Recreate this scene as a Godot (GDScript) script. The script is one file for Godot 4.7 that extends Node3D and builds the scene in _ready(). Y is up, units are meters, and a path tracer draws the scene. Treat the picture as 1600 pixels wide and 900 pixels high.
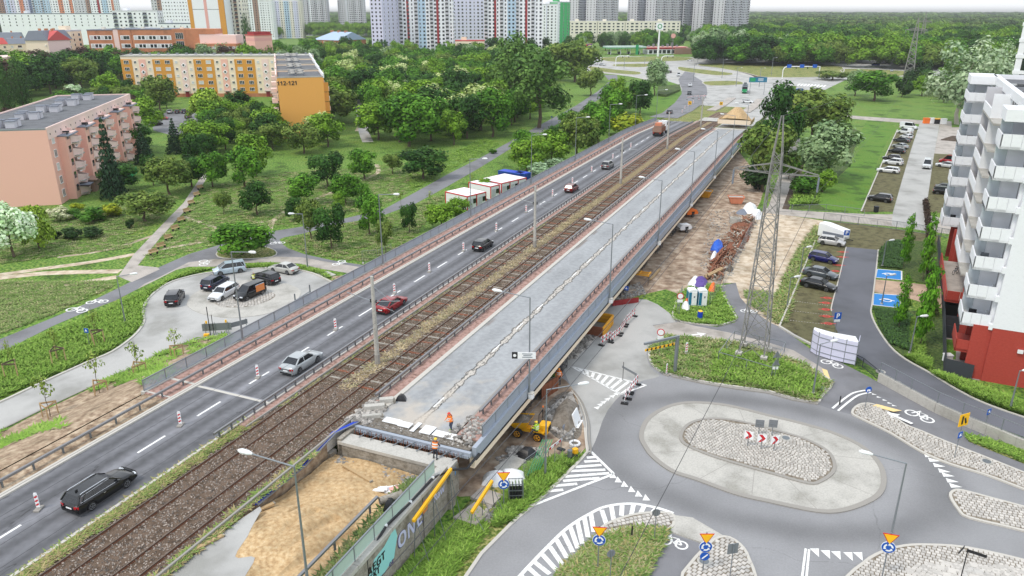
extends Node3D
# An overcast spring day over a tram viaduct under repair. Metres, y up; the street level is 0 and the viaduct deck 4 above it.
var M:={}
var MC:={}
const AX:=.403171
var DS:=W(sin(AX),0,-cos(AX))
var DT:=W(cos(AX),0,sin(AX))
var rng:=RandomNumberGenerator.new()
func _ready():
	var cam:=Camera3D.new()
	cam.name="camera"
	add_child(cam)
	cam.position=W(0,36,0)
	cam.rotation=W(-.353247,0,0)
	cam.fov=41.747
	cam.near=.5
	cam.far=9000.0
	cam.current=true
	var sk:=ProceduralSkyMaterial.new()
	sk.sky_top_color=Color(.84,.88,.93)
	sk.sky_horizon_color=Color(.985,.985,.985)
	sk.sky_curve=.25
	sk.ground_horizon_color=Color(.86,.87,.86)
	sk.ground_bottom_color=Color(.35,.37,.33)
	sk.sky_cover=ntex(5,.006,[Color(0,0,0,0),Color(.5,.5,.52,.06),Color(.8,.8,.8,.1)],512)
	var sky:=Sky.new()
	sky.sky_material=sk
	var env:=Environment.new()
	env.background_mode=Environment.BG_SKY
	env.sky=sky
	env.background_energy_multiplier=1.0
	env.tonemap_mode=Environment.TONE_MAPPER_LINEAR
	env.tonemap_exposure=1.5
	env.sdfgi_enabled=true
	env.ssao_enabled=true
	env.ssil_enabled=true
	env.fog_enabled=true
	env.fog_light_color=Color(.97,.98,1.0)
	env.fog_density=.0001
	var we:=WorldEnvironment.new()
	we.name="world_environment"
	we.environment=env
	add_child(we)
	var sun:=DirectionalLight3D.new()
	sun.name="sun"
	sun.light_energy=.42
	sun.light_color=Color(1.0,.96,.9)
	sun.light_angular_distance=12.0
	sun.shadow_enabled=true
	sun.sky_mode=DirectionalLight3D.SKY_MODE_LIGHT_ONLY
	add_child(sun)
	sun.look_at_from_position(W(-34,66,26),Vector3.ZERO)
	rng.seed=20240517
	materials()
	ground()
	junction()
	viaduct()
	buildings()
	trees()
	vehicles()
	street_things()
	site_things()
	people()
# ---------------------------------------------------------------- helpers
func V(x:float,z:float)->Vector2:
	return Vector2(x,z)
func Q(a:Array)->Array:
	var r:=[]
	for i in range(0,a.size(),2):r.append(V(a[i],a[i+1]))
	return r
func W(x:float,y:float,z:float)->Vector3:
	return Vector3(x,y,z)
func B(s:float,t:float,y:float)->Vector3:
	return DS*s+DT*t+W(0,y,0)
func B2(s:float,t:float)->Vector2:
	var p:=B(s,t,0)
	return V(p.x,p.z)
func up3(p:Vector2,y:=.0)->Vector3:
	return W(p.x,y,p.y)
func road_y(s:float)->float:
	return 4.0 if s<205.0 else maxf(.0,4.0*(1.0-(s-205.0)/110.0))
class G:
	var v:=PackedVector3Array()
	var n:=PackedVector3Array()
	var c:=PackedColorArray()
	var uv:=PackedVector2Array()
	var col:=Color.WHITE
	var use_uv:=false
	func tri(a:Vector3,b:Vector3,d:Vector3)->void:
		var m:=(d-a).cross(b-a).normalized()
		v.append(a); v.append(b); v.append(d)
		n.append(m); n.append(m); n.append(m)
		c.append(col); c.append(col); c.append(col)
	func quad(a:Vector3,b:Vector3,d:Vector3,e:Vector3)->void:
		tri(a,b,d)
		tri(a,d,e)
	func quv(a:Vector3,b:Vector3,d:Vector3,e:Vector3,r:=Rect2(0,0,1,1))->void:
		quad(a,b,d,e)
		var p:=r.position; var q:=r.end
		uv.append_array([Vector2(p.x,q.y),Vector2(q.x,q.y),Vector2(q.x,p.y),Vector2(p.x,q.y),Vector2(q.x,p.y),Vector2(p.x,p.y)])
		use_uv=true
	func out(ce:Vector3,a:Vector3,b:Vector3,d:Vector3,e:Vector3)->void:
		if(d-a).cross(b-a).dot((a+b+d+e)/4.0-ce)<.0:
			quad(a,e,d,b)
		else:
			quad(a,b,d,e)
	func box(ce:Vector3,sz:Vector3,bs:=Basis())->void:
		var x:=bs.x*sz.x/2.0; var y:=bs.y*sz.y/2.0; var z:=bs.z*sz.z/2.0
		out(ce,ce+x-y-z,ce+x+y-z,ce+x+y+z,ce+x-y+z)
		out(ce,ce-x-y-z,ce-x+y-z,ce-x+y+z,ce-x-y+z)
		out(ce,ce+y-x-z,ce+y+x-z,ce+y+x+z,ce+y-x+z)
		out(ce,ce-y-x-z,ce-y+x-z,ce-y+x+z,ce-y-x+z)
		out(ce,ce+z-x-y,ce+z+x-y,ce+z+x+y,ce+z-x+y)
		out(ce,ce-z-x-y,ce-z+x-y,ce-z+x+y,ce-z-x+y)
	func bar(a:Vector3,b:Vector3,w:float,h:=-1.0)->void:
		var d:=b-a
		var f:=d.normalized()
		var s:=f.cross(Vector3.UP if absf(f.y)<.95 else Vector3.RIGHT).normalized()
		box((a+b)/2.0,Vector3(w,h if h>.0 else w,d.length()),Basis(s,s.cross(f).normalized(),f))
	func tube(a:Vector3,b:Vector3,r0:float,r1:float,k:=8,caps:=true)->void:
		var f:=(b-a).normalized()
		var s:=f.cross(Vector3.UP if absf(f.y)<.95 else Vector3.RIGHT).normalized()
		var t:=s.cross(f)
		for i in k:
			var a0:=TAU*i/k; var a1:=TAU*(i+1)/k
			var d0:=s*cos(a0)+t*sin(a0); var d1:=s*cos(a1)+t*sin(a1)
			out((a+b)/2.0,a+d0*r0,a+d1*r0,b+d1*r1,b+d0*r1)
			if caps:
				if r0>.001:out((a+b)/2.0,a,a+d0*r0,a+d1*r0,a)
				if r1>.001:out((a+b)/2.0,b,b+d0*r1,b+d1*r1,b)
	func path(p:Array,r:float,k:=6)->void:
		for i in p.size()-1:
			tube(p[i],p[i+1],r,r,k)
	func prism(poly:PackedVector2Array,y0:float,y1:float,bottom:=true)->void:
		var ix:=Geometry2D.triangulate_polygon(poly)
		for i in range(0,ix.size(),3):
			var a:=poly[ix[i]]; var b:=poly[ix[i+1]]; var d:=poly[ix[i+2]]
			var A:=Vector3(a.x,y1,a.y); var Bv:=Vector3(b.x,y1,b.y); var D:=Vector3(d.x,y1,d.y)
			if(D-A).cross(Bv-A).y<.0:tri(A,D,Bv)
			else:tri(A,Bv,D)
			if bottom:
				tri(Vector3(a.x,y0,a.y),Vector3(b.x,y0,b.y),Vector3(d.x,y0,d.y))
		var cw:=Geometry2D.is_polygon_clockwise(poly)
		for i in poly.size():
			var a:=poly[i]; var b:=poly[(i+1)%poly.size()]
			var p0:=Vector3(a.x,y0,a.y); var p1:=Vector3(b.x,y0,b.y); var p2:=Vector3(b.x,y1,b.y); var p3:=Vector3(a.x,y1,a.y)
			if cw:quad(p0,p3,p2,p1)
			else:quad(p0,p1,p2,p3)
	func mesh()->ArrayMesh:
		var ar:=[]
		ar.resize(Mesh.ARRAY_MAX)
		ar[Mesh.ARRAY_VERTEX]=v
		ar[Mesh.ARRAY_NORMAL]=n
		ar[Mesh.ARRAY_COLOR]=c
		if use_uv and uv.size()==v.size():ar[Mesh.ARRAY_TEX_UV]=uv
		var m:=ArrayMesh.new()
		if v.size():m.add_surface_from_arrays(Mesh.PRIMITIVE_TRIANGLES,ar)
		return m
func put(parent:Node,called:String,mesh:Mesh,m:Material,at:=Vector3.ZERO,rot:=Vector3.ZERO)->MeshInstance3D:
	var o:=MeshInstance3D.new()
	o.name=called
	o.mesh=mesh
	o.material_override=m
	o.position=at
	o.rotation=rot
	parent.add_child(o,true)
	return o
func thing(called:String,label:String,category:String,at:=Vector3.ZERO,yaw:=.0,group:="")->Node3D:
	var o:=Node3D.new()
	o.name=called
	add_child(o,true)
	o.position=at
	o.rotation.y=yaw
	tag(o,label,category,group)
	return o
func tag(o:Node,label:String,category:="",group:="")->Node:
	o.set_meta("label",label)
	if category:o.set_meta("category",category)
	if group:o.set_meta("group",group)
	return o
func kind(o:Node,k:="structure")->Node:
	o.set_meta("kind",k)
	return o
func clone(o:Node3D,label:String,at:Vector3,yaw:float)->Node3D:
	var r:Node3D=o.duplicate()
	r.name=o.name
	add_child(r,true)
	r.position=at
	r.rotation.y=yaw
	r.set_meta("label",label)
	return r
func bx(w:float,h:float,d:float)->Mesh:
	var key:="b%.3f_%.3f_%.3f"%[w,h,d]
	if not MC.has(key):
		var g:=G.new()
		var k:=minf(minf(w,h),d)*.12
		k=minf(k,.05)
		# a box with its long edges taken off
		var xs:=[V(w/2-k,-d/2),V(w/2,-d/2+k),V(w/2,d/2-k),V(w/2-k,d/2),V(-w/2+k,d/2),V(-w/2,d/2-k),V(-w/2,-d/2+k),V(-w/2+k,-d/2)]
		g.prism(PackedVector2Array(xs),-h/2,h/2)
		MC[key]=g.mesh()
	return MC[key]
func cy(r0:float,r1:float,h:float,k:=10)->Mesh:
	var key:="c%.3f_%.3f_%.3f_%d"%[r0,r1,h,k]
	if not MC.has(key):
		var g:=G.new()
		g.tube(Vector3.ZERO,W(0,h,0),r0,r1,k)
		MC[key]=g.mesh()
	return MC[key]
func sm(p:Array,closed:=true,k:=5)->PackedVector2Array:
	var out:=PackedVector2Array()
	var n:=p.size()
	for i in(n if closed else n-1):
		var a:Vector2=p[(i-1+n)%n]if closed or i>0 else p[0]
		var b:Vector2=p[i]
		var c:Vector2=p[(i+1)%n]
		var d:Vector2=p[(i+2)%n]if closed or i+2<n else p[n-1]
		for j in k:
			out.append(b.cubic_interpolate(c,a,d,float(j)/k))
	if not closed:out.append(p[n-1])
	return out
func sheet(called:String,p,y:float,m:Material,parent:Node=null)->MeshInstance3D:
	var poly:=PackedVector2Array(p)
	var g:=G.new()
	var ix:=Geometry2D.triangulate_polygon(poly)
	for i in range(0,ix.size(),3):
		var a:=up3(poly[ix[i]],y); var b:=up3(poly[ix[i+1]],y); var d:=up3(poly[ix[i+2]],y)
		if(d-a).cross(b-a).y<.0:g.tri(a,d,b)
		else:g.tri(a,b,d)
	for q in g.v:g.uv.append(V(q.x,q.z))
	g.use_uv=true
	if ix.is_empty():print("sheet not triangulated: ",called,poly.size())
	var o:=put(self if parent==null else parent,called,g.mesh(),m)
	if parent==null:kind(o)
	return o
func slab(called:String,p,y0:float,y1:float,m:Material,parent:Node=null)->MeshInstance3D:
	var g:=G.new()
	g.prism(PackedVector2Array(p),y0,y1)
	var o:=put(self if parent==null else parent,called,g.mesh(),m)
	if parent==null:kind(o)
	return o
func strip_g(g:G,p:PackedVector2Array,w:float,y:float,closed:=false)->void:
	var n:=p.size()
	var l:=PackedVector2Array(); var r:=PackedVector2Array()
	for i in n:
		var a:=p[(i-1+n)%n]if closed or i>0 else p[i]
		var b:=p[(i+1)%n]if closed or i<n-1 else p[i]
		var d:=(b-a).normalized().orthogonal()*w/2.0
		l.append(p[i]+d); r.append(p[i]-d)
	for i in(n if closed else n-1):
		var j:=(i+1)%n
		var a:=up3(l[i],y); var b:=up3(l[j],y); var c:=up3(r[j],y); var d:=up3(r[i],y)
		if(c-a).cross(b-a).y<.0:g.quad(a,d,c,b)
		else:g.quad(a,b,c,d)
func strip(called:String,p,w:float,y:float,m:Material,closed:=false,parent:Node=null)->MeshInstance3D:
	var g:=G.new()
	strip_g(g,PackedVector2Array(p),w,y,closed)
	for q in g.v:g.uv.append(V(q.x,q.z))
	g.use_uv=true
	var o:=put(self if parent==null else parent,called,g.mesh(),m)
	if parent==null:kind(o)
	return o
func kerb(called:String,p,w:float,y0:float,y1:float,m:Material,closed:=false,parent:Node=null)->MeshInstance3D:
	var q:=PackedVector2Array(p)
	var n:=q.size()
	var g:=G.new()
	var L:=[]
	for i in n:
		var a:=q[(i-1+n)%n]if closed or i>0 else q[i]
		var b:=q[(i+1)%n]if closed or i<n-1 else q[i]
		L.append((b-a).normalized().orthogonal()*w/2.0)
	for i in(n if closed else n-1):
		var j:=(i+1)%n
		var c:=up3((q[i]+q[j])/2.0,(y0+y1)/2.0)
		var s:=[up3(q[i]+L[i],y0),up3(q[i]+L[i],y1),up3(q[i]-L[i],y1),up3(q[i]-L[i],y0)]
		var e:=[up3(q[j]+L[j],y0),up3(q[j]+L[j],y1),up3(q[j]-L[j],y1),up3(q[j]-L[j],y0)]
		for k in 3:g.out(c,s[k],s[k+1],e[k+1],e[k])
	var o:=put(self if parent==null else parent,called,g.mesh(),m)
	if parent==null:kind(o)
	return o
func multi(called:String,mesh:Mesh,m:Material,xf:Array,cols:Array=[],parent:Node=null,k:="stuff")->MultiMeshInstance3D:
	var mm:=MultiMesh.new()
	mm.transform_format=MultiMesh.TRANSFORM_3D
	mm.use_colors=cols.size()>0
	mm.mesh=mesh
	mm.instance_count=xf.size()
	for i in xf.size():
		mm.set_instance_transform(i,xf[i])
		if cols.size():mm.set_instance_color(i,cols[i])
	var o:=MultiMeshInstance3D.new()
	o.name=called
	o.multimesh=mm
	o.material_override=m
	(self if parent==null else parent).add_child(o,true)
	if k:o.set_meta("kind",k)
	return o
func inside(p:Vector2,poly)->bool:
	return Geometry2D.is_point_in_polygon(p,PackedVector2Array(poly))
func scatter(poly,n:int)->Array:
	var q:=PackedVector2Array(poly)
	var r:=Rect2(q[0],Vector2.ZERO)
	for p in q:r=r.expand(p)
	var out:=[]
	var tries:=0
	while out.size()<n and tries<n*30:
		tries+=1
		var p:=V(rng.randf_range(r.position.x,r.end.x),rng.randf_range(r.position.y,r.end.y))
		if Geometry2D.is_point_in_polygon(p,q):out.append(p)
	return out
func text(parent:Node,called:String,s:String,size:float,m:Material,at:Vector3,rot:Vector3,bold:=true,depth:=.01)->MeshInstance3D:
	var t:=TextMesh.new()
	var f:=SystemFont.new()
	f.font_names=PackedStringArray(["Droid Sans"])
	if bold:f.font_weight=700
	t.font=f
	t.text=s
	t.font_size=64
	t.pixel_size=size/46.0
	t.depth=depth
	return put(parent,called,t,m,at,rot)
# ---------------------------------------------------------------- materials
func ntex(sd:int,freq:float,cols:Array,size:=512,type:=FastNoiseLite.TYPE_SIMPLEX_SMOOTH,oct:=5)->NoiseTexture2D:
	var n:=FastNoiseLite.new()
	n.seed=sd
	n.noise_type=type
	n.frequency=freq
	n.fractal_type=FastNoiseLite.FRACTAL_FBM
	n.fractal_octaves=oct
	n.fractal_gain=.6
	if type==FastNoiseLite.TYPE_CELLULAR:
		n.cellular_return_type=FastNoiseLite.RETURN_CELL_VALUE
		n.fractal_type=FastNoiseLite.FRACTAL_NONE
	var g:=Gradient.new()
	var off:=PackedFloat32Array()
	for i in cols.size():off.append(.12+.76*i/maxf(1.0,cols.size()-1.0))
	g.offsets=off
	g.colors=PackedColorArray(cols)
	var t:=NoiseTexture2D.new()
	t.width=size
	t.height=size
	t.seamless=true
	t.noise=n
	t.color_ramp=g
	return t
func col(r:int,g:int,b:int)->Color:
	return Color(r/255.0,g/255.0,b/255.0)
func sp(c:Color,d:float)->Array:
	return[c.darkened(d),c.darkened(d*.35),c,c.lightened(d*.3),c.lightened(d*.75)]
func plain(called:String,c:Color,rough:=.7,metal:=.0)->StandardMaterial3D:
	var m:=StandardMaterial3D.new()
	m.resource_name=called
	m.albedo_color=c
	m.roughness=rough
	m.metallic=metal
	m.cull_mode=BaseMaterial3D.CULL_DISABLED
	M[called]=m
	return m
func tex(called:String,cols:Array,tile:float,rough:float,sd:int,freq:=.02,stain:Texture2D=null,stile:=30.0,bump:=.0,bfreq:=.08,type:=FastNoiseLite.TYPE_SIMPLEX_SMOOTH)->StandardMaterial3D:
	var m:=plain(called,Color.WHITE,rough)
	m.albedo_texture=ntex(sd,freq,cols,512,type)
	m.uv1_triplanar=true
	m.uv1_world_triplanar=true
	m.uv1_scale=Vector3.ONE/tile
	if stain:
		m.detail_enabled=true
		m.detail_blend_mode=BaseMaterial3D.BLEND_MODE_MUL
		m.detail_uv_layer=BaseMaterial3D.DETAIL_UV_2
		m.detail_albedo=stain
		m.uv2_triplanar=true
		m.uv2_world_triplanar=true
		m.uv2_scale=Vector3.ONE/stile
	if bump>.0:
		m.heightmap_enabled=true
		m.heightmap_scale=bump
		m.heightmap_texture=ntex(sd+7,bfreq,[Color.BLACK,Color.WHITE],256)
	return m
func materials():
	var st:=ntex(91,.007,[Color(.84,.84,.83),Color(.94,.94,.94),Color.WHITE,Color.WHITE],512)
	var sg:=ntex(92,.01,[Color(.66,.72,.5),Color(.95,1.0,.9),Color(1,1,1),Color(1.0,.96,.78)],512)
	var wear:=ntex(93,.02,[Color(.68,.66,.63),Color(.88,.87,.85),Color.WHITE,Color.WHITE],512)
	tex("grass",[col(44,68,22),col(74,106,34),col(98,134,44),col(126,148,66),col(156,154,98)],9.0,.95,11,.03,sg,55.0,8.0)
	tex("lawn",[col(64,96,24),col(82,118,32),col(100,136,40),col(116,146,54)],7.0,.95,12,.04,sg,40.0,5.0)
	tex("rough_grass",[col(58,76,26),col(92,108,44),col(134,136,74),col(168,156,112),col(186,170,132)],6.0,.95,13,.025,sg,30.0,8.0)
	tex("undergrowth",[col(40,56,24),col(62,82,34),col(86,104,46),col(96,98,58)],8.0,.95,14,.03,sg,40.0,10.0)
	tex("asphalt",sp(col(142,143,146),.10),2.2,.85,15,.06,st,42.0,.4,.3)
	tex("new_asphalt",sp(col(104,106,114),.10),2.0,.85,16,.06,st,60.0,.3,.3)
	tex("path_asphalt",sp(col(126,126,130),.10),2.0,.88,17,.06,st,35.0,.3,.3)
	tex("pale_asphalt",sp(col(178,177,174),.08),2.5,.88,18,.05,st,36.0,.3,.3)
	tex("concrete",sp(col(186,183,176),.10),3.5,.9,19,.03,st,18.0,.4,.2)
	tex("old_concrete",sp(col(160,154,144),.22),3.0,.92,20,.025,wear,9.0,.8,.15)
	tex("pavement",sp(col(180,172,164),.16),1.2,.9,21,.09,st,14.0,.5,.3)
	tex("pink_brick",sp(col(176,142,132),.2),1.4,.92,22,.09,wear,7.0,.6,.3)
	tex("sett",sp(col(178,172,164),.2),1.0,.9,23,.12,st,8.0,.8,.3)
	tex("joint_sand",sp(col(140,130,116),.2),1.2,.95,24,.08,wear,5.0)
	tex("dirt",[col(126,104,84),col(156,134,112),col(182,162,138),col(200,184,160)],9.0,.97,25,.02,wear,26.0,6.0,.05)
	tex("wet_dirt",[col(122,102,84),col(152,130,110),col(176,157,137),col(198,182,164)],22.0,.93,26,.02,st,45.0,4.0,.03)
	tex("lot_sand",[col(168,146,122),col(190,172,148),col(206,190,168),col(216,203,184)],18.0,.97,27,.02,st,40.0,2.0,.05)
	tex("sand",[col(168,136,96),col(190,158,116),col(204,176,134),col(214,190,152)],5.0,.97,28,.02,st,16.0,5.0,.05)
	tex("mulch",sp(col(92,76,62),.3),1.5,.97,29,.08,wear,9.0,6.0,.1)
	tex("ballast",[col(92,74,60),col(124,102,84),col(148,126,108),col(176,158,142)],1.3,.95,30,.14,wear,11.0,7.0,.2)
	tex("dry_weeds",[col(116,98,72),col(150,130,96),col(178,160,122),col(140,138,86)],2.0,.97,31,.06,wear,6.0,7.0,.1)
	tex("rust",[col(84,46,30),col(118,68,44),col(146,88,58),col(108,74,58)],.8,.85,32,.05,null,1.0,1.0)
	tex("roof_felt",sp(col(104,106,110),.18),4.0,.95,33,.04,st,14.0,.5)
	tex("pink_render",sp(col(238,186,170),.05),3.0,.92,34,.03,null,1.0,.3)
	tex("rose_render",sp(col(236,208,200),.05),3.0,.92,35,.03,null,1.0)
	tex("cream_render",sp(col(240,222,198),.04),3.0,.92,36,.03,null,1.0)
	tex("ochre_render",sp(col(212,150,62),.06),3.0,.92,37,.03,null,1.0)
	tex("orange_render",sp(col(236,172,88),.05),3.0,.92,38,.03,null,1.0)
	tex("white_render",sp(col(232,234,238),.03),4.0,.85,39,.02,null,1.0)
	tex("red_render",sp(col(168,62,50),.07),4.0,.85,40,.03,null,1.0)
	tex("grey_panel",sp(col(190,184,182),.06),5.0,.9,41,.02,st,60.0)
	tex("school_brick",sp(col(196,130,92),.12),2.0,.92,42,.05,st,40.0)
	tex("bark",sp(col(96,82,66),.3),.8,.95,43,.06,null,1.0,2.0)
	tex("wood",[col(150,122,88),col(182,154,114),col(204,180,142)],.7,.85,44,.03,null,1.0,.5)
	tex("paving",sp(col(196,168,146),.10),.9,.9,45,.08,st,12.0,.4,.3)
	tex("grid_paving",[col(84,76,60),col(106,98,76),col(116,114,70),col(96,112,52)],3.0,.95,46,.05,wear,18.0,4.0)
	tex("rubble",[col(104,96,88),col(142,134,124),col(176,168,158)],1.5,.95,47,.1,wear,6.0,6.0,.12)
	tex("road_paint",sp(col(236,236,234),.05),1.5,.8,48,.06,wear,3.0)
	M.road_paint.detail_albedo=ntex(94,.03,[Color(.72,.72,.72),Color(.95,.95,.95),Color.WHITE,Color.WHITE,Color.WHITE],256)
	for a in[["kerb",col(192,188,180),.9],["kerb_dark",col(150,146,140),.9],["white_paint",col(236,238,240),.5],["plastic_white",col(235,236,238),.45],["black_rubber",col(28,28,30),.85],["dark",col(26,27,30),.8],
		["yellow",col(236,176,20),.5],["orange",col(236,116,34),.6],["sign_yellow",col(250,190,20),.45],["sign_blue",col(14,84,178),.4],["sign_red",col(200,24,36),.4],["red_trim",col(206,40,44),.5],["sign_back",col(120,124,128),.5],
		["tactile",col(232,204,146),.8],["blue_bay",col(44,132,206),.8],["red_mark",col(206,74,66),.8],["bright_blue",col(20,66,190),.45],["teal",col(22,112,146),.4],["green_trim",col(30,150,92),.5],["pale_green",col(178,198,190),.6],
		["tarp_blue",col(26,92,200),.5],["bag_black",col(30,30,34),.35],["hose",col(36,34,34),.6],["scaffold_yellow",col(224,160,40),.5],["container_blue",col(16,70,150),.5],["joint_blue",col(158,166,178),.45],["hedge_brown",col(62,50,46),.95],
		["facade_red",col(150,44,46),.8],["facade_blue",col(176,200,220),.85],["facade_lilac",col(206,206,226),.85],["facade_grey",col(196,196,202),.85],["facade_orange",col(206,132,100),.85],["facade_beige",col(226,220,206),.85],["facade_green",col(70,178,106),.85],["facade_brown",col(150,120,104),.85],["facade_pink",col(226,168,160),.85],["facade_white",col(234,236,240),.85],["red_roof",col(196,84,80),.8],["slate",col(120,126,138),.8],["metal_roof",col(164,186,208),.5],
		["frame_white",col(240,240,240),.5],["skin",col(206,156,126),.6],["glass_green",col(206,226,220),.25],["fence_dark",col(52,56,62),.8],["paint_black",col(30,30,34),.6],["graffiti_cyan",col(150,214,214),.7],["graffiti_blue",col(60,130,196),.7],["graffiti_violet",col(60,54,110),.7],["graffiti_orange",col(214,130,70),.7],["graffiti_lilac",col(196,198,226),.8],["purple",col(96,74,150),.7],["lamp_white",col(228,230,232),.3]]:
		plain(a[0],a[1],a[2])
	for a in[["galvanised",col(158,164,170),.45,.55],["steel",col(122,128,132),.5,.6],["lattice",col(136,134,132),.7,.2],["rail_steel",col(126,110,98),.35,.75],["guard",col(140,140,142),.5,.6],["scaffold",col(88,88,92),.6,.6],["chrome",col(220,222,226),.15,.95],["rim_metal",col(168,170,174),.3,.8],["wire",col(74,74,76),.6,.4]]:
		plain(a[0],a[1],a[2],a[3])
	M.galvanised.albedo_texture=ntex(97,.05,[Color(.82,.82,.82),Color.WHITE],128)
	var gl:=plain("glass",col(30,36,44),.08)
	gl.metallic_specular=.7
	var g2:=plain("car_glass",col(22,26,32),.06)
	g2.metallic_specular=.6
	var g3:=plain("clear_panel",col(214,224,230),.1)
	g3.transparency=BaseMaterial3D.TRANSPARENCY_ALPHA
	g3.albedo_color.a=.45
	var gm:=plain("mesh_fence",col(140,146,152),.5)
	gm.transparency=BaseMaterial3D.TRANSPARENCY_ALPHA
	gm.albedo_color.a=.16
	var lm:=plain("headlight",col(226,232,238),.1)
	lm.metallic_specular=.8
	plain("taillight",col(176,20,26),.2)
	var lf:=plain("leaf",Color.WHITE,.7)
	lf.vertex_color_use_as_albedo=true
	lf.backlight_enabled=true
	lf.backlight=Color(.5,.55,.35)
	lf.metallic_specular=.3
	var vc:=plain("tinted",Color.WHITE,.85)
	vc.vertex_color_use_as_albedo=true
	var tg:=plain("tuft",Color.WHITE,.9)
	tg.vertex_color_use_as_albedo=true
func paint(c:Color)->StandardMaterial3D:
	var key:="paint_"+c.to_html()
	if not M.has(key):
		var m:=plain(key,c,.28,.15)
		m.clearcoat_enabled=true
		m.clearcoat=.5
		m.clearcoat_roughness=.06
	return M[key]
# ---------------------------------------------------------------- ground, streets, paths
func island(called:String,pts:PackedVector2Array,top:Material,h:=.12,kw:=.22):
	kerb(called+"_kerb",pts,kw,-.02,h+.02,M.kerb,true)
	slab(called,pts,-.05,h,top)
func mark(called:String,pts:Array,m:Material=null,y:=.03):
	sheet(called,pts,y,m if m else M.road_paint)
func teeth(pts:Array,dir:Vector2,s:=.55,y:=.03):
	# give-way teeth, each a triangle that points along dir
	for p in pts:
		var o:=dir.orthogonal()
		mark("give_way_marking",[p-o*s*.55,p+o*s*.55,p+dir*s*1.5],null,y)
func ring_g(g:G,c:Vector2,r:float,w:float,y:float,sq:=1.0,ax:=Vector2.RIGHT):
	var q:=PackedVector2Array()
	for i in 18:
		var a:=TAU*i/18
		q.append(c+ax*cos(a)*r+ax.orthogonal()*sin(a)*r*sq)
	strip_g(g,q,w,y,true)
func bike_mark(c:Vector2,fwd:Vector2,s:float,y:=.035):
	var g:=G.new()
	var o:=fwd.orthogonal()
	ring_g(g,c-o*s*.42,s*.3,s*.1,y,1.0,fwd)
	ring_g(g,c+o*s*.42,s*.3,s*.1,y,1.0,fwd)
	strip_g(g,PackedVector2Array([c-o*s*.42,c-o*s*.18+fwd*s*.42,c+o*s*.24+fwd*s*.42,c,c-o*s*.18+fwd*s*.42]),s*.09,y+.002)
	strip_g(g,PackedVector2Array([c,c-o*s*.42]),s*.09,y+.003)
	strip_g(g,PackedVector2Array([c+o*s*.42,c+o*s*.24+fwd*s*.6]),s*.09,y+.003)
	kind(put(self,"bicycle_marking",g.mesh(),M.road_paint))
func arrow_mark(c:Vector2,fwd:Vector2,l:float,y:=.035):
	var o:=fwd.orthogonal()
	mark("arrow_marking",[c-fwd*l*.5-o*l*.07,c+fwd*l*.1-o*l*.07,c+fwd*l*.1-o*l*.24,c+fwd*l*.5,c+fwd*l*.1+o*l*.24,c+fwd*l*.1+o*l*.07,c-fwd*l*.5+o*l*.07],null,y)
func setts(called:String,poly,size:float,y:float,ang:float,ringed:=false,cen:=Vector2.ZERO):
	# stone setts, each a small block set proud of the sand between them
	var g:=G.new()
	g.prism(PackedVector2Array(Q([-.43,-.43,.43,-.43,.43,.43,-.43,.43])),-.5,.34,false)
	g.prism(PackedVector2Array(Q([-.34,-.34,.34,-.34,.34,.34,-.34,.34])),.3,.42,false)
	var q:=PackedVector2Array(poly)
	var c:=Vector2.ZERO
	for p in q:c+=p/q.size()
	var ux:=Vector2.from_angle(ang)
	var uy:=ux.orthogonal()
	var lo:=V(1e9,1e9); var hi:=-lo
	for p in q:
		var l:=V((p-c).dot(ux),(p-c).dot(uy))
		lo=lo.min(l); hi=hi.max(l)
	var xf:=[]
	var cols:=[]
	var r:=0
	var yy:=lo.y
	while yy<hi.y:
		var x:=lo.x+(size*.5 if r%2 else .0)
		while x<hi.x:
			var p:=c+ux*x+uy*(yy+(sin((x-lo.x)*1.1)*.25 if ringed else .0))
			if Geometry2D.is_point_in_polygon(p,q):
				xf.append(Transform3D(Basis(Vector3.UP,-ang+rng.randf_range(-.08,.08)).scaled(W(size,.09,size*rng.randf_range(.9,1.05))),up3(p,y+rng.randf_range(-.008,.008))))
				var t:=rng.randf_range(.72,1.06)
				cols.append(Color(.56*t,.53*t,.49*t))
			x+=size*rng.randf_range(1.0,1.12)
		yy+=size*1.04
		r+=1
	multi(called,g.mesh(),M.tinted,xf,cols)
func tufts(called:String,poly,n:int,h:float,cols:Array,y:=.0,wide:=.25):
	var g:=G.new()
	for k in 9:
		var a:=TAU*k/9.0+.3*(k%3)
		var d:=W(cos(a),0,sin(a))
		var o:=W(-sin(a),0,cos(a))*.09
		var b:=d*(.12+.1*(k%3))
		g.tri(b-o*1.6,b+o*1.6,d*(.75+.25*(k%2))+W(0,.4+.25*((k*7)%4)/3.0,0))
	var xf:=[]
	var tc:=[]
	for p in scatter(poly,n):
		var s:=rng.randf_range(.6,1.5)
		xf.append(Transform3D(Basis(Vector3.UP,rng.randf()*TAU).scaled(W(wide*2.0*s,h*s,wide*2.0*s)),up3(p,y)))
		var c:Color=cols[rng.randi()%cols.size()]
		tc.append(c*rng.randf_range(.8,1.2))
	multi(called,g.mesh(),M.tuft,xf,tc)
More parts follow.
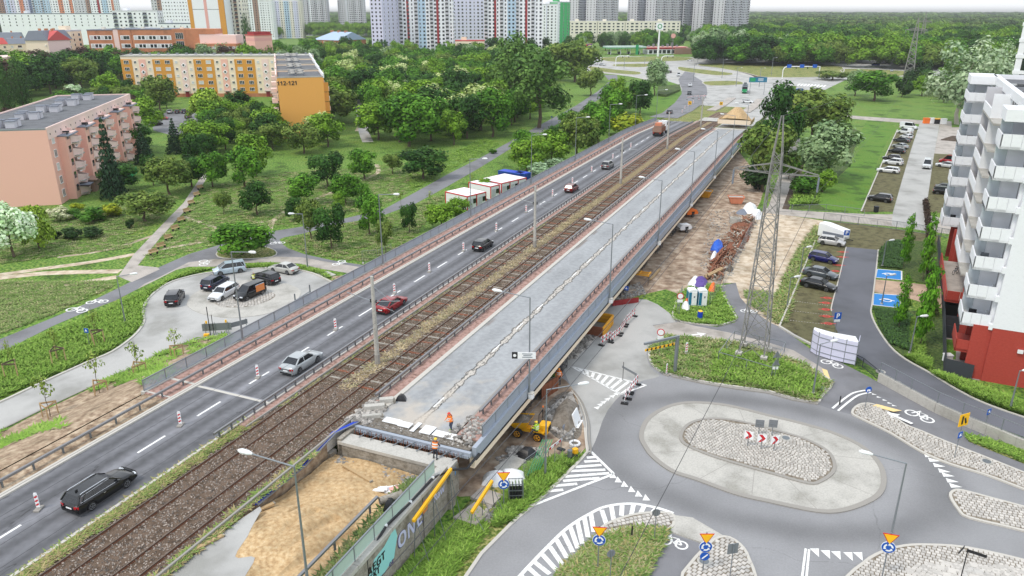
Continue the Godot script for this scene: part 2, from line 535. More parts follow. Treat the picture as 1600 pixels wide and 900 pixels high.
func ground():
	var g:=G.new()
	var big:=7000.0
	g.quad(W(-big,0,-big),W(big,0,-big),W(big,0,400),W(-big,0,400))
	kind(put(self,"ground",g.mesh(),M.grass))
	# --- the carriageways and roundabout on the near right
	var road:=Q([-4.47,-37.8,-2.16,-43.4,.00,-46.8,2.52,-50.2,5.39,-54.5,6.53,-56.4,6.78,-61.5,6.34,-66.5,4.71,-71.4,2.28,-82.3,7.84,-90.5,12.7,-93.2,16.6,-91.4,20.6,-86.2,22.6,-81.3,28.2,-75.3,32.5,-63.9,35.4,-56.4,42.2,-50,47.7,-41.3,40.8,-33.4,-4.08,-33.4])
	var rs:=sheet("roundabout_road",road,.008,road_map())
	rs.set_meta("label","grey asphalt carriageway round the paved roundabout")
	sheet("dusty_road",sm(Q([6.45,-63.9,5.90,-69.2,5.63,-75.3,8.61,-85.2,13.3,-90.9,17.8,-93.2,20.2,-86.2,17.8,-81.9,15.3,-77.8,14.8,-72.9,15.4,-70.9,12.5,-69.2,9.21,-63.9,7.39,-58.2,6.61,-57.2]),true,3),.012,M.pale_asphalt)
	# roundabout
	var ro:=sm(Q([11.6,-58.9,12.2,-61,13.3,-62.8,15.4,-64.6,17.7,-65.2,20.9,-64.6,24.2,-62.7,26.7,-61.3,28.8,-59.8,30.5,-57.7,31,-55.2,30.5,-52.8,29.2,-50.6,27.3,-49.2,25.1,-48.3,23.2,-48.3,20,-49.5,17.7,-50.5,15.1,-52.4,13.3,-53.6,12.1,-55.7,11.7,-57.4]),true,4)
	var ri:=sm(Q([15.2,-59.2,16.2,-60.9,17.6,-61.8,19.3,-62,21.4,-61.4,24.6,-59.5,26.3,-58.2,27.3,-56.5,27.2,-54.7,26.5,-53.3,25.1,-52.1,23.9,-51.8,21.2,-53.3,18.3,-55,16.6,-56.2,15.2,-57.7]),true,4)
	slab("roundabout_apron",ro,-.05,.08,M.concrete)
	kerb("roundabout_kerb",ro,.42,-.02,.11,M.kerb_dark,true)
	slab("roundabout_island",ri,-.05,.13,M.joint_sand)
	kerb("roundabout_inner_kerb",ri,.3,.02,.17,M.kerb_dark,true)
	setts("roundabout_setts",Geometry2D.offset_polygon(ri,-.3)[0],.27,.16,.32,true)
	var rc:=Vector2.ZERO
	for p in ri:rc+=p/ri.size()
	for k in 11:
		var d:=Vector2.from_angle(TAU*k/11.0+.2)
		var a:=rc; var b:=rc
		var hit:=Vector2.INF
		for i in ri.size():
			var t=Geometry2D.segment_intersects_segment(rc,rc+d*40,ri[i],ri[(i+1)%ri.size()])
			if t!=null:a=t
		for i in ro.size():
			var t=Geometry2D.segment_intersects_segment(rc,rc+d*40,ro[i],ro[(i+1)%ro.size()])
			if t!=null:b=t
		strip("expansion_joint_line",[a,b],.05,.085,M.kerb_dark)
	# islands of grass
	var i2:=sm(Q([15.5,-77.3,15.1,-74.1,15.7,-72,16.8,-71.2,19.8,-69.6,22.8,-68.5,25.7,-67.6,27.6,-66.2,29.7,-65.3,30.7,-66.5,32.8,-69.2,32.4,-71.4,31.8,-73.7,30.1,-75.8,28.7,-77.1,25.8,-79.5,22.4,-80.6,19.9,-81.2,17.6,-81]),true,3)
	island("grass_island",i2,M.rough_grass)
	var green:=[Color(.13,.23,.04),Color(.17,.28,.05),Color(.23,.30,.09),Color(.36,.34,.17)]
	var greener:=[Color(.14,.26,.03),Color(.19,.34,.04),Color(.26,.40,.07)]
	tufts("grass",i2,1500,.28,green,.12)
	tufts("grass",Q([23,-77.3,29.2,-75.3,31.9,-69.5,29.6,-65.8,25.9,-68.1,20.6,-70.4]),1500,.4,greener,.12)
	var i1:=sm(Q([20.2,-87.9,20.3,-86.2,22,-85,24.9,-84.4,27.3,-85.8,27.9,-87,28,-89,28.3,-94,28.5,-98.2,25.9,-99.2,22.6,-95.2,21,-90.5]),true,3)
	island("grass_island",i1,M.lawn)
	tufts("grass",i1,900,.3,greener,.12)
	var i3:=sm(Q([3.01,-40.8,4.71,-43.2,5.76,-44.7,7.25,-45.6,9.45,-46.2,11.1,-46,11.4,-45.5,10.2,-43.5,8.21,-40.5]),true,3)
	island("grass_island",i3,M.rough_grass)
	tufts("grass",i3,1100,.26,green+[Color(.36,.31,.12)],.12)
	# strip of grass below the retaining wall
	var vg:=Q([-8.98,-38.1,-6.67,-43.4,-4.47,-47.2,-3.26,-49.8,-1.58,-52.8,1.63,-55,4.34,-55,6.42,-56.4,2.53,-50.3,.00,-46.9,-2.17,-43.5,-4.48,-37.9])
	sheet("verge",vg,.012,M.rough_grass)
	tufts("grass",Q([-8.39,-39.5,-6.49,-43,-4.20,-46.8,-2.69,-48.2,-1.88,-45.9,-4.31,-40.9,-4.92,-38.3]),1500,.35,greener,.01)
	tufts("grass",Q([.00,-52.8,2.17,-55,5.78,-56,2.54,-50.6,.00,-47.3,-1.42,-46.3,-.50,-50.2]),1500,.4,greener,.01)
	kerb("road_kerb",Q([-4.48,-37.9,-2.16,-43.4,.00,-46.8,2.52,-50.2,5.39,-54.5,6.53,-56.4,6.68,-60.4]),.25,0,.13,M.kerb)
	# paved island at the foot of the picture, with its cycle crossing
	var p3:=sm(Q([6.20,-45.4,7.00,-46.6,9.07,-47.7,11,-48,12.2,-47.7,11.6,-46.1,9.50,-46.4,7.29,-45.9]),true,3)
	island("paved_island",p3,M.joint_sand)
	setts("paved_island_setts",Geometry2D.offset_polygon(p3,-.15)[0],.32,.15,-.3)
	slab("crossing_ramp",Q([12.3,-47.7,13.6,-47.4,15.4,-45.3,13.9,-44.4,11.6,-45.8]),-.05,.1,M.concrete)
	sheet("cycle_path",Q([11.6,-45.6,13.8,-44.3,11.1,-40.3,8.10,-40.3,10.1,-43.4]),.03,M.path_asphalt)
	var p4:=sm(Q([13.9,-44.2,15.4,-45.2,16.3,-44.4,16.5,-42.8,15.9,-40.3,11.2,-40.3]),true,3)
	island("paved_island",p4,M.joint_sand)
	setts("paved_island_setts",Geometry2D.offset_polygon(p4,-.15)[0],.34,.15,.8,true)
	bike_mark(V(11.6,-44.6),(V(11.9,-45.4)-V(11.1,-43.7)).normalized(),1.39)
	var p5:=sm(Q([22.6,-40.3,24.3,-42.4,26.2,-43.6,28,-44.2,29.8,-44.3,32.4,-44,35.6,-42.7,38.8,-40.9,36.5,-37.8,28.4,-37.8]),true,3)
	island("paved_corner",p5,M.joint_sand)
	var pv:=Q([24.7,-39.8,27.8,-42.1,29.9,-42.4,35.1,-41.9,37.9,-40.3,36.3,-38.1,28.6,-38.1])
	for q in Geometry2D.clip_polygons(Geometry2D.offset_polygon(p5,-.2)[0],PackedVector2Array(pv)):setts("paved_corner_setts",q,.3,.15,.4)
	setts("paving_slabs",pv,.62,.15,.45)
	var p6:=sm(Q([34.5,-50.1,35.2,-50.8,35.9,-50.8,37.6,-49.8,40.1,-48.3,42.8,-46.5,40.9,-43.8,37.6,-45.9,34.5,-47.4,34.2,-48.4]),true,3)
	island("paved_splitter_island",p6,M.joint_sand)
	setts("splitter_setts",Geometry2D.offset_polygon(p6,-.2)[0],.32,.15,.35)
	# footway and cycle path on the right
	sheet("cycle_path",Q([28.6,-98.4,31.4,-99.7,30.4,-94,30.5,-90.9,30.8,-89,31.6,-85.4,32.4,-84,33.7,-77.8,35.4,-74.9,36.7,-72.1,37.7,-69.6,39.2,-66.2,39.9,-63.9,41.3,-61.5,44.7,-57,48.8,-50.6,45.8,-46.7,42.2,-53.1,38.5,-58,36.1,-61.2,34.7,-64.7,33,-63.9,32.1,-63,30.7,-63.9,29.7,-64.9,32.9,-69.2,32.7,-71.7,32.1,-74,30.3,-76.1,28.8,-77.4,25.9,-79.9,22.5,-81,20,-81.5,17.5,-82.3,17.1,-84.6,20.4,-85.6,22.2,-84.8,24.8,-84,27.3,-85.4,28.2,-87,28.3,-89.2,28.5,-94]),.016,M.path_asphalt)
	sheet("footway",Q([17.1,-84.4,20.4,-85.6,22.1,-84.4,25.8,-82.3,29.5,-79.5,31.7,-77.3,33.2,-72.9,33.1,-69.5,32.7,-71.7,32.1,-74,30.3,-76.1,28.8,-77.4,25.9,-79.9,22.5,-81,20,-81.5,17.5,-82.3]),.02,M.pavement)
	var p7:=sm(Q([32.3,-63.2,33.6,-64.7,34.9,-64.9,35.7,-63.6,36.2,-61.1,37.2,-59.8,38.5,-58,42.3,-53.3,45.4,-48.8,44.3,-47.3,40.9,-51,38.9,-53.1,37,-54.5,35.5,-56.4,34.2,-59.6,32.7,-62.1]),true,3)
	island("paved_footway",p7,M.joint_sand)
	setts("footway_setts",Geometry2D.offset_polygon(p7,-.2)[0],.3,.15,.55)
	kerb("road_kerb",Q([16.7,-70.8,19.7,-69.2,22.6,-68.1,25.6,-67.2,27.5,-65.8,29.7,-64.9]),.22,0,.13,M.kerb_dark)
	# markings
	bike_mark(V(34.6,-73.8),(V(35.6,-74.6)-V(33.6,-73)).normalized(),1.64)
	bike_mark(V(38.4,-62.6),(V(39.6,-63.3)-V(37.2,-61.7)).normalized(),1.80,.04)
	bike_mark(V(30.1,-89),(V(30.5,-90.5)-V(29.9,-87.9)).normalized(),1.39)
	arrow_mark(V(31.8,-73),(V(31.6,-74)-V(32.2,-72.1)).normalized(),2.6)
	arrow_mark(V(36.2,-62.1),(V(35.9,-62.7)-V(36.8,-61.3)).normalized(),2.6,.18)
	arrow_mark(V(21.8,-81.7),(V(22.6,-81.9)-V(21,-81.5)).normalized(),2.4)
	mark("tactile_paving",Q([33.1,-72.7,33.5,-72.3,33,-70.2,32.6,-70.6]),M.tactile,.05)
	mark("tactile_paving",Q([34.7,-64.3,35.3,-64.7,37.1,-63.4,36.2,-63.2]),M.tactile,.19)
	var arc:=sm(Q([30.8,-64.1,32.5,-65.8,34.1,-67.2,35.6,-67.8]),false,5)
	strip("double_line_marking",arc,.22,.04,M.road_paint)
	var arc2:=PackedVector2Array()
	for p in arc:arc2.append(p+V(.35,.45))
	strip("double_line_marking",arc2,.22,.04,M.road_paint)
	teeth(Q([35.9,-67,36.1,-66.4,36.4,-65.8,36.6,-65.2,36.8,-64.7]),V(.9,.4),.3,.04)
	var right_dir:=(V(35.7,-54.8)-V(35,-55)).normalized()
	teeth(Q([35.5,-56,35.5,-55.3,35.5,-54.5,35.5,-53.7,35.5,-53.1,35.4,-52.3,35.3,-51.6]),right_dir,.6)
	teeth(Q([21.5,-44,22.2,-43.8,22.9,-43.7,23.7,-43.6,24.4,-43.6]),(V(21.4,-43.2)-V(21.4,-44.1)).normalized(),.6)
	strip("stop_line_marking",[V(20.9,-44),V(19.5,-40.9)],.16,.03,M.road_paint)
	strip("stop_line_marking",[V(21.1,-43.9),V(19.8,-40.9)],.16,.03,M.road_paint)
	teeth(Q([8.05,-64.1,8.43,-64.7,8.80,-65.2,9.25,-65.8,9.81,-66.4,10.3,-66.9]),(V(7.65,-63.7)-V(8.05,-64.1)).normalized()*-1.0,.5)
	teeth(Q([8.28,-52.6,8.62,-52,9.05,-51.4,9.52,-50.7,9.98,-50.1,10.5,-49.6]),V(.05,-1),.55)
	# hatched areas
	var a0:=V(6.39,-73.2); var a1:=V(13.7,-68.9); var a2:=V(10.8,-66.9)
	strip("hatching_line",[a0,a1],.22,.03,M.road_paint)
	strip("hatching_line",[a0,a2],.22,.03,M.road_paint)
	strip("hatching_line",[a1,a2],.22,.03,M.road_paint)
	for k in 9:
		var u:=.12+.095*k
		strip("hatching_stripe",[a0.lerp(a1,u),a0.lerp(a2,minf(1.0,u+.12))],.36,.03,M.road_paint)
	strip("hatching_line",[V(6.78,-56.7),V(8.40,-53.2)],.26,.03,M.road_paint)
	strip("hatching_line",[V(8.40,-53.2),V(1.48,-48.9)],.26,.03,M.road_paint)
	for q in[[V(6.40,-55.6),V(7.18,-55.7)],[V(6.13,-55),V(7.39,-55.1)],[V(5.31,-54.2),V(7.54,-54.5)],[V(4.78,-53.6),V(7.79,-53.8)],[V(4.31,-52.8),V(8.04,-53.3)],[V(4.16,-52.2),V(7.17,-52.6)],[V(3.30,-51.5),V(5.27,-51.8)],[V(2.80,-50.8),V(4.09,-51)]]:
		strip("hatching_stripe",q,.34,.034,M.road_paint)
	strip("hatching_line",sm(Q([.26,-40.8,.65,-41.4,2.27,-43.8,4.12,-46.3,6.10,-48.1,7.42,-48.9,9.28,-49.2,11.1,-48.7,12.3,-48]),false,4),.28,.03,M.road_paint)
	for q in[[V(.61,-41.3),V(.94,-40.5)],[V(1.14,-42),V(1.98,-40.9)],[V(1.56,-42.6),V(2.57,-41.4)],[V(2.12,-43.4),V(3.10,-41.7)],[V(2.70,-44.2),V(3.49,-42.3)],[V(3.20,-45),V(3.85,-43)],[V(3.75,-45.7),V(4.30,-43.6)],[V(4.32,-46.4),V(4.69,-44)],[V(4.89,-47),V(5.05,-44.5)],[V(5.46,-47.5),V(5.53,-45.2)],[V(5.99,-48),V(6.01,-45.8)],[V(6.87,-48.4),V(7.05,-46.6)],[V(7.66,-48.9),V(7.64,-47.2)],[V(8.52,-49),V(8.29,-47.7)],[V(9.42,-49.1),V(9.02,-47.7)],[V(10.2,-48.9),V(9.79,-48)],[V(11.1,-48.6),V(10.7,-48.1)]]:
		strip("hatching_stripe",q,.36,.034,M.road_paint)
	# --- the building site along the viaduct
	sheet("site_ground",sm(Q([-5.26,-52.8,-1.23,-63.9,4.22,-75.3,8.31,-86.2,13.4,-91.9,21.1,-97.1,22.5,-94.7,26.1,-99.7,29.3,-99.2,34.9,-112.1,40.6,-126.6,46.3,-139.9,52.8,-156,57.2,-176,61.1,-203.1,65.2,-228,62.6,-240.7,12.2,-139.9,-8.25,-90.5,-17.2,-63.9]),true,2),.004,M.wet_dirt)
	sheet("site_ground",sm(Q([-5.70,-51.9,-1.80,-62.1,4.00,-70.6,6.05,-68.5,6.53,-62.7,6.44,-57.2,4.35,-55.2,1.63,-55,-1.06,-53.1,-3.03,-50.2]),true,3),.014,M.wet_dirt)
	sheet("rubble_ground",sm(Q([3.77,-65.8,5.78,-67.6,6.45,-63.9,6.23,-59.3,4.55,-58.2,2.97,-61.5]),true,3),.02,M.rubble)
	sheet("sandy_lot",Q([47,-139.9,52.3,-136.1,56.6,-132.9,50.4,-120.4,42.1,-103.8,36.1,-91.6,32.2,-84,31.6,-85.4,30.8,-89,30.5,-90.9,30.4,-94,31.4,-99.7,29.4,-99.5,33.9,-112.1,40.6,-126.6]),.012,M.lot_sand)
	var wl:=Q([54.3,-129.9,52.6,-123.4,44.9,-108.9,40.3,-100.3,33.7,-86.2,32.3,-84.6,32,-87.5,37.2,-97.7,42.7,-108.9,48.4,-119.7])
	tufts("weeds",wl,1000,.3,green+[Color(.3,.3,.1)],.01,.4)
	tufts("weeds",Q([31.8,-96.4,34.9,-96.4,32.3,-88.3,30.8,-90.9]),250,.2,green,.01,.3)
	# parking bays and lane
	sheet("parking_bays",Q([32.3,-84,36.1,-91.6,42.1,-103.8,50.4,-120.4,56.6,-132.5,61.8,-130.8,67.1,-127.4,72.6,-123,67.8,-114,58.4,-115.1,54,-116.8,46.8,-101.9,41.7,-91.6,40.9,-89.6,39.2,-84.2,38.4,-77.8,35.6,-78.1,33.9,-79]),.02,M.grid_paving)
	kerb("parking_kerb",Q([32.3,-84,36.1,-91.6,42.1,-103.8,50.4,-120.4]),.2,0,.15,M.kerb)
	kerb("parking_kerb",Q([32.3,-84,33.1,-81.3,34.3,-78.6,34.9,-77.3]),.3,0,.2,M.kerb)
	var lane_l:=sm(Q([54,-116.8,46.8,-101.9,41.7,-91.6,40.6,-89,39.1,-84.2,38.1,-78.6,38.2,-74.9,39,-71.5,40.3,-67.8,42.6,-63.3,45.9,-58.9,50.1,-52.4]),false,3)
	var lane_r:=sm(Q([58.4,-115.1,52.9,-103.8,46.9,-91.6,45.3,-88.3,44,-83.8,43,-78.3,43.1,-74.9,44,-71.8,44.7,-68.5,45.6,-65.8,46.8,-63.9,48.1,-62.4,53.3,-56.6]),false,3)
	var lane:=lane_l.duplicate()
	var rev:=lane_r.duplicate()
	rev.reverse()
	lane.append_array(rev)
	sheet("parking_lane",lane,.028,M.new_asphalt)
	kerb("parking_kerb",lane_l.slice(0,10),.14,0,.06,M.kerb)
	kerb("parking_kerb",lane_r,.18,0,.13,M.kerb)
	for q in[Q([53.9,-105.6,57.1,-104.7,55.2,-100.8,52,-101.9]),Q([48.8,-95.4,52.1,-94.7,49.9,-90.1,46.8,-91.2])]:
		mark("disabled_bay",q,M.blue_bay,.05)
		for i in 4:strip("bay_line_marking",[q[i],q[(i+1)%4]],.18,.054,M.road_paint)
		var c:Vector2=(q[0]+q[1]+q[2]+q[3])/4.0
		var gg:=G.new()
		ring_g(gg,c,.55,.2,.058)
		strip_g(gg,PackedVector2Array([c+V(-.9,-.2),c+V(-.2,-.45),c+V(.5,-.1),c+V(.9,.3)]),.22,.06)
		kind(put(self,"wheelchair_marking",gg.mesh(),M.road_paint))
	for q in Q([52.3,-114,51.2,-111.4,49,-107.4,47.4,-104.7,41.9,-93.7,41,-91.9,40.1,-89.6,39.3,-87.3,38.6,-85]):
		var gg:=G.new()
		ring_g(gg,q,.42,.16,.05,.8)
		strip_g(gg,PackedVector2Array([q+V(-.9,-.1),q+V(.9,.1)]),.16,.052)
		kind(put(self,"bay_number_marking",gg.mesh(),M.red_mark))
	for q in[[V(36.6,-92.8),V(41.1,-90.9)],[V(35.1,-89.4),V(39.7,-87.7)],[V(33.7,-86.2),V(38.6,-84.6)],[V(41.6,-103),V(45.9,-100.8)]]:
		for k in 16:strip("bay_line_marking",[q[0].lerp(q[1],k/16.0),q[0].lerp(q[1],(k+.4)/16.0)],.12,.05,M.kerb)
	sheet("paved_yard",Q([51.6,-101.1,55,-100,57.9,-98.7,62.2,-97.7,57.5,-88.3,55,-90.1,52.2,-94.4,49.1,-95.9]),.04,M.paving)
	slab("planting_bed",Q([58.4,-114.7,61.9,-119.7,64.8,-120.4,70.4,-118.9,59.4,-98.2,55.5,-100.8,57.6,-105,54.4,-106.2]),0,.12,M.undergrowth)
	slab("planting_bed",Q([46.5,-90.3,49.8,-89.4,54.1,-87.9,45.3,-70.9,44.1,-72.1,43.3,-75.3,43.2,-78.6,44.3,-84]),0,.12,M.undergrowth)
	slab("planting_bed",Q([44.1,-71.8,45.6,-71.2,47.2,-68.4,49.9,-65.2,53.1,-61,51.6,-58.9,48.3,-62.6,46.9,-64.2,45.8,-66.1,44.8,-68.8]),0,.12,M.undergrowth)
	tufts("ground_cover",Q([46.4,-89.8,49.4,-89,49.9,-87.3,44.7,-76.6,43.4,-79,44.5,-84]),1500,.3,[Color(.05,.12,.03),Color(.08,.18,.03),Color(.04,.09,.03)],.12,.22)
	tufts("ground_cover",Q([58.7,-115.1,62,-119.3,64.4,-120,57.6,-105.6,54.6,-106.5]),900,.3,[Color(.05,.12,.03),Color(.07,.15,.03),Color(.04,.09,.03)],.12,.22)
	tufts("ground_cover",Q([44.2,-71.7,45.5,-70.9,49.7,-64.9,50.8,-62.7,48.3,-62.7,45.8,-66.2,44.9,-68.9]),2200,.4,greener,.12,.25)
	tufts("ground_cover",Q([49.5,-86.2,50.4,-85.8,44.2,-73.4,43.8,-74.5]),1100,.45,greener,.12,.22)
	tufts("ground_cover",Q([43.5,-75.6,45.6,-74.9,44.4,-72.4,43.9,-73]),500,.4,greener,.12,.22)
	sheet("verge",Q([41,-59,44.5,-56.8,48.2,-52.6,46.4,-50.1,43.2,-54.7,40.5,-58.2]),.03,M.rough_grass)
	tufts("grass",Q([41.1,-59.3,44.6,-56.9,47.5,-53.1,45.9,-50.8,43.4,-55,40.6,-58.4]),500,.25,greener,.03)
	# back gardens of the white block
	sheet("garden_paving",Q([53.5,-86.2,57.2,-85.2,48.3,-69.9,45.6,-71.5]),.018,M.pavement)
	sheet("garden_lawn",Q([53.9,-86.6,55.4,-86.6,53.9,-84.2,52.6,-84.4]),.03,M.lawn)
	sheet("garden_lawn",Q([50.3,-80.4,51.6,-80.2,48.6,-74.9,47.6,-75.3]),.03,M.lawn)
	# walkway, far car park, lawn
	sheet("walkway",Q([49,-142.4,57.7,-139.4,67.4,-137.5,71.9,-137.5,77.5,-137,80.2,-132.9,74.6,-124.2,68.9,-128.2,62,-131.2,56.9,-133.8,47.8,-138.5]),.03,M.pavement)
	sheet("car_park_lane",Q([139.9,-262.5,135.6,-254.8,108.7,-206.1,88.3,-168.8,72,-138.9,67.5,-129.9,71.9,-125.8,79.3,-140.9,97.4,-173.8,112.5,-201.2,140.8,-251.9,146.9,-262.5]),.034,M.pale_asphalt)
	sheet("car_park_bays",Q([121.2,-240.7,87.2,-178.2,66.3,-139.4,72.2,-139.4,88.3,-168.8,108.7,-206.1,131.5,-247.6]),.03,M.grid_paving)
	kerb("parking_kerb",[V(122.9,-243.4),V(87.2,-178.2),V(66.2,-139.4)],.25,0,.15,M.kerb)
	sheet("car_park_bays",Q([112.5,-201.2,119,-197.4,83.9,-137.5,78.4,-139.4,97.4,-173.8]),.03,M.grid_paving)
	sheet("forecourt",Q([145,-259.3,160.2,-251.9,124.3,-196.5,112.5,-201.2]),.024,M.pavement)
	slab("flower_bed",Q([126,-223.3,133.3,-230.4,137.4,-226.8,133.3,-219.8,128.5,-221]),0,.2,M.mulch)
	slab("flower_bed",Q([150.6,-262.5,155.2,-260.9,148.5,-249,143.3,-249]),0,.15,M.grass)
	sheet("walkway",Q([117.7,-282.8,125.7,-275.7,141.9,-265.6,164.7,-259.3,160.2,-251.9,136.3,-256.3,121.6,-267.3,114.9,-275.7]),.02,M.pavement)
	var lw:=sm(Q([124.3,-267.3,127.2,-262.5,124.4,-247.6,113.2,-228,94.8,-194.7,77,-160.3,66.5,-140.4,63.5,-140.4,60.5,-141.9,61.1,-148.1,65.2,-156,72.3,-166.8,81.6,-182.1,94.2,-206.1,110.3,-240.7]),true,3)
	sheet("lawn",lw,.012,M.lawn)
	sheet("dirt_track",Q([49.3,-141.9,56.4,-159.7,65.8,-182.9,77.5,-212.2,84.2,-228,86.3,-228,75.1,-196.5,69.6,-182.1,62.2,-165.4,51.7,-140.9]),.014,M.pavement)
	sheet("dirt_track",Q([51.7,-140.9,62.1,-165.4,69.6,-182.1,74.5,-192.1,67,-172.3,58.2,-153.1,53,-140.9]),.018,M.mulch)
	sheet("scrub_ground",Q([53.2,-140.9,66,-168.8,78.8,-201.2,109.9,-247.6,109.9,-240.7,81.6,-182.1,65.2,-156,60.9,-147.6,60.3,-141.4]),.008,M.undergrowth)
	tufts("weeds",Q([54.5,-143.9,68.9,-176,75.2,-176,64.1,-156,60.3,-146]),1200,.7,greener,.0,.5)
	left_side(green,greener)
func left_side(green:Array,greener:Array):
	var st:=sm(Q([-51.8,-62.5,-50,-65.3,-48.4,-69.2,-46.2,-74.1,-44.8,-76.9,-44.4,-81,-44.8,-84.2,-45.6,-86.6,-47.1,-89.4,-48.3,-94,-48.2,-99.2,-46.7,-101.9,-44.8,-103.6,-43,-104.4,-38.7,-105.6,-35.8,-106.2,-32.6,-105.6,-29.9,-104.4,-27.6,-102.4,-24,-98.4,-20.2,-92.8,-22.8,-82.3,-28.2,-75.3,-35.8,-81,-37.8,-79.3,-39.4,-76.8,-40.3,-73.4,-41.7,-71.4,-42.9,-68.5,-45.1,-63.9,-46.7,-60.2,-48.3,-57.4]),true,3)
	sheet("side_street",st,.008,M.pale_asphalt)
	kerb("road_kerb",sm(Q([-51.8,-62.5,-50,-65.3,-48.4,-69.2,-46.2,-74.1,-44.8,-76.9,-44.4,-81,-44.8,-84.2,-45.6,-86.6,-47.1,-89.4,-48.3,-94,-48.2,-99.2,-46.7,-101.9,-44.8,-103.6,-43,-104.4,-38.7,-105.6,-35.8,-106.2,-32.6,-105.6,-29.9,-104.4,-27.6,-102.4,-24,-98.4]),false,3),.25,0,.13,M.kerb)
	kerb("road_kerb",sm(Q([-35.8,-81,-37.8,-79.3,-39.4,-76.8,-40.3,-73.4,-41.7,-71.4,-42.9,-68.5,-45.1,-63.9,-46.7,-60.2,-48.3,-57.4]),false,3),.2,0,.06,M.kerb_dark)
	var tr:=sm(Q([-42.5,-91.9,-42.9,-95.4,-41.8,-98.7,-39.5,-100.5,-36.3,-100.8,-32.3,-99.7,-29.4,-97.4,-28.4,-94.7,-28.7,-91.4,-30.1,-89,-32,-87.5,-35.2,-86.8,-38.6,-87.9,-40.9,-89.6]),true,3)
	slab("turning_circle_apron",tr,-.05,.05,M.concrete)
	var ti:=sm(Q([-39.1,-92.3,-38.6,-94.7,-36.2,-96.4,-33.6,-96.4,-31.8,-94.9,-32,-92.8,-33.6,-90.9,-35.8,-90.3,-37.6,-90.7]),true,3)
	slab("turning_circle_island",ti,-.05,.07,M.joint_sand)
	setts("turning_circle_setts",ti,.36,.08,.2,true)
	# cycle path and footways
	sheet("cycle_path",Q([-60.8,-77.8,-59.6,-80.4,-57.2,-86.8,-55.4,-92.3,-54.2,-97.7,-52.5,-106.8,-50.7,-113,-48.2,-117.1,-45.1,-121.9,-41.8,-125.8,-37.6,-128.6,-34.5,-131.2,-30.6,-134.7,-24.6,-141.4,-20.2,-156,-14.9,-174.5,-8.27,-194.7,-1.83,-216.5,10.8,-259.3,25.6,-308.4,40.8,-366.7,52.1,-417.6,54.2,-459.8,61.7,-459.8,55.4,-406.3,40.9,-344.2,26.9,-294.1,12.4,-247.6,-.53,-208.1,-7.77,-182.1,-13.9,-161.6,-19,-146,-23.9,-137,-27.9,-132.9,-30.9,-130.8,-36.1,-124.2,-38.3,-122.3,-38.8,-121.1,-37.7,-118.6,-36,-116.1,-32.6,-113,-27.4,-109.8,-21.9,-107.4,-18,-105.9,-17.5,-102.4,-23.2,-103.6,-28.4,-105.9,-32.2,-108.3,-36.7,-109,-40.3,-108.6,-44.5,-106.8,-48.2,-106.8,-49.5,-105.3,-51.4,-99.2,-51.4,-97.1,-52.3,-92.8,-53.9,-89.4,-55.7,-84.2,-57.2,-76.6,-58.1,-73.7]),.012,M.path_asphalt)
	sheet("footway",Q([-51.4,-97.1,-51.4,-99.2,-50.5,-102.2,-49.1,-108.9,-45.7,-110.5,-40.1,-109.8,-36.8,-111.7,-32.7,-111.4,-27.1,-108.6,-21.7,-106.2,-17.8,-104.4,-17.4,-102.2,-23.2,-103.6,-28.4,-105.9,-32.2,-108.3,-36.7,-109,-40.3,-108.6,-44.5,-106.8,-48.2,-106.8,-49.5,-105.3,-50.6,-100.3]),.016,M.pavement)
	island("tree_pit",sm(Q([-46.3,-112.7,-46.3,-116.1,-43.3,-117.9,-39.1,-116.1,-37.1,-113.7,-37.2,-111.4,-40.3,-110.5,-44.4,-110.8]),true,2),M.rough_grass,.1,.15)
	sheet("footway",Q([-56.6,-102.4,-59.3,-113,-62.1,-128.6,-65.2,-146.5,-70.7,-168.8,-73.4,-179,-71.7,-177.5,-68.5,-166.1,-62.1,-138.9,-59.1,-121.9,-56.1,-107.4,-52.8,-106.5,-52,-105.6,-53.5,-100]),.014,M.pavement)
	for q in[[Q([-75.4,-102.4,-68.9,-106.2,-64.1,-108.9,-59.1,-113]),1.5],[Q([-74.6,-101.1,-68.7,-103.6,-62.7,-104.4,-57.4,-104.7]),1.8],[Q([-69.1,-92.8,-65.5,-95.2,-63,-97.9,-56.7,-102.2]),1.6],[Q([-58.1,-113,-55.5,-116.1,-52.4,-118.6,-48.8,-121.5]),1.0],[[V(-60.8,-136.1),V(-56.6,-132.1),V(-51.4,-127.8)],.8],[Q([-42,-125.8,-43.3,-132.9,-43,-139.9,-40,-149.2,-37.7,-156,-34.2,-166.1,-31.6,-176,-33.6,-186.1]),1.0],[[V(-46.1,-131.6),V(-43.6,-132.9)],.8],[Q([-48.5,-240.7,-51.3,-262.5,-57.1,-288.3,-69.3,-344.2]),2.2],[[V(-70.4,-111.4),V(-64.5,-115.4),V(-60.9,-123.4)],.9]]:
		strip("trodden_path",sm(q[0],false,4),q[1],.01,M.lot_sand)
	strip("path",sm(Q([-70.5,-344.2,-61.4,-308.4,-52.8,-270.6,-46.8,-240.7,-41.7,-219.8]),false,4),3.2,.013,M.pale_asphalt)
	bike_mark(V(-55.5,-89.4),(V(-55.1,-90.9)-V(-55.9,-87.9)).normalized(),1.97)
	bike_mark(V(-54.4,-92.3),(V(-54.9,-94.7)-V(-54,-90.5)).normalized(),1.80)
	bike_mark(V(-38.5,-118.9),(V(-38.9,-121.1)-V(-37.9,-116.8)).normalized(),1.64)
	bike_mark(V(-26.2,-108.6),(V(-25.1,-108)-V(-27.4,-108.9)).normalized(),1.80)
	bike_mark(V(-46.7,-108.6),(V(-46,-108.9)-V(-47.5,-108.3)).normalized(),1.97)
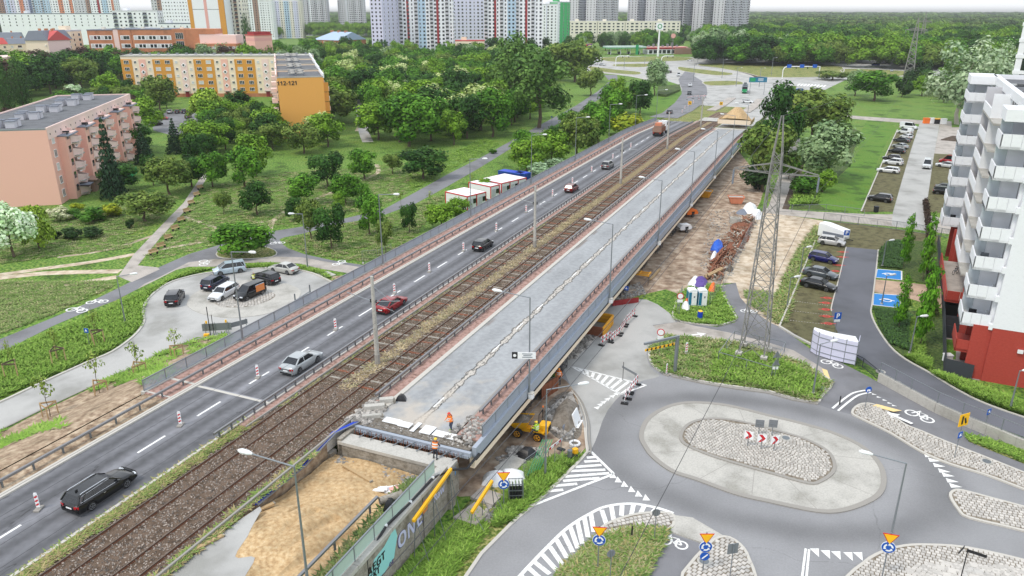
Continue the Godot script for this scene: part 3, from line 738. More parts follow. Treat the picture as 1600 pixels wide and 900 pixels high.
	tufts("grass",Q([-57.7,-75.3,-54.7,-82.3,-52.9,-87.5,-51.4,-91.9,-50.1,-96.4,-47.3,-105.6,-44.5,-105.9,-48.6,-100.3,-48.8,-94.7,-47.5,-90.1,-45,-84.2,-45.2,-77.8,-48.8,-69.9,-51.2,-65.2]),5200,.42,greener,.0,.28)
	tufts("grass",Q([-43.5,-107.1,-36.6,-108,-31.6,-107.1,-27.7,-104.7,-25.4,-100.8,-29,-104.4,-33.3,-106.5,-38.8,-106.2]),700,.35,greener,.0)
	tufts("grass",Q([-74,-100.3,-56,-100.3,-55.4,-98.2,-57.9,-87.9,-61.1,-80.4]),3200,.2,green,.0)
	tufts("grass",Q([-78.7,-107.4,-61.7,-116.1,-67.6,-150.3,-74,-156,-86.2,-118.9]),3500,.22,green,.0)
	tufts("grass",Q([-55.9,-108.9,-48.7,-117.1,-42.3,-126.6,-33.1,-135.2,-25,-143.9,-15.3,-179.7,-25.6,-187.8,-54.2,-176,-65.6,-162.2,-57.3,-112.1]),6500,.24,green,.0)
	tufts("grass",Q([-37.7,-120.4,-29.8,-130.8,-23.6,-135.2,-13.5,-156,-13.8,-144.9,-17.9,-112.1,-23.3,-108.9,-32.2,-113.4]),2600,.3,green,.0)
	tufts("grass",Q([-21.5,-156,-3.64,-215.4,-7.67,-228,-24.1,-176]),1400,.4,greener,.0)
	slab("concrete_pad",Q([-28.5,-103.6,-27.1,-104.7,-25.4,-103,-26.8,-101.6]),0,.08,M.concrete)
	sheet("bare_earth",sm(Q([-26.5,-101.1,-25.4,-102.7,-23.2,-102.4,-21.4,-98.9,-22.8,-97.1]),true,2),.006,M.dirt)
	# embankment between the side street and the viaduct approach
	var g:=G.new()
	var edge:=PackedVector2Array(sm(Q([-51.5,-51.5,-48.2,-57.3,-46.6,-60.1,-45,-63.8,-42.8,-68.4,-41.7,-71.2,-40.2,-73.2,-39.3,-76.6,-37.7,-79.2,-35.8,-80.8,-33.4,-82.3]),false,5))
	var n:=edge.size()
	var rows:=9
	var nz:=FastNoiseLite.new()
	nz.seed=4
	nz.frequency=.12
	var grid:=[]
	for i in n:
		var u:=float(i)/(n-1)
		var top:=B(lerpf(-12.0,52.0,u),-53.75,3.9)
		if u>.86:top=B(lerpf(-12.0,52.0,.86)+(u-.86)*60.0,-53.75,3.9*(1.0-(u-.86)/.16))
		var row:=[]
		for j in rows+1:
			var w:=float(j)/rows
			var p:=up3(edge[i],.0).lerp(top,w)
			p.y=maxf(.0,top.y)*(w*w*(3-2*w))+(nz.get_noise_2d(p.x,p.z)*.35*sin(w*PI))
			if j==0:p.y=-.02
			row.append(p)
		grid.append(row)
	for i in n-1:
		for j in rows:g.quad(grid[i][j],grid[i+1][j],grid[i+1][j+1],grid[i][j+1])
	kind(put(self,"embankment",g.mesh(),M.dirt))
	var xf:=[]
	var tc:=[]
	for k in 1500:
		var i:=rng.randi()%(n-1)
		var j:=rng.randi()%rows
		var p:Vector3=grid[i][j].lerp(grid[i+1][j+1],rng.randf())
		if nz.get_noise_2d(p.x*.6+50,p.z*.6)<(-.02 if j<4 or i<n*.45 else .22):continue
		var s:=rng.randf_range(.7,1.5)
		xf.append(Transform3D(Basis(Vector3.UP,rng.randf()*TAU).scaled(W(.7*s,.36*s,.7*s)),p))
		tc.append(greener[rng.randi()%3])
	var tg:=G.new()
	for k in 9:
		var a:=TAU*k/9.0
		var d:=W(cos(a),0,sin(a)); var o:=W(-sin(a),0,cos(a))*.09
		tg.tri(d*.15-o*1.6,d*.15+o*1.6,d*(.75+.2*(k%2))+W(0,.45+.1*(k%4),0))
	multi("grass",tg.mesh(),M.tuft,xf,tc)
func road_map()->StandardMaterial3D:
	# asphalt worn pale where wheels do not run and dark where they do
	var m:=plain("worn_asphalt",Color.WHITE,.85)
	var n:=1024
	var im:=Image.create(n,n,false,Image.FORMAT_RGB8)
	var nz:=FastNoiseLite.new()
	nz.seed=77
	nz.frequency=.02
	nz.fractal_octaves=5
	var fine:=FastNoiseLite.new()
	fine.seed=78
	fine.frequency=.35
	var rc:=V(21.5,-56)
	var ax:=(V(30.5,-52.8)-V(11.6,-58.9)).normalized()
	for j in n:
		for i in n:
			var p:=V(-6.0+70.0*i/n,-90.0+70.0*j/n)
			var q:=p-rc
			var e:=V(q.dot(ax)/1.45,q.dot(ax.orthogonal())).length()
			var w:=exp(-pow((e-9.8)/1.3,2.0))*.10
			var v:=.565-w+nz.get_noise_2d(p.x*6,p.y*6)*.05+fine.get_noise_2d(i,j)*.03
			if absf(nz.get_noise_2d(p.x*2.0+300,p.y*2.0))<.004:v-=.06
			im.set_pixel(i,j,Color(v*.985,v*.985,v*1.0))
	m.albedo_texture=ImageTexture.create_from_image(im)
	m.uv1_scale=W(1/70.0,1/70.0,1)
	m.uv1_offset=W(6.0/70.0,90.0/70.0,0)
	m.texture_repeat=false
	m.heightmap_enabled=false
	return m
# ---------------------------------------------------------------- the far junction
func junction():
	sheet("junction_road",Q([97.2,-647.7,191.8,-621.6,257.4,-597.5,416,-568.1,335.3,-455.2,260.8,-455.2,191.8,-441.9,159.9,-388.8,133.6,-344.2,93.7,-270.6,81.1,-262.5,71.5,-286.4,73.7,-372.8,71.7,-437.7,51.4,-484.2,-43.1,-528.9,-108.3,-554.4,-119.6,-613.4,-18.9,-582.4]),.01,M.pale_asphalt)
	var isl:=[Q([129.4,-547.8,174.6,-564.6,220.5,-541.4,202.8,-479.1,179.1,-446.3,144.8,-441.9,141.5,-474.1,134.9,-517]),Q([110.8,-522.9,116.8,-511.2,132.4,-469.3,119.2,-455.2,106.3,-489.4]),Q([74.2,-630.1,134.8,-638.8,136,-597.5,93.6,-575.2,71.1,-582.4]),Q([51.7,-528.9,65.3,-500.1,78.3,-479.1,71.5,-459.8,52,-489.4]),Q([71.4,-547.8,95.7,-554.4,88.7,-522.9,71.1,-528.9]),Q([101.9,-413.7,119.9,-417.6,118.1,-399.1,100,-392.2]),Q([214.5,-505.6,245.2,-484.2,219.2,-446.3,197.4,-455.2])]
	for p in isl:island("traffic_island",sm(p,true,3),M.rough_grass,.15,.5)
	for q in[[V(73.8,-450.7),V(86.1,-437.7),V(102.8,-417.6)],[V(50.9,-479.1),V(67.1,-455.2),V(78.1,-413.7)],Q([119.4,-522.9,134.5,-484.2,142.1,-433.5,176,-429.4]),Q([68.5,-561.2,83.4,-511.2,110.2,-464.5,129.1,-437.7])]:
		strip("footway",sm(q,false,4),4.0,.03,M.concrete)
	for k in 11:strip("zebra_marking",[V(93.1,-423.4).lerp(V(102.1,-420.7),k/10.0),V(91,-416.8).lerp(V(99.8,-413.7),k/10.0)],.9,.04,M.road_paint)
	for k in 9:strip("zebra_marking",[V(148.8,-402.7).lerp(V(159.3,-395.7),k/8.0),V(143.8,-392.2).lerp(V(153.5,-383.9),k/8.0)],1.0,.04,M.road_paint)
	strip("tram_ballast",sm(Q([129.9,-535.1,140.3,-505.6,142.9,-459.8,136,-425.4]),false,5),6.0,.035,M.mulch)
	var e2:=Q([51.7,-406.3,82.7,-429.4,85.2,-395.7,77.9,-355.1,66.8,-317.2,51.2,-279.2,41.8,-270.6])
	sheet("verge",e2,.02,M.lawn)
	slab("hedge_bed",Q([71.7,-382.2,83.8,-388.8,78.5,-363.7,67.2,-338.9,64.8,-344.2]),0,1.0,M.undergrowth)
# ---------------------------------------------------------------- the viaduct
func band_mesh(t0:float,t1:float,s0:float,s1:float,dy:float,step:=5.0)->ArrayMesh:
	var g:=G.new()
	var n:=int(ceil((s1-s0)/step))
	for i in n:
		var a:=lerpf(s0,s1,float(i)/n); var b:=lerpf(s0,s1,float(i+1)/n)
		var ya:=road_y(a)+dy; var yb:=road_y(b)+dy
		g.quad(B(a,t0,ya),B(b,t0,yb),B(b,t1,yb),B(a,t1,ya))
		var va:=(a-s0)/(s1-s0); var vb:=(b-s0)/(s1-s0)
		g.uv.append_array([V(0,va),V(0,vb),V(1,vb),V(0,va),V(1,vb),V(1,va)])
	g.use_uv=true
	return g.mesh()
func band(called:String,t0:float,t1:float,s0:float,s1:float,dy:float,m:Material,parent:Node,step:=5.0)->MeshInstance3D:
	return put(parent,called,band_mesh(t0,t1,s0,s1,dy,step),m)
func beam(called:String,t0:float,t1:float,s0:float,s1:float,y0:float,y1:float,m:Material,parent:Node,step:=8.0)->MeshInstance3D:
	# a long block beside the road, its heights taken from the road's
	var g:=G.new()
	var n:=int(ceil((s1-s0)/step))
	for i in n:
		var a:=lerpf(s0,s1,float(i)/n); var b:=lerpf(s0,s1,float(i+1)/n)
		var ya:=road_y(a); var yb:=road_y(b)
		var c:=B((a+b)/2,(t0+t1)/2,ya+(y0+y1)/2)
		var p:=[B(a,t0,ya+y0),B(a,t0,ya+y1),B(a,t1,ya+y1),B(a,t1,ya+y0)]
		var q:=[B(b,t0,yb+y0),B(b,t0,yb+y1),B(b,t1,yb+y1),B(b,t1,yb+y0)]
		for k in 4:g.out(c,p[k],p[(k+1)%4],q[(k+1)%4],q[k])
		if i==0:g.out(c,p[0],p[1],p[2],p[3])
		if i==n-1:g.out(c,q[0],q[1],q[2],q[3])
	return put(parent,called,g.mesh(),m)
func solid(called:String,t0:float,t1:float,s0:float,s1:float,dy:float,m:Material,parent:Node):
	# earth fill down to the ground below
	var g:=G.new()
	var n:=int(ceil((s1-s0)/10.0))
	for i in n:
		var a:=lerpf(s0,s1,float(i)/n); var b:=lerpf(s0,s1,float(i+1)/n)
		var ya:=road_y(a)+dy; var yb:=road_y(b)+dy
		var c:=B((a+b)/2,(t0+t1)/2,1.0)
		g.out(c,B(a,t0,-.1),B(a,t0,ya),B(b,t0,yb),B(b,t0,-.1))
		g.out(c,B(a,t1,-.1),B(a,t1,ya),B(b,t1,yb),B(b,t1,-.1))
		g.out(c,B(a,t0,ya),B(a,t1,ya),B(b,t1,yb),B(b,t0,yb))
		if i==0:g.out(c,B(a,t0,-.1),B(a,t0,ya),B(a,t1,ya),B(a,t1,-.1))
		if i==n-1:g.out(c,B(b,t0,-.1),B(b,t0,yb),B(b,t1,yb),B(b,t1,-.1))
	return put(parent,called,g.mesh(),m)
func lane_wear(old:bool,len:float)->StandardMaterial3D:
	# asphalt rubbed dark in the wheel tracks; the closed side is bleached and broken along its middle joint
	var m:=plain("closed_deck_asphalt" if old else "running_asphalt",Color.WHITE,.82)
	var w:=256; var h:=2048
	var im:=Image.create(w,h,false,Image.FORMAT_RGB8)
	var nz:=FastNoiseLite.new()
	nz.seed=12 if old else 11
	nz.frequency=.05
	nz.fractal_octaves=5
	var cr:=FastNoiseLite.new()
	cr.seed=31
	cr.frequency=.02
	for j in h:
		var s:=len*j/h
		var wob:=nz.get_noise_1d(s*3.0)*.03
		for i in w:
			var u:=float(i)/w
			var x:=u*8.0
			var f:=nz.get_noise_2d(x*26.0,s*26.0)*.05+nz.get_noise_2d(x*3.0,s*.9)*.05
			var c:Color
			if old:
				var v:=.625+f
				v-=.05*(exp(-pow((u-.26)/.12,2))+exp(-pow((u-.74)/.12,2)))*(.6+nz.get_noise_1d(s*2.0))
				c=Color(v*.985,v,v*1.015)
				var d:=absf(u-.5-wob*.6)
				var edge:=.055+.05*nz.get_noise_2d(s*7.0,5.0)+.02*nz.get_noise_2d(s*40.0,9.0)
				if d<edge:
					c=c.lerp(Color(.76,.73,.69),clampf((edge-d)*34.0,.0,.85))
					var k:=nz.get_noise_2d(x*60.0,s*30.0)
					if k>.16:c=c.darkened(.32)
					if absf(d-edge*.7)<.009:c=c.darkened(.4)
				var near:=clampf((14.0-s)/12.0,.0,1.0)
				if near>.0:
					var q:=nz.get_noise_2d(x*6.0,s*6.0)+near-.45
					c=c.lerp(Color(.74,.70,.65),clampf(q,.0,.75))
				var rust:=exp(-pow((u-.03)/.03,2))*clampf(nz.get_noise_2d(7.0,s*2.0)*2.0,.0,.6)
				c=c.lerp(Color(.42,.36,.32),rust)
			else:
				var v:=.445+f
				for p in[.13,.36,.66,.89]:v-=.10*exp(-pow((u-p-wob*.2)/.06,2))
				v+=.07*exp(-pow((u-.5)/.05,2))
				if s>62.0 and s<68.5 and u>.05 and u<.95 and absf(s-65.2)<.12:v=.62
				var q:=cr.get_noise_2d(x*12.0,s*2.4)
				if absf(q)<.012 and s<64.0:v-=.10
				c=Color(v*.975,v*.98,v*1.02)
			im.set_pixel(i,j,c)
	m.albedo_texture=ImageTexture.create_from_image(im)
	return m
func guard(label:String,t:float,s0:float,s1:float,step:float,height:=.72):
	var o:=thing("guard_rail",label,"guard rail",Vector3.ZERO,.0,"guard rails of the viaduct")
	beam("rail",t-.09,t+.09,s0,s1,height-.16,height,M.guard,o)
	beam("rail_lip",t-.12,t-.095,s0,s1,height-.3,height-.03,M.guard,o)
	var s:=s0+.5
	var pm:=bx(.12,height-.1,.14)
	while s<s1:
		put(o,"post",pm,M.steel,B(s,t+.02,road_y(s)+(height-.1)/2.0),W(0,-AX,0))
		s+=step
func railing(label:String,t:float,s0:float,s1:float,y:float,h:float,step:float,m:Material,dense:=.15):
	var o:=thing("railing",label,"railing",Vector3.ZERO,.0,"railings of the viaduct")
	beam("top_rail",t-.05,t+.05,s0,s1,y+h-.08,y+h,M.galvanised,o)
	beam("bottom_rail",t-.03,t+.03,s0,s1,y+.1,y+.16,m,o)
	var s:=s0
	while s<s1:
		put(o,"post",bx(.08,h,.08),M.galvanised,B(s,t,road_y(s)+y+h/2.0),W(0,-AX,0))
		s+=step
	var g:=G.new()
	s=s0+dense
	while s<s1:
		var q:=road_y(s)+y
		g.bar(B(s,t,q+.13),B(s,t,q+h-.05),.035,.075)
		s+=dense
	kind(put(o,"bars",g.mesh(),m),"stuff")
func viaduct():
	var d:=thing("viaduct","long road and tram viaduct with two grey carriageways and a ballasted track bed","viaduct")
	# fill of the approaches
	solid("approach_fill",-53.6,-33.9,-60,42.0,-.1,M.dirt,d)
	solid("approach_fill",-33.9,-23.9,-60,26.0,-.1,M.dirt,d)
	solid("approach_fill",-33.9,-23.9,26.0,43.2,-1.75,M.dirt,d)
	solid("approach_fill",-53.6,-24.0,229,316,-.06,M.rough_grass,d)
	# left carriageway
	band("carriageway",-50.1,-42.1,-20,246,.0,lane_wear(false,266.0),d)
	beam("kerb_line",-50.62,-50.1,-20,246,-.2,.14,M.kerb,d)
	beam("kerb_line",-42.1,-41.85,-20,250,-.2,.1,M.kerb,d)
	beam("footway_strip",-53.3,-50.62,42,246,-.3,.13,M.pink_brick,d)
	beam("footway_strip",-53.3,-50.62,-20,42,-.3,.05,M.dirt,d)
	beam("footway_strip",-41.85,-41.1,41,250,-.3,.13,M.pink_brick,d)
	beam("verge_strip",-41.85,-41.1,-20,41,-.3,.05,M.dry_weeds,d)
	beam("edge_beam",-53.75,-53.3,42,246,-1.0,.2,M.concrete,d)
	beam("deck_slab",-53.3,-33.9,42,230,-1.1,-.31,M.concrete,d)
	# ballast bed
	band("ballast_bed",-41.1,-33.9,-20,286,.0,M.ballast,d)
	band("weed_strip",-38.2,-37.0,52,250,.012,M.dry_weeds,d)
	beam("bed_kerb",-41.1,-40.98,41,250,-.2,.18,M.kerb_dark,d)
	beam("bed_kerb",-33.95,-33.8,-20,232,-.2,.2,M.kerb_dark,d)
	# right carriageway, closed
	band("closed_carriageway",-32.2,-24.9,45.4,229.5,.0,lane_wear(true,184.0),d)
	beam("kerb_line",-32.65,-32.2,48.5,229.5,-.2,.13,M.kerb,d)
	beam("footway_strip",-33.8,-32.65,48.0,229.5,-.3,.12,M.pink_brick,d)
	beam("kerb_line",-24.9,-24.7,49.5,229.5,-.2,.12,M.kerb_dark,d)
	beam("footway_strip",-24.7,-22.7,46.5,229.5,-.3,.12,M.pink_brick,d)
	beam("deck_slab",-33.8,-22.7,45.4,229.5,-.6,-.31,M.concrete,d)
	beam("edge_beam",-22.7,-22.35,45.3,229.5,-.75,.22,M.joint_blue,d)
	beam("cable_duct",-22.4,-22.3,45.3,229.5,-.86,-.72,M.dark,d)
	beam("girder",-22.9,-22.5,45.3,229.5,-1.65,-.6,M.cream_render,d)
	for t in[-25.4,-28.2,-31.0]:beam("girder",t-.3,t+.3,45.3,229.5,-1.6,-.6,M.old_concrete,d)
	for t in[-36.0,-39.5,-43.0,-46.5,-50.0]:beam("girder",t-.4,t+.4,42,229.5,-1.6,-1.1,M.old_concrete,d)
	for s in[80.7,103.0,125.5,148.0,171.0,194.0,215.0]:
		beam("cross_head",-33.0,-23.2,s-.6,s+.6,-2.2,-1.6,M.old_concrete,d)
		beam("cross_head",-52.5,-35.0,s-.6,s+.6,-2.2,-1.6,M.old_concrete,d)
		for t in[-24.3,-28.2,-32.0,-37.0,-42.0,-47.0,-51.0]:
			put(d,"pier_column",bx(.8,2.6,.9),M.concrete,B(s,t,.75),W(0,-AX,0))
	# abutment and open joint
	beam("abutment_wall",-33.3,-23.3,42.7,43.5,-4.0,-.55,M.old_concrete,d)
	beam("abutment_ledge",-33.3,-23.3,42.6,44.0,-.55,-.28,M.concrete,d)
	beam("abutment_wing",-33.4,-33.0,42.7,45.4,-4.0,-.1,M.old_concrete,d)
	beam("abutment_back",-33.0,-23.7,44.0,44.9,-4.0,-1.2,M.old_concrete,d)
	beam("abutment_wall",-52.8,-33.6,42.0,42.8,-4.0,-1.2,M.old_concrete,d)
	beam("joint_beam",-33.2,-22.6,44.75,45.05,-.42,-.02,M.joint_blue,d)
	for k in 52:
		put(d,"joint_tooth",bx(.16,.22,.1),M.joint_blue,B(44.7,-33.0+k*.2,3.62),W(0,-AX,0))
	for k in 70:
		var t:=-32.8+k*.135
		put(d,"reinforcing_bar",cy(.022,.022,.75,5),M.rust,B(44.1+.35*(k%2),t,3.2),W(rng.randf_range(-.25,.25),0,rng.randf_range(-.25,.25)))
	for k in 9:
		var g:=G.new()
		g.bar(B(43.7,-32.0+k*1.05,3.8),B(44.75,-31.6+k*1.05,3.86),.06)
		put(d,"tie_bar",g.mesh(),M.galvanised)
	# broken edge of the deck
	var deck_bits:=[[-30.6,46.0,1.5,.75],[-29.3,45.9,1.1,.75],[-28.3,45.9,.35,1.4],[-27.2,45.9,1.0,1.2],[-25.6,45.75,1.9,.8]]
	for q in deck_bits:
		var g:=G.new()
		g.box(B(q[1]+.5,q[0],4.1),W(q[2],.06,q[3]),Basis(DT,Vector3.UP,-DS))
		tag(put(self,"insulation_panel",g.mesh(),M.white_paint),"white sheet lying on the broken deck edge, %s"%["nearest the tracks","second from the tracks","the narrow one in the middle of its row","fourth from the tracks","longest one, beside the workers"][deck_bits.find(q)],"panel","white sheets on the deck edge")
	band("broken_surface",-33.2,-22.8,45.06,46.6,.008,M.rubble,d)
	# rails and sleepers
	for k in 2:
		var tc:float=[-39.67,-35.65][k]
		var o:=thing("tram_track","rusty tram track on dark sleepers, on the %s side of the ballast bed"%["traffic","closed carriageway"][k],"tram track",Vector3.ZERO,.0,"tram tracks on the viaduct")
		for e in[-.74,.74]:
			beam("rail",tc+e-.075,tc+e+.075,-20,286,.01,.05,M.rust,o)
			beam("rail_head",tc+e-.036,tc+e+.036,-20,286,.05,.17,M.rail_steel,o)
		for i in 295:
			var s:=50.0+.68*i
			if s>250:break
			put(o,"sleeper",bx(2.35,.16,.26),[M.rust,M.bark,M.old_concrete,M.bark][(i*7+k)%4]if i%5 else M.bark,B(s,tc+rng.randf_range(-.04,.04),road_y(s)+rng.randf_range(-.05,-.02)),W(0,-AX+rng.randf_range(-.02,.02),0))
		if k==1:
			for i in 16:
				put(o,"sleeper",bx(2.35,.16,.26),M.bark,B(38.9+.68*i,tc,3.94),W(0,-AX,0))
	# loose stones of the bed
	var st:=G.new()
	st.box(Vector3.ZERO,W(.062,.042,.05),Basis.from_euler(W(.4,.3,.2)))
	st.box(W(.02,.01,.01),W(.05,.052,.036),Basis.from_euler(W(1.0,.7,.9)))
	var xf:=[]
	var tc:=[]
	for i in 20000:
		var s:=8.0+pow(rng.randf(),1.5)*95.0
		var t:=rng.randf_range(-41.0,-34.0)
		xf.append(Transform3D(Basis.from_euler(W(rng.randf()*6,rng.randf()*6,rng.randf()*6))*rng.randf_range(.7,1.7),B(s,t,4.01)))
		var v:=rng.randf_range(.08,.42)
		tc.append(Color(v*1.1,v*.93,v*.8))
	multi("gravel",st.mesh(),M.tinted,xf,tc)
	var wp:=[B2(50,-38.3),B2(130,-38.3),B2(130,-37.0),B2(50,-37.0)]
	tufts("weeds",wp,350,.16,[Color(.34,.26,.15),Color(.42,.34,.2),Color(.3,.27,.14)],4.0,.3)
	tufts("weeds",[B2(5,-41.9),B2(42,-41.9),B2(42,-40.9),B2(5,-40.9)],900,.18,[Color(.18,.26,.06),Color(.34,.28,.13),Color(.25,.28,.08)],4.02,.25)
	tufts("weeds",[B2(45,-41.1),B2(110,-41.1),B2(110,-40.7),B2(45,-40.7)],500,.15,[Color(.30,.26,.12),Color(.22,.26,.08)],4.0,.25)
	tufts("weeds",[B2(5,-34.2),B2(40,-34.2),B2(40,-33.4),B2(5,-33.4)],400,.18,[Color(.18,.26,.06),Color(.34,.28,.13)],4.02,.25)
	# painted dashes
	for s in[16.5,22.7,28.8,34.8,40.9,47.2,53.2,59.0,64.8,71.0,77.0,83.1,89.1,95.2,101.6,108.2,114.4,120.6,126.8,133,139,145,151,157,163,169,175,181,187,193,199]:
		band("lane_marking",-46.26,-46.06,s,s+2.7,.008,M.road_paint,d)
	for k in 29:
		if k%4!=1:band("lane_marking",-28.72,-28.58,50.0+k*6.1,51.9+k*6.1,.008,M.road_paint,d)
	band("joint_strip",-50.1,-42.1,44.9,45.2,.01,M.kerb,d)
	band("joint_strip",-53.3,-50.6,44.9,45.2,.14,M.kerb,d)
	band("joint_strip",-53.3,-50.6,42.2,42.4,.14,M.kerb,d)
	# far curve of the left carriageway, down to the junction
	var L:=[W(45.9,2.20,-257.2),W(53,1.60,-271.9),W(66.8,.00,-317.2),W(77,.00,-352.3),W(82.3,.00,-375.9),W(86.7,.00,-402.7),W(91.5,.00,-429.4),W(106.8,.00,-484.2)]
	var R:=[W(54.9,2.16,-254.3),W(66.8,1.00,-284),W(77.5,.00,-315),W(88.7,.00,-352.3),W(96.4,.00,-385.5),W(102.3,.00,-421.4),W(104.8,.00,-450.7),W(119.6,.00,-505.6)]
	var g:=G.new()
	for i in L.size()-1:
		for k in 4:
			var a:Vector3=L[i].lerp(L[i+1],k/4.0); var b:Vector3=L[i].lerp(L[i+1],(k+1)/4.0)
			var c:Vector3=R[i].lerp(R[i+1],(k+1)/4.0); var e:Vector3=R[i].lerp(R[i+1],k/4.0)
			g.quad(a+W(0,.05,0),b+W(0,.05,0),c+W(0,.05,0),e+W(0,.05,0))
	put(d,"curved_carriageway",g.mesh(),M.path_asphalt)
	band("closed_approach",-33.5,-24.0,236,312,.0,M.pale_asphalt,d)
	band("track_crossing",-41.6,-33.6,250,262,.2,M.concrete,d)
	band("closed_crossing",-33.6,-24.0,229.5,234,.03,M.concrete,d)
	beam("tram_platform",-45.5,-42.2,290,345,-.1,.3,M.pavement,d)
	beam("tram_platform",-33.5,-30.0,290,345,-.1,.3,M.pavement,d)
	# rails and railings
	guard("long steel guard rail between the railing and the running lanes",-51.3,8,244,2.4)
	guard("steel guard rail between running lanes and the tram tracks",-41.95,38.5,243,1.35)
	guard("steel guard rail between the tracks and the closed carriageway",-33.75,49,229,1.8)
	guard("steel guard rail along the right edge of the closed carriageway",-24.2,50,229,1.65)
	railing("pale barred railing along the outer footway beside running traffic",-53.55,42.2,243,.13,1.15,2.5,M.joint_blue,.14)
	railing("grey barred railing along the outer edge of the closed carriageway",-22.6,47.0,229,.12,1.1,2.5,M.joint_blue,.12)
	retaining_wall()
	poles()
func retaining_wall():
	var o:=thing("retaining_wall","grey concrete retaining wall with graffiti below the sand heap","wall")
	var t:=-23.55
	var g:=G.new()
	g.box(B(21.0,t-.2,1.9),W(.4,3.9,43.4),Basis(DT,Vector3.UP,-DS))
	put(o,"wall_face",g.mesh(),M.old_concrete)
	for k in 11:
		var c:=G.new()
		c.box(B(1.5+k*3.9,t-.12,3.95),W(.72,.3,3.86),Basis(DT,Vector3.UP,-DS))
		put(o,"coping_stone",c.mesh(),M.concrete)
	for k in 6:
		var c:=G.new()
		c.box(B(4.0+k*7.0,t+.005,1.9),W(.02,3.7,.06),Basis(DT,Vector3.UP,-DS))
		put(o,"wall_joint",c.mesh(),M.dark)
	# sprayed lettering and shapes on the face
	var rot:=W(0,PI/2-AX,0)
	for q in[["ONE",37.2,2.1,1.25,M.graffiti_violet,.05],["ONE",37.15,2.12,1.16,M.graffiti_lilac,.07],["B",39.3,2.6,1.0,M.graffiti_orange,.06],["AEGT",32.9,2.5,.6,M.paint_black,.08],["CEKT",32.4,1.9,.5,M.paint_black,.08],["Raw",41.4,2.3,.6,M.graffiti_lilac,.05],["L4S",43.4,2.6,.7,M.graffiti_blue,.05],["xx",29.3,2.1,.5,M.paint_black,.05],["N",27.2,1.6,1.1,M.paint_black,.05],["oz",34.6,1.3,.4,M.graffiti_violet,.05]]:
		text(o,"graffiti",q[0],q[3],q[4],B(q[1],t+q[5]-.04,q[2]),rot,true,.01)
	var p:=G.new()
	var pts:=Q([-3.4,.3,-3.0,1.6,-1.2,1.9,-.6,2.6,.9,2.7,2.6,3.3,2.9,2.4,2.2,1.0,.4,.7,-1.2,.2])
	var ix:=Geometry2D.triangulate_polygon(PackedVector2Array(pts))
	for i in range(0,ix.size(),3):
		p.tri(B(33.2+pts[ix[i]].x*.8,t+.012,.4+pts[ix[i]].y),B(33.2+pts[ix[i+1]].x*.8,t+.012,.4+pts[ix[i+1]].y),B(33.2+pts[ix[i+2]].x*.8,t+.012,.4+pts[ix[i+2]].y))
	put(o,"graffiti",p.mesh(),M.graffiti_cyan)
	railing("grey green railing on top of the graffiti wall",-23.75,-2,41.2,.1,1.15,2.2,M.pale_green,.13)
	guard("low timber faced guard rail between the sand and the wall",-25.6,3,36.5,4.0,.75)
func lamp(label:String,at:Vector3,h:float,arm:float,yaw:float,group:String):
	var key:="lamp%.1f_%.1f"%[h,arm]
	var o:=thing("street_lamp",label,"street lamp",at,yaw,group)
	if not MC.has(key):
		var g:=G.new()
		g.tube(Vector3.ZERO,W(0,h*.2,0),.1,.095,8)
		g.tube(W(0,h*.2,0),W(0,h,0),.08,.05,8)
		MC[key]=g.mesh()
		var a:=G.new()
		a.tube(W(0,h-.03,0),W(arm,h+arm*.1,0),.05,.04,8)
		MC[key+"a"]=a.mesh()
		var b:=G.new()
		var e:=W(arm,h+arm*.1,0)
		b.tube(e+W(-.1,0,0),e+W(.15,.03,0),.06,.14,8)
		b.tube(e+W(.15,.03,0),e+W(.6,.06,0),.14,.16,8)
		b.tube(e+W(.6,.06,0),e+W(.8,.07,0),.16,.07,8)
		MC[key+"h"]=b.mesh()
	put(o,"pole",MC[key],M.galvanised)
	put(o,"bracket",MC[key+"a"],M.galvanised)
	put(o,"lamp_head",MC[key+"h"],M.lamp_white)
	put(o,"foot_plate",cy(.2,.18,.15,8),M.concrete)
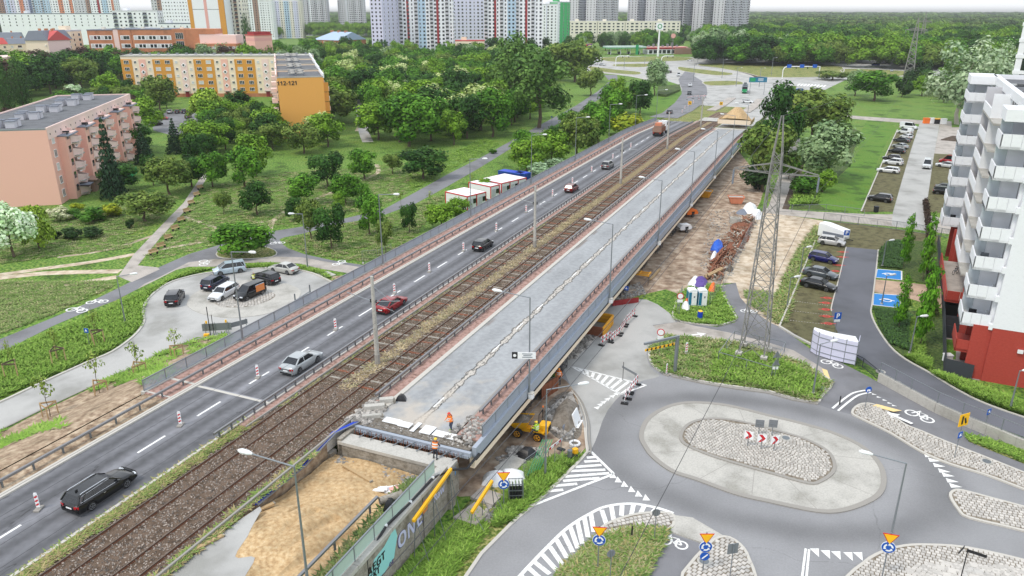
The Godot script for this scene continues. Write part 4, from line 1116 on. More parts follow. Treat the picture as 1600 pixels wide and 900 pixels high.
func poles():
	# catenary masts between the two tracks
	var ss:=[55.4,96.7,142.6,185.0,231.8]
	for k in ss.size():
		var s:float=ss[k]
		var o:=thing("catenary_mast","grey concrete tram wire mast between the tracks, %s from the camera end"%["first","second","third","fourth","fifth"][k],"mast",B(s,-37.7,road_y(s)),-AX,"tram wire masts")
		put(o,"mast",cy(.24,.15,8.9,8),M.concrete)
		put(o,"mast_foot",cy(.27,.26,1.0,8),M.kerb_dark)
		for e in[-1,1]:
			var g:=G.new()
			g.tube(W(0,6.4,0),W(e*2.9,6.9,0),.04,.04,6)
			g.tube(W(0,8.0,0),W(e*1.9,6.75,0),.025,.025,6)
			g.tube(W(e*.4,6.2,0),W(e*2.2,5.75,0),.025,.025,6)
			put(o,"cantilever",g.mesh(),M.galvanised)
			put(o,"insulator",cy(.07,.07,.3,6),M.dark,W(e*.3,6.3,0))
	for t in[-39.67,-35.65]:
		for y in[5.7,6.9]:
			var g:=G.new()
			for i in 30:
				var a:=.0+i*9.5
				g.tube(B(a,t,road_y(a)+y),B(a+9.5,t,road_y(a+9.5)+y),.011,.011,4,false)
			tag(put(self,"overhead_wire",g.mesh(),M.wire),"thin %s wire over the tram track %s"%["contact" if y<6 else "bearer","beside running traffic" if t<-38 else "beside the closed carriageway"],"overhead wire")
	var far:=["nearest the camera","second along the footway","third along the footway","fourth along the footway","fifth along the footway","sixth along the footway","seventh along the footway","last before the junction"]
	for k in 8:
		var s:=54.3+26.6*k
		lamp("tall street lamp on the outer footway by the running lanes, "+far[k],B(s,-53.15,road_y(s)+.1),9.6,2.3,-AX,"lamps along the running carriageway")
	for k in 7:
		var s:=56.1+25.6*k
		lamp("street lamp on the outer edge of the closed carriageway, "+far[k],B(s,-22.25,road_y(s)-.4),9.3,2.6,PI-AX+.1,"lamps along the closed carriageway")
		var c:=thing("lamp_bracket_box","white housing of a deck lamp on the outer fascia, "+far[k],"lamp fixing",B(s,-22.05,3.5),-AX,"white lamp fixings on the fascia")
		put(c,"housing",bx(.45,.5,.5),M.plastic_white)
		put(c,"housing_lid",bx(.5,.06,.55),M.concrete,W(0,.28,0))
	lamp("street lamp rising over the sand heap at the near end",B(27.6,-24.6,4.0),8.8,2.7,PI-AX+.1,"lamps along the closed carriageway")
# ---------------------------------------------------------------- buildings
func yaw_of(a:Vector2,b:Vector2)->float:
	return atan2(-(b.y-a.y),b.x-a.x)
func wb(parent:Node,called:String,x0:float,x1:float,y0:float,y1:float,z0:float,z1:float,m:Material)->MeshInstance3D:
	var key:="w%.2f_%.2f_%.2f"%[x1-x0,y1-y0,z1-z0]
	if not MC.has(key):
		var g:=G.new()
		g.box(Vector3.ZERO,W(x1-x0,y1-y0,z1-z0))
		MC[key]=g.mesh()
	return put(parent,called,MC[key],m,W((x0+x1)/2,(y0+y1)/2,(z0+z1)/2))
func window(parent:Node,x:float,y:float,z:float,w:float,h:float,lights:=2,yaw:=.0,dark:=.0):
	# a frame with mullions standing a little proud and its pane set back in it
	var key:="win%.2f_%.2f_%d"%[w,h,lights]
	if not MC.has(key):
		var g:=G.new()
		var b:=.09
		g.box(W(0,h/2-b/2,0),W(w,b,.12))
		g.box(W(0,-h/2+b/2,0),W(w+.12,b,.2))
		for i in lights+1:g.box(W(-w/2+b/2+(w-b)*i/lights,0,0),W(b,h-2*b,.12))
		MC[key]=g.mesh()
	var o:=put(parent,"window",MC[key],M.frame_white,W(x,y,z)if yaw==.0 else W(z,y,-x),W(0,yaw,0))
	var k2:="pane%.2f_%.2f"%[w,h]
	if not MC.has(k2):
		var g:=G.new()
		g.box(Vector3.ZERO,W(w-.1,h-.1,.05))
		MC[k2]=g.mesh()
	put(o,"pane",MC[k2],M.curtain if rng.randf()<.35+dark else M.glass,W(0,0,-.01))
func far_block(label:String,cat:String,p0:Vector2,p1:Vector2,depth:float,h:float,m:Material,o:={})->Node3D:
	# a distant block: walls, coloured stripes, joined windows, parapet
	var t:=thing(o.get("name","tower_block"),label,cat,up3(p0),yaw_of(p0,p1),o.get("group",""))
	var w:=p0.distance_to(p1)
	wb(t,"wall",0,w,o.get("y0",.0),h,-depth,0,m)
	wb(t,"parapet",-.1,w+.1,h,h+.8,-depth-.1,.1,o.get("roof",M.facade_grey))
	for s in o.get("stripes",[]):
		wb(t,"stripe",s[0]*w,s[1]*w,o.get("y0",.0),h-.05,-.5,.12,s[2])
	var fh:float=o.get("fh",2.8)
	var cw:float=o.get("cw",3.2)
	var g:=G.new()
	var gf:=G.new()
	var gb:=G.new()
	var nf:=int((h-1.0-o.get("y0",.0))/fh)
	var nc:=int(w/cw)
	for j in nf:
		var y:float=h-1.9-j*fh
		if y<o.get("ymin",.0):break
		for i in nc:
			var x:=(i+.5)*w/nc
			var wide:float=o.get("ww",1.5)*(1.0 if(i*7+3)%5<3 else .55)
			if o.get("balconies",0)and i%int(o.balconies)==0:
				gb.box(W(x,y-.75,.5),W(cw*.8,1.0,1.0))
				g.box(W(x,y+.4,.06),W(cw*.8,1.3,.1))
			else:
				gf.box(W(x,y,.06),W(wide+.25,o.get("wh",1.35)+.25,.1))
				g.box(W(x,y,.1),W(wide,o.get("wh",1.35),.1))
	if nf>0:
		kind(put(t,"window_frames",gf.mesh(),o.get("frame",M.frame_white)),"stuff")
		kind(put(t,"window_panes",g.mesh(),M.glass),"stuff")
		if gb.v.size():kind(put(t,"balconies",gb.mesh(),o.get("balcony",M.facade_grey)),"stuff")
		# side walls that can be seen
		if depth>8.0:
			var gs:=G.new()
			for j in nf:
				var y:float=h-1.9-j*fh
				if y<o.get("ymin",.0):break
				for i in 3:
					for x in[-.05,w+.05]:gs.box(W(x,y,-depth*(i+.5)/3.0),W(.12,1.3,1.2))
			kind(put(t,"side_windows",gs.mesh(),M.glass),"stuff")
	for i in o.get("tops",1):
		wb(t,"lift_house",w*(.2+.3*i),w*(.2+.3*i)+4.0,h,h+3.0,-depth*.7,-depth*.3,m)
	return t
func buildings():
	var cu:=plain("curtain",col(196,198,196),.3)
	cu.metallic_specular=.7
	white_block()
	pink_block()
	ochre_block()
	# ---- far left: pink block and school
	var t:=far_block("pale pink block end at the left edge behind poplars","apartment block",V(-244.4,-344.2),V(-238,-395.7),13,14.0,M.pink_render,{"name":"apartment_block","fh":2.8,"cw":3.2,"ymin":1.5,"stripes":[[.0,.55,M.cream_render]],"roof":M.rose_render})
	school()
	# ---- towers on the skyline, left to right
	var gr:="tower blocks on the skyline"
	var L:=[
		["lilac grey slab at the far left end of the skyline",V(-685.7,-1013.4),V(-638.4,-1013.4),16,58,M.facade_grey,{"cw":3.4,"stripes":[[.5,.6,M.facade_lilac],[.85,1.0,M.facade_brown]]}],
		["blue and lilac slab, second from the left of the skyline",V(-637.6,-1013.4),V(-607.4,-1013.4),16,58,M.facade_lilac,{"cw":3.4,"stripes":[[.1,.22,M.facade_blue],[.45,.6,M.facade_white],[.62,.8,M.facade_orange]]}],
		["white slab with two orange stripes on the left skyline",V(-655.7,-1059),V(-630.9,-1059),16,60,M.facade_white,{"cw":3.4,"stripes":[[.0,.3,M.facade_orange],[.7,.85,M.facade_orange]]}],
		["pale blue slab with darker balconies on the left skyline",V(-603.3,-1013.4),V(-581.2,-1013.4),16,58,M.facade_blue,{"cw":3.2,"balconies":3}],
		["white and orange slab above the long white roof",V(-580.4,-1013.4),V(-550.2,-1013.4),16,58,M.facade_white,{"cw":3.2,"stripes":[[.35,.55,M.facade_orange],[.8,.95,M.facade_orange]]}],
		["beige and lilac slab right of the orange striped one",V(-549.4,-1013.4),V(-530.6,-1013.4),16,58,M.facade_grey,{"cw":3.2,"stripes":[[.75,1.0,M.facade_brown]]}],
		["white slab with blue and red stripes left of the balconied white house",V(-529.8,-1013.4),V(-500.4,-1013.4),16,58,M.facade_white,{"cw":3.2,"stripes":[[.3,.4,M.facade_red],[.5,.75,M.facade_blue],[.9,1.0,M.facade_orange]]}],
		["grey tower with a brown edge behind the white terraces",V(-386.5,-864.1),V(-373.9,-864.1),16,58,M.facade_grey,{"cw":3.0,"stripes":[[.5,1.0,M.facade_brown]]}],
		["white tower with rows of small square windows",V(-298,-686),V(-275.8,-686),14,52,M.facade_white,{"cw":2.4,"ww":.9,"wh":.9}],
		["brown and white balconied tower beside the ochre edged one",V(-210.5,-589.9),V(-197.6,-589.9),14,52,M.facade_beige,{"cw":2.6,"balconies":2,"balcony":M.facade_brown,"stripes":[[.0,.12,M.facade_beige]]}],
		["grey white slab behind the poplar",V(-336.3,-1013.4),V(-302,-1013.4),14,48,M.facade_white,{"cw":3.0,"stripes":[[.3,.5,M.facade_brown]]}],
		["lower beige and blue block with notched roof line",V(-318,-1059),V(-278,-1059),14,46.5,M.facade_beige,{"cw":3.0,"stripes":[[.1,.3,M.facade_lilac],[.45,.62,M.facade_blue],[.75,.92,M.facade_lilac]],"tops":3}],
		["grey white twin tower left of the sky gap",V(-306.9,-1163.6),V(-267.6,-1163.6),16,62,M.facade_grey,{"cw":2.6,"balconies":4,"stripes":[[.35,.42,M.facade_white]]}],
		["grey white tower between the two sky gaps",V(-251.7,-1163.6),V(-214.3,-1163.6),16,62,M.facade_grey,{"cw":2.6,"balconies":4,"stripes":[[.3,.36,M.facade_white]]}],
		["narrow grey white tower right of the second sky gap",V(-190.1,-1108.9),V(-175.8,-1108.9),16,62,M.facade_grey,{"cw":2.6}],
		["blank lilac end wall of the red striped slab",V(-96.6,-597.5),V(-87.8,-621.6),10,50,M.facade_lilac,{"cw":6.0,"ww":1.2}],
		["white slab with red stripes and blue bays, left of the pair",V(-87.8,-621.6),V(-45.9,-621.6),12,50,M.facade_white,{"cw":2.9,"balconies":4,"frame":M.facade_grey,"stripes":[[.15,.19,M.facade_red],[.36,.5,M.facade_blue],[.7,.74,M.facade_red]]}],
		["lilac grey slab standing back between the two red striped slabs",V(-50.6,-686),V(-23.9,-686),12,52,M.facade_lilac,{"cw":3.2}],
		["white slab with red stripes and blue bays, right of the pair",V(-21.7,-621.6),V(23.7,-621.6),12,50,M.facade_white,{"cw":2.9,"balconies":4,"frame":M.facade_grey,"stripes":[[.17,.21,M.facade_red],[.4,.55,M.facade_blue],[.7,.74,M.facade_red]]}],
		["white block with dark blue meander bands",V(29.6,-777.8),V(44,-777.8),12,40.5,M.facade_white,{"cw":3.4,"stripes":[[.25,.3,M.facade_lilac]]}],
		["light green block with a white panel of lettering",V(44,-777.8),V(56.9,-790.9),14,42.5,M.facade_green,{"cw":5.5,"ww":1.0,"stripes":[[.0,.2,M.facade_white]]}],
		["weathered grey tower, first of the seven on the right",V(81.5,-992),V(106.1,-1013.4),16,60,M.facade_grey,{"cw":2.5,"ww":1.2,"frame":M.facade_grey,"balconies":5}],
		["weathered grey tower, second of the seven on the right",V(101,-971.5),V(131.1,-992),18,60,M.facade_grey,{"cw":2.5,"ww":1.2,"frame":M.facade_beige,"balconies":5}],
		["weathered grey tower, third of the seven on the right",V(154.3,-992),V(181.2,-1013.4),16,60,M.facade_grey,{"cw":2.5,"ww":1.2,"frame":M.facade_grey,"balconies":5}],
		["weathered grey tower, fourth of the seven on the right",V(173,-971.5),V(208.6,-992),18,60,M.facade_grey,{"cw":2.5,"ww":1.2,"frame":M.facade_beige,"balconies":5}],
		["weathered grey tower, fifth of the seven on the right",V(211.8,-992),V(242.5,-1013.4),16,60,M.facade_grey,{"cw":2.5,"ww":1.2,"frame":M.facade_grey,"balconies":5}],
		["weathered grey tower, sixth of the seven on the right",V(231.8,-971.5),V(262.2,-992),18,60,M.facade_grey,{"cw":2.5,"ww":1.2,"frame":M.facade_beige,"balconies":5}],
		["weathered grey tower at the right end of the seven",V(250.9,-951.8),V(286.6,-971.5),18,60,M.facade_grey,{"cw":2.5,"ww":1.2,"frame":M.facade_grey,"balconies":5}],
	]
	for q in L:
		q[6].group=gr
		far_block(q[0],"tower block",q[1],q[2],q[3],q[4],q[5],q[6])
	# ochre edged tower with its blank white end wall
	t=far_block("tall tower with blank white end wall, pink centre stripe and ochre edges","tower block",V(-231.1,-575.2),V(-205.4,-575.2),14,50,M.facade_white,{"fh":99.0,"group":gr,"stripes":[[.0,.11,M.ochre_render],[.44,.52,M.facade_pink],[.84,1.0,M.ochre_render]]})
	for y in[22.0,36.0]:wb(t,"panel_joint",2.6,22.0,y,y+.25,0,.05,M.dark)
	# lower buildings in front of the towers
	far_block("long white low block under the left towers","apartment block",V(-552.5,-864.1),V(-425.5,-864.1),12,31.5,M.facade_white,{"name":"apartment_block","cw":7.0,"fh":3.2,"ymin":20.0,"ww":1.2,"roof":M.slate})
	far_block("white modern block with stacked grey balconies","apartment block",V(-341.4,-686),V(-303.1,-686),14,34.5,M.facade_white,{"name":"apartment_block","cw":4.2,"fh":3.1,"balconies":3,"balcony":M.slate,"ymin":12.0})
	far_block("white block with a flat roof right of the balconied white block","apartment block",V(-286.4,-647.7),V(-260.7,-647.7),10,25,M.facade_white,{"name":"apartment_block","cw":5.0,"ww":1.0,"fh":3.4,"ymin":10.0,"roof":M.slate})
	far_block("small white block with pale green strips above the school","apartment block",V(-247.5,-528.9),V(-234.5,-528.9),10,22,M.facade_white,{"name":"apartment_block","cw":2.6,"ww":.9,"fh":3.0,"ymin":8.0,"stripes":[[.1,.2,M.pale_green],[.5,.6,M.pale_green],[.8,.9,M.pale_green]],"roof":M.slate})
	var h:=gable("cream house under a slate roof behind the school",V(-262.3,-517),V(-247.5,-528.9),14,17,23,M.cream_render,M.slate,true)
	gable("brick gabled hall with a pale blue metal roof",V(-161.9,-647.7),V(-138.1,-630.1),30,13,19,M.school_brick,M.metal_roof,true)
	far_block("long low white roofed hall right of the blue roofed hall","hall",V(-147.4,-686),V(-130.7,-686),10,12.5,M.facade_white,{"name":"hall","fh":99.0,"roof":M.pale_green})
	gable("terrace of flats with slate mansard roof at the left edge",V(-342.4,-505.6),V(-318.8,-517),14,17,22,M.facade_grey,M.slate,false)
	gable("terrace with red roofed stair tower at the left edge",V(-301.7,-455.2),V(-295.5,-464.5),12,17,20.5,M.cream_render,M.red_roof,false)
	gable("balconied terrace under a slate mansard roof",V(-295.5,-464.5),V(-282.9,-474.1),12,17,20,M.cream_render,M.slate,false)
	gable("white end house with a red hipped roof",V(-273.3,-446.3),V(-256,-437.7),13,20,25,M.rose_render,M.red_roof,true)
	gable("cream balconied terrace right of the red roofed end house",V(-256,-437.7),V(-257.6,-464.5),12,20,25,M.cream_render,M.slate,false)
	far_block("cream corner house with a flat roof at the end of the terrace","house",V(-257.6,-464.5),V(-256.2,-474.1),12,24,M.cream_render,{"name":"house","cw":3.4,"ymin":12.0})
	# low podium with loggias under the grey towers
	for k in 5:
		var a:Vector2=V(35.4,-932.9).lerp(V(197.1,-932.9),k/5.0)
		var b:Vector2=V(35.4,-932.9).lerp(V(197.1,-932.9),(k+.98)/5.0)
		far_block("low grey gallery block under the towers, %s"%["beside the green block","under the first grey pair","between the grey pairs","under the middle grey pair","at its right end"][k],"gallery block",a,b,12,22.5,M.facade_beige,{"name":"gallery_block","cw":5.0,"ww":3.2,"wh":1.5,"fh":3.3,"ymin":10.0,"group":"gallery blocks","roof":M.facade_beige})
	far_block("yellow beige low hall at the foot of the lilac slab","hall",V(-43.8,-613.4),V(-21.4,-613.4),8,13.0,M.cream_render,{"name":"hall","cw":6.0,"fh":4.0,"roof":M.red_roof})
	fuel_station()
	# white tower at the right edge
	var wt:=thing("apartment_tower","white tower with tall dark window strips behind the white block's roof","tower block",up3(V(99.8,-156)),yaw_of(V(99.8,-156),V(106.4,-146)))
	wb(wt,"wall",0,26,0,62,-22,0,M.white_render)
	for k in 5:
		wb(wt,"window_strip",1.2+k*5,3.6+k*5,3,60,-.4,.05,M.glass)
		wb(wt,"window_strip",-.05,.4,3,60,-3.2-k*4,-1.4-k*4,M.glass)
	for k in 19:wb(wt,"floor_band",-.12,26.1,3+k*3,3.7+k*3,-22,.12,M.white_render)
func gable(label:String,p0:Vector2,p1:Vector2,depth:float,h:float,ridge:float,m:Material,rm:Material,front_slope:bool)->Node3D:
	var t:=thing("house",label,"house",up3(p0),yaw_of(p0,p1))
	var w:=p0.distance_to(p1)
	wb(t,"wall",0,w,0,h,-depth,0,m)
	var g:=G.new()
	var e:=.5
	var c:=W(w/2,h,-depth/2)
	if front_slope:
		var a:=[W(-e,h,e),W(w+e,h,e),W(w+e,h,-depth-e),W(-e,h,-depth-e),W(w*.25,ridge,-depth/2),W(w+e,ridge,-depth/2)]
		g.out(c,a[0],a[1],a[5],a[4]); g.out(c,a[2],a[3],a[4],a[5]); g.out(c,a[0],a[4],a[3],a[0]); g.out(c,a[1],a[2],a[5],a[1])
	else:
		var a:=[W(-e,h,e),W(w+e,h,e),W(w+e,h,-depth-e),W(-e,h,-depth-e),W(.6,ridge,-2.5),W(w-.6,ridge,-2.5),W(w-.6,ridge,-depth+2.5),W(.6,ridge,-depth+2.5)]
		g.out(c,a[0],a[1],a[5],a[4]); g.out(c,a[2],a[3],a[7],a[6]); g.out(c,a[0],a[4],a[7],a[3]); g.out(c,a[1],a[2],a[6],a[5]); g.out(c,a[4],a[5],a[6],a[7])
	put(t,"roof",g.mesh(),rm)
	var n:=int(w/3.6)
	var nf:=int(h/3.0)
	for j in mini(nf,3):
		for i in n:
			var x:=(i+.5)*w/n
			if i%3==1 and w>12:
				wb(t,"balcony",x-1.2,x+1.2,h-3.1-j*3.0,h-2.1-j*3.0,0,1.0,M.facade_beige)
				wb(t,"pane",x-1.0,x+1.0,h-2.1-j*3.0,h-.9-j*3.0,0,.05,M.glass)
			else:window(t,x,h-1.6-j*3.0,.03,1.3,1.4)
	for k in 3:wb(t,"chimney",w*(.2+.28*k),w*(.2+.28*k)+.8,h,ridge+1.0,-depth*.55,-depth*.45,M.school_brick)
	return t
func school():
	var t:=thing("school","long low brick school with white window bands among trees","school",up3(V(-247.7,-464.5)),yaw_of(V(-247.7,-464.5),V(-189.9,-464.5)))
	var w:float=V(-247.7,-464.5).distance_to(V(-189.9,-464.5))
	var secs:=[[.0,.26,24.6],[.26,.31,25.2],[.31,.44,25.0],[.445,.86,25.0]]
	for s in secs:
		wb(t,"wing",s[0]*w,s[1]*w,0,s[2],-14,0,M.rose_render if s[1]-s[0]<.06 else M.school_brick)
		wb(t,"roof_edge",s[0]*w-.1,s[1]*w+.1,s[2],s[2]+.5,-25.4,.2,M.slate)
		if s[1]-s[0]>.06:
			for y in[16.0,20.6]:
				wb(t,"window_band",s[0]*w+1.0,s[1]*w-1.0,y-1.25,y+1.25,0,.08,M.frame_white)
				var n:=int((s[1]-s[0])*w/2.3)
				for i in n:
					var x:float=s[0]*w+1.2+(i+.5)*((s[1]-s[0])*w-2.4)/n
					wb(t,"pane",x-.8,x+.8,y-.9,y+.9,.06,.12,M.glass if i%3 else M.curtain)
	wb(t,"hall",.86*w,w*.99,0,25.4,-16,.6,M.school_brick)
	wb(t,"hall",.99*w,w*1.13,0,25.4,-16,.4,M.school_brick)
	for y in[17.0,21.6]:window(t,.93*w,y,.65,4.6,3.4,4)
	wb(t,"annex",1.13*w,1.29*w,0,24.5,-12,.5,M.rose_render)
	wb(t,"annex_roof",1.128*w,1.292*w,22.6,25.4,-12.2,.7,M.school_brick)
	wb(t,"annex",1.29*w,1.5*w,0,22.0,-12,1.0,M.rose_render)
	wb(t,"annex",1.1*w,1.52*w,0,17.4,-4,6.0,M.school_brick)
	for i in 14:window(t,1.14*w+i*2.3,15.2,6.05,1.8,1.5)
	for i in 5:wb(t,"roof_box",w*(.1+.2*i),w*(.1+.2*i)+1.6,25.0,26.4,-8,-6,M.facade_beige)
	var k:=thing("kiosk_hall","pink hall with a red roof edge right of the poplar","hall",up3(V(-147.5,-455.2)),yaw_of(V(-147.5,-455.2),V(-139.8,-464.5)))
	wb(k,"wall",0,11.5,0,22.0,-9,0,M.pink_render)
	wb(k,"wall_band",-.05,11.55,19.0,20.6,-9,.06,M.facade_pink)
	wb(k,"roof",-.3,11.8,22.0,22.5,-9.3,.4,M.red_roof)
	for i in 9:wb(k,"roof_truss",.2+i*1.35,.45+i*1.35,22.5,24.0,-7,-.3,M.facade_red)
func fuel_station():
	var t:=thing("fuel_station","fuel station with pale green canopy and red banded shop","fuel station",up3(V(80.5,-671.2)),yaw_of(V(80.5,-671.2),V(149.1,-681)))
	wb(t,"canopy",0,34,5.2,6.6,-14,2,M.pale_green)
	wb(t,"canopy_fascia",-.2,34.2,5.0,5.5,-14.2,2.2,M.green_trim)
	for i in 4:
		for z in[-10,-1]:wb(t,"canopy_post",3.5+i*8.5,4.1+i*8.5,0,5.2,z-.3,z+.3,M.frame_white)
		wb(t,"fuel_pump",3.0+i*8.5,4.6+i*8.5,.05,2.2,-5.5,-4.6,M.dark)
	wb(t,"price_column",24.5,26.8,0,8.0,2.4,3.2,M.green_trim)
	wb(t,"shop_wall",36,70,0,4.6,-14,-1,M.facade_white)
	wb(t,"shop_band",35.9,70.1,4.0,5.4,-14.1,-.8,M.facade_red)
	wb(t,"shop_roof",36,72,5.4,5.8,-14,-1,M.facade_pink)
	for i in 8:wb(t,"shop_window",37.5+i*4,40.5+i*4,.6,3.4,-1,-.9,M.glass)
	wb(t,"shop_wing",60,76,0,4.8,-10,2,M.facade_brown)
	for i in 7:wb(t,"roof_unit",38+i*4.2,39.6+i*4.2,5.8,7.2+(i%3),-8,-6,M.galvanised)
	var p:=thing("pole_sign","tall white pole with a square white and green ring sign","pole sign",up3(V(119.8,-647.7)))
	put(p,"pole",cy(.9,.6,20.5,10),M.white_paint)
	wb(p,"sign_box",-2.9,2.9,20.5,26.0,-.6,.6,M.white_paint)
	var g:=G.new()
	for i in 16:
		var a:=TAU*i/16; var b:=TAU*(i+1)/16
		g.quad(W(cos(a)*1.9,23.2+sin(a)*1.9,.64),W(cos(b)*1.9,23.2+sin(b)*1.9,.64),W(cos(b)*1.2,23.2+sin(b)*1.2,.64),W(cos(a)*1.2,23.2+sin(a)*1.2,.64))
	put(p,"sign_ring",g.mesh(),M.green_trim)
	var q:=thing("pole_sign","round sign on a dark pole right of the fuel station shop","pole sign",up3(V(135.1,-666.3)))
	put(q,"pole",cy(.3,.25,14.0,8),M.steel)
	var c:=G.new()
	c.tube(W(0,15.3,-.3),W(0,15.3,.3),1.9,1.9,16)
	put(q,"sign_disc",c.mesh(),M.facade_pink)
func ochre_block():
	# long block facing the picture and its wing
	var o:=thing("apartment_block","long five storey block with ochre, white and pink panels","apartment block",W(-168.5,0,-339),.03)
	var w:=80.0
	wb(o,"wall",0,w,0,17.0,-12,0,M.cream_render)
	wb(o,"plinth",-.05,w,0,1.5,-12,.12,M.school_brick)
	wb(o,"parapet",-.1,w,17.0,17.5,-12.1,.15,M.concrete)
	for i in 20:wb(o,"roof_vent",1.5+i*4,2.4+i*4,17.5,18.2,-7,-6,M.galvanised)
	wb(o,"roof_rail",0,w,18.0,18.1,-.4,-.3,M.galvanised)
	var x:=.0
	for k in 5:
		var ow:=4.6 if k==0 else 8.7
		wb(o,"ochre_panel",x,x+ow,1.5,15.9,0,.14,M.ochre_render)
		for f in 5:
			var y:=3.3+2.85*f
			if k==0:window(o,x+2.3,y,.18,2.1,1.5,3)
			else:
				window(o,x+2.2,y,.18,2.1,1.5,3)
				window(o,x+6.4,y,.18,2.1,1.5,3)
			window(o,x+ow+1.4,y,.05,1.1,1.1,2)
			window(o,x+ow+7.4,y,.05,1.1,1.1,2)
		wb(o,"stair_panel",x+ow+3.0,x+ow+5.9,1.5,15.9,0,.14,M.pink_render if k%2==0 else M.rose_render)
		for f in 4:
			var d:=wb(o,"diamond_window",-.7,.7,-.7,.7,0,.12,M.frame_white)
			d.position=W(x+ow+4.4,4.9+2.85*f,.2)
			d.rotation.z=PI/4
			var e:=wb(d,"pane",-.36,.36,-.36,.36,.05,.1,M.glass)
		wb(o,"entrance_door",x+ow+3.6,x+ow+5.2,.1,2.4,0,.2,M.facade_red)
		wb(o,"door_canopy",x+ow+3.2,x+ow+5.6,2.5,2.7,0,1.4,M.concrete)
		x+=ow+8.8
	var g:=thing("apartment_block","wing of the block with a blank orange end wall numbered 112","apartment block",W(-67.9,0,-225.6),.289)
	var W:=13.0
	for k in 4:
		var z0:=-22.5*k
		var top:=17.4+.45*k
		wb(g,"wall",.0-.5*(k%2),W,0,top,z0-22.4,z0-.02,M.orange_render if k==0 else M.cream_render)
		wb(g,"roof",.2,W-.2,top,top+.12,z0-22.2,z0-.2,M.roof_felt)
		wb(g,"parapet",-.4,.0,top-.2,top+1.0,z0-22.4,z0,M.rose_render)
		wb(g,"parapet",W-.1,W+.3,top-.2,top+1.0,z0-22.4,z0,M.facade_white)
		wb(g,"parapet",0,W,top,top+.35,z0-.35,z0+.02,M.concrete)
		for j in 5:
			for i in 2:
				put(g,"roof_vent",cy(.8,.8,.6,10),M.galvanised,W(4.2+2.4*i+.7*(j%2),top+.4,z0-3-4*j))
				put(g,"vent_cap",cy(1.0,1.0,.14,10),M.concrete,W(4.2+2.4*i+.7*(j%2),top+1.0,z0-3-4*j))
		for f in 5:
			var y:=3.0+2.85*f
			wb(g,"balcony_panel",W+.3,W+1.7,y-1.3,y-.2,z0-7.5,z0-3.5,M.facade_white if f%2 else M.rose_render)
			wb(g,"balcony_side",W,W+1.5,y-1.5,y+1.2,z0-3.5,z0-3.3,M.orange_render)
			wb(g,"balcony_panel",-2.0,-.4,y-1.3,y-.2,z0-6.5,z0-2.5,M.rose_render)
			wb(g,"balcony_floor",-2.0,0,y-1.5,y-1.3,z0-6.6,z0-2.4,M.concrete)
			wb(g,"balcony_window",-.1,.05,y-1.2,y+.9,z0-6.0,z0-3.0,M.glass)
			for i in 3:window(g,10.0+i*4.2-z0,y,-.03,1.5,1.4,2,-PI/2)
	wb(g,"plinth",-.05,W+.05,0,1.4,-22,.06,M.school_brick)
	text(g,"house_number","112-121",1.15,M.paint_black,W(2.7,15.9,.03),Vector3.ZERO,true,.03)
	text(g,"house_number","112",1.15,M.paint_black,W(1.8,2.6,.03),Vector3.ZERO,true,.03)
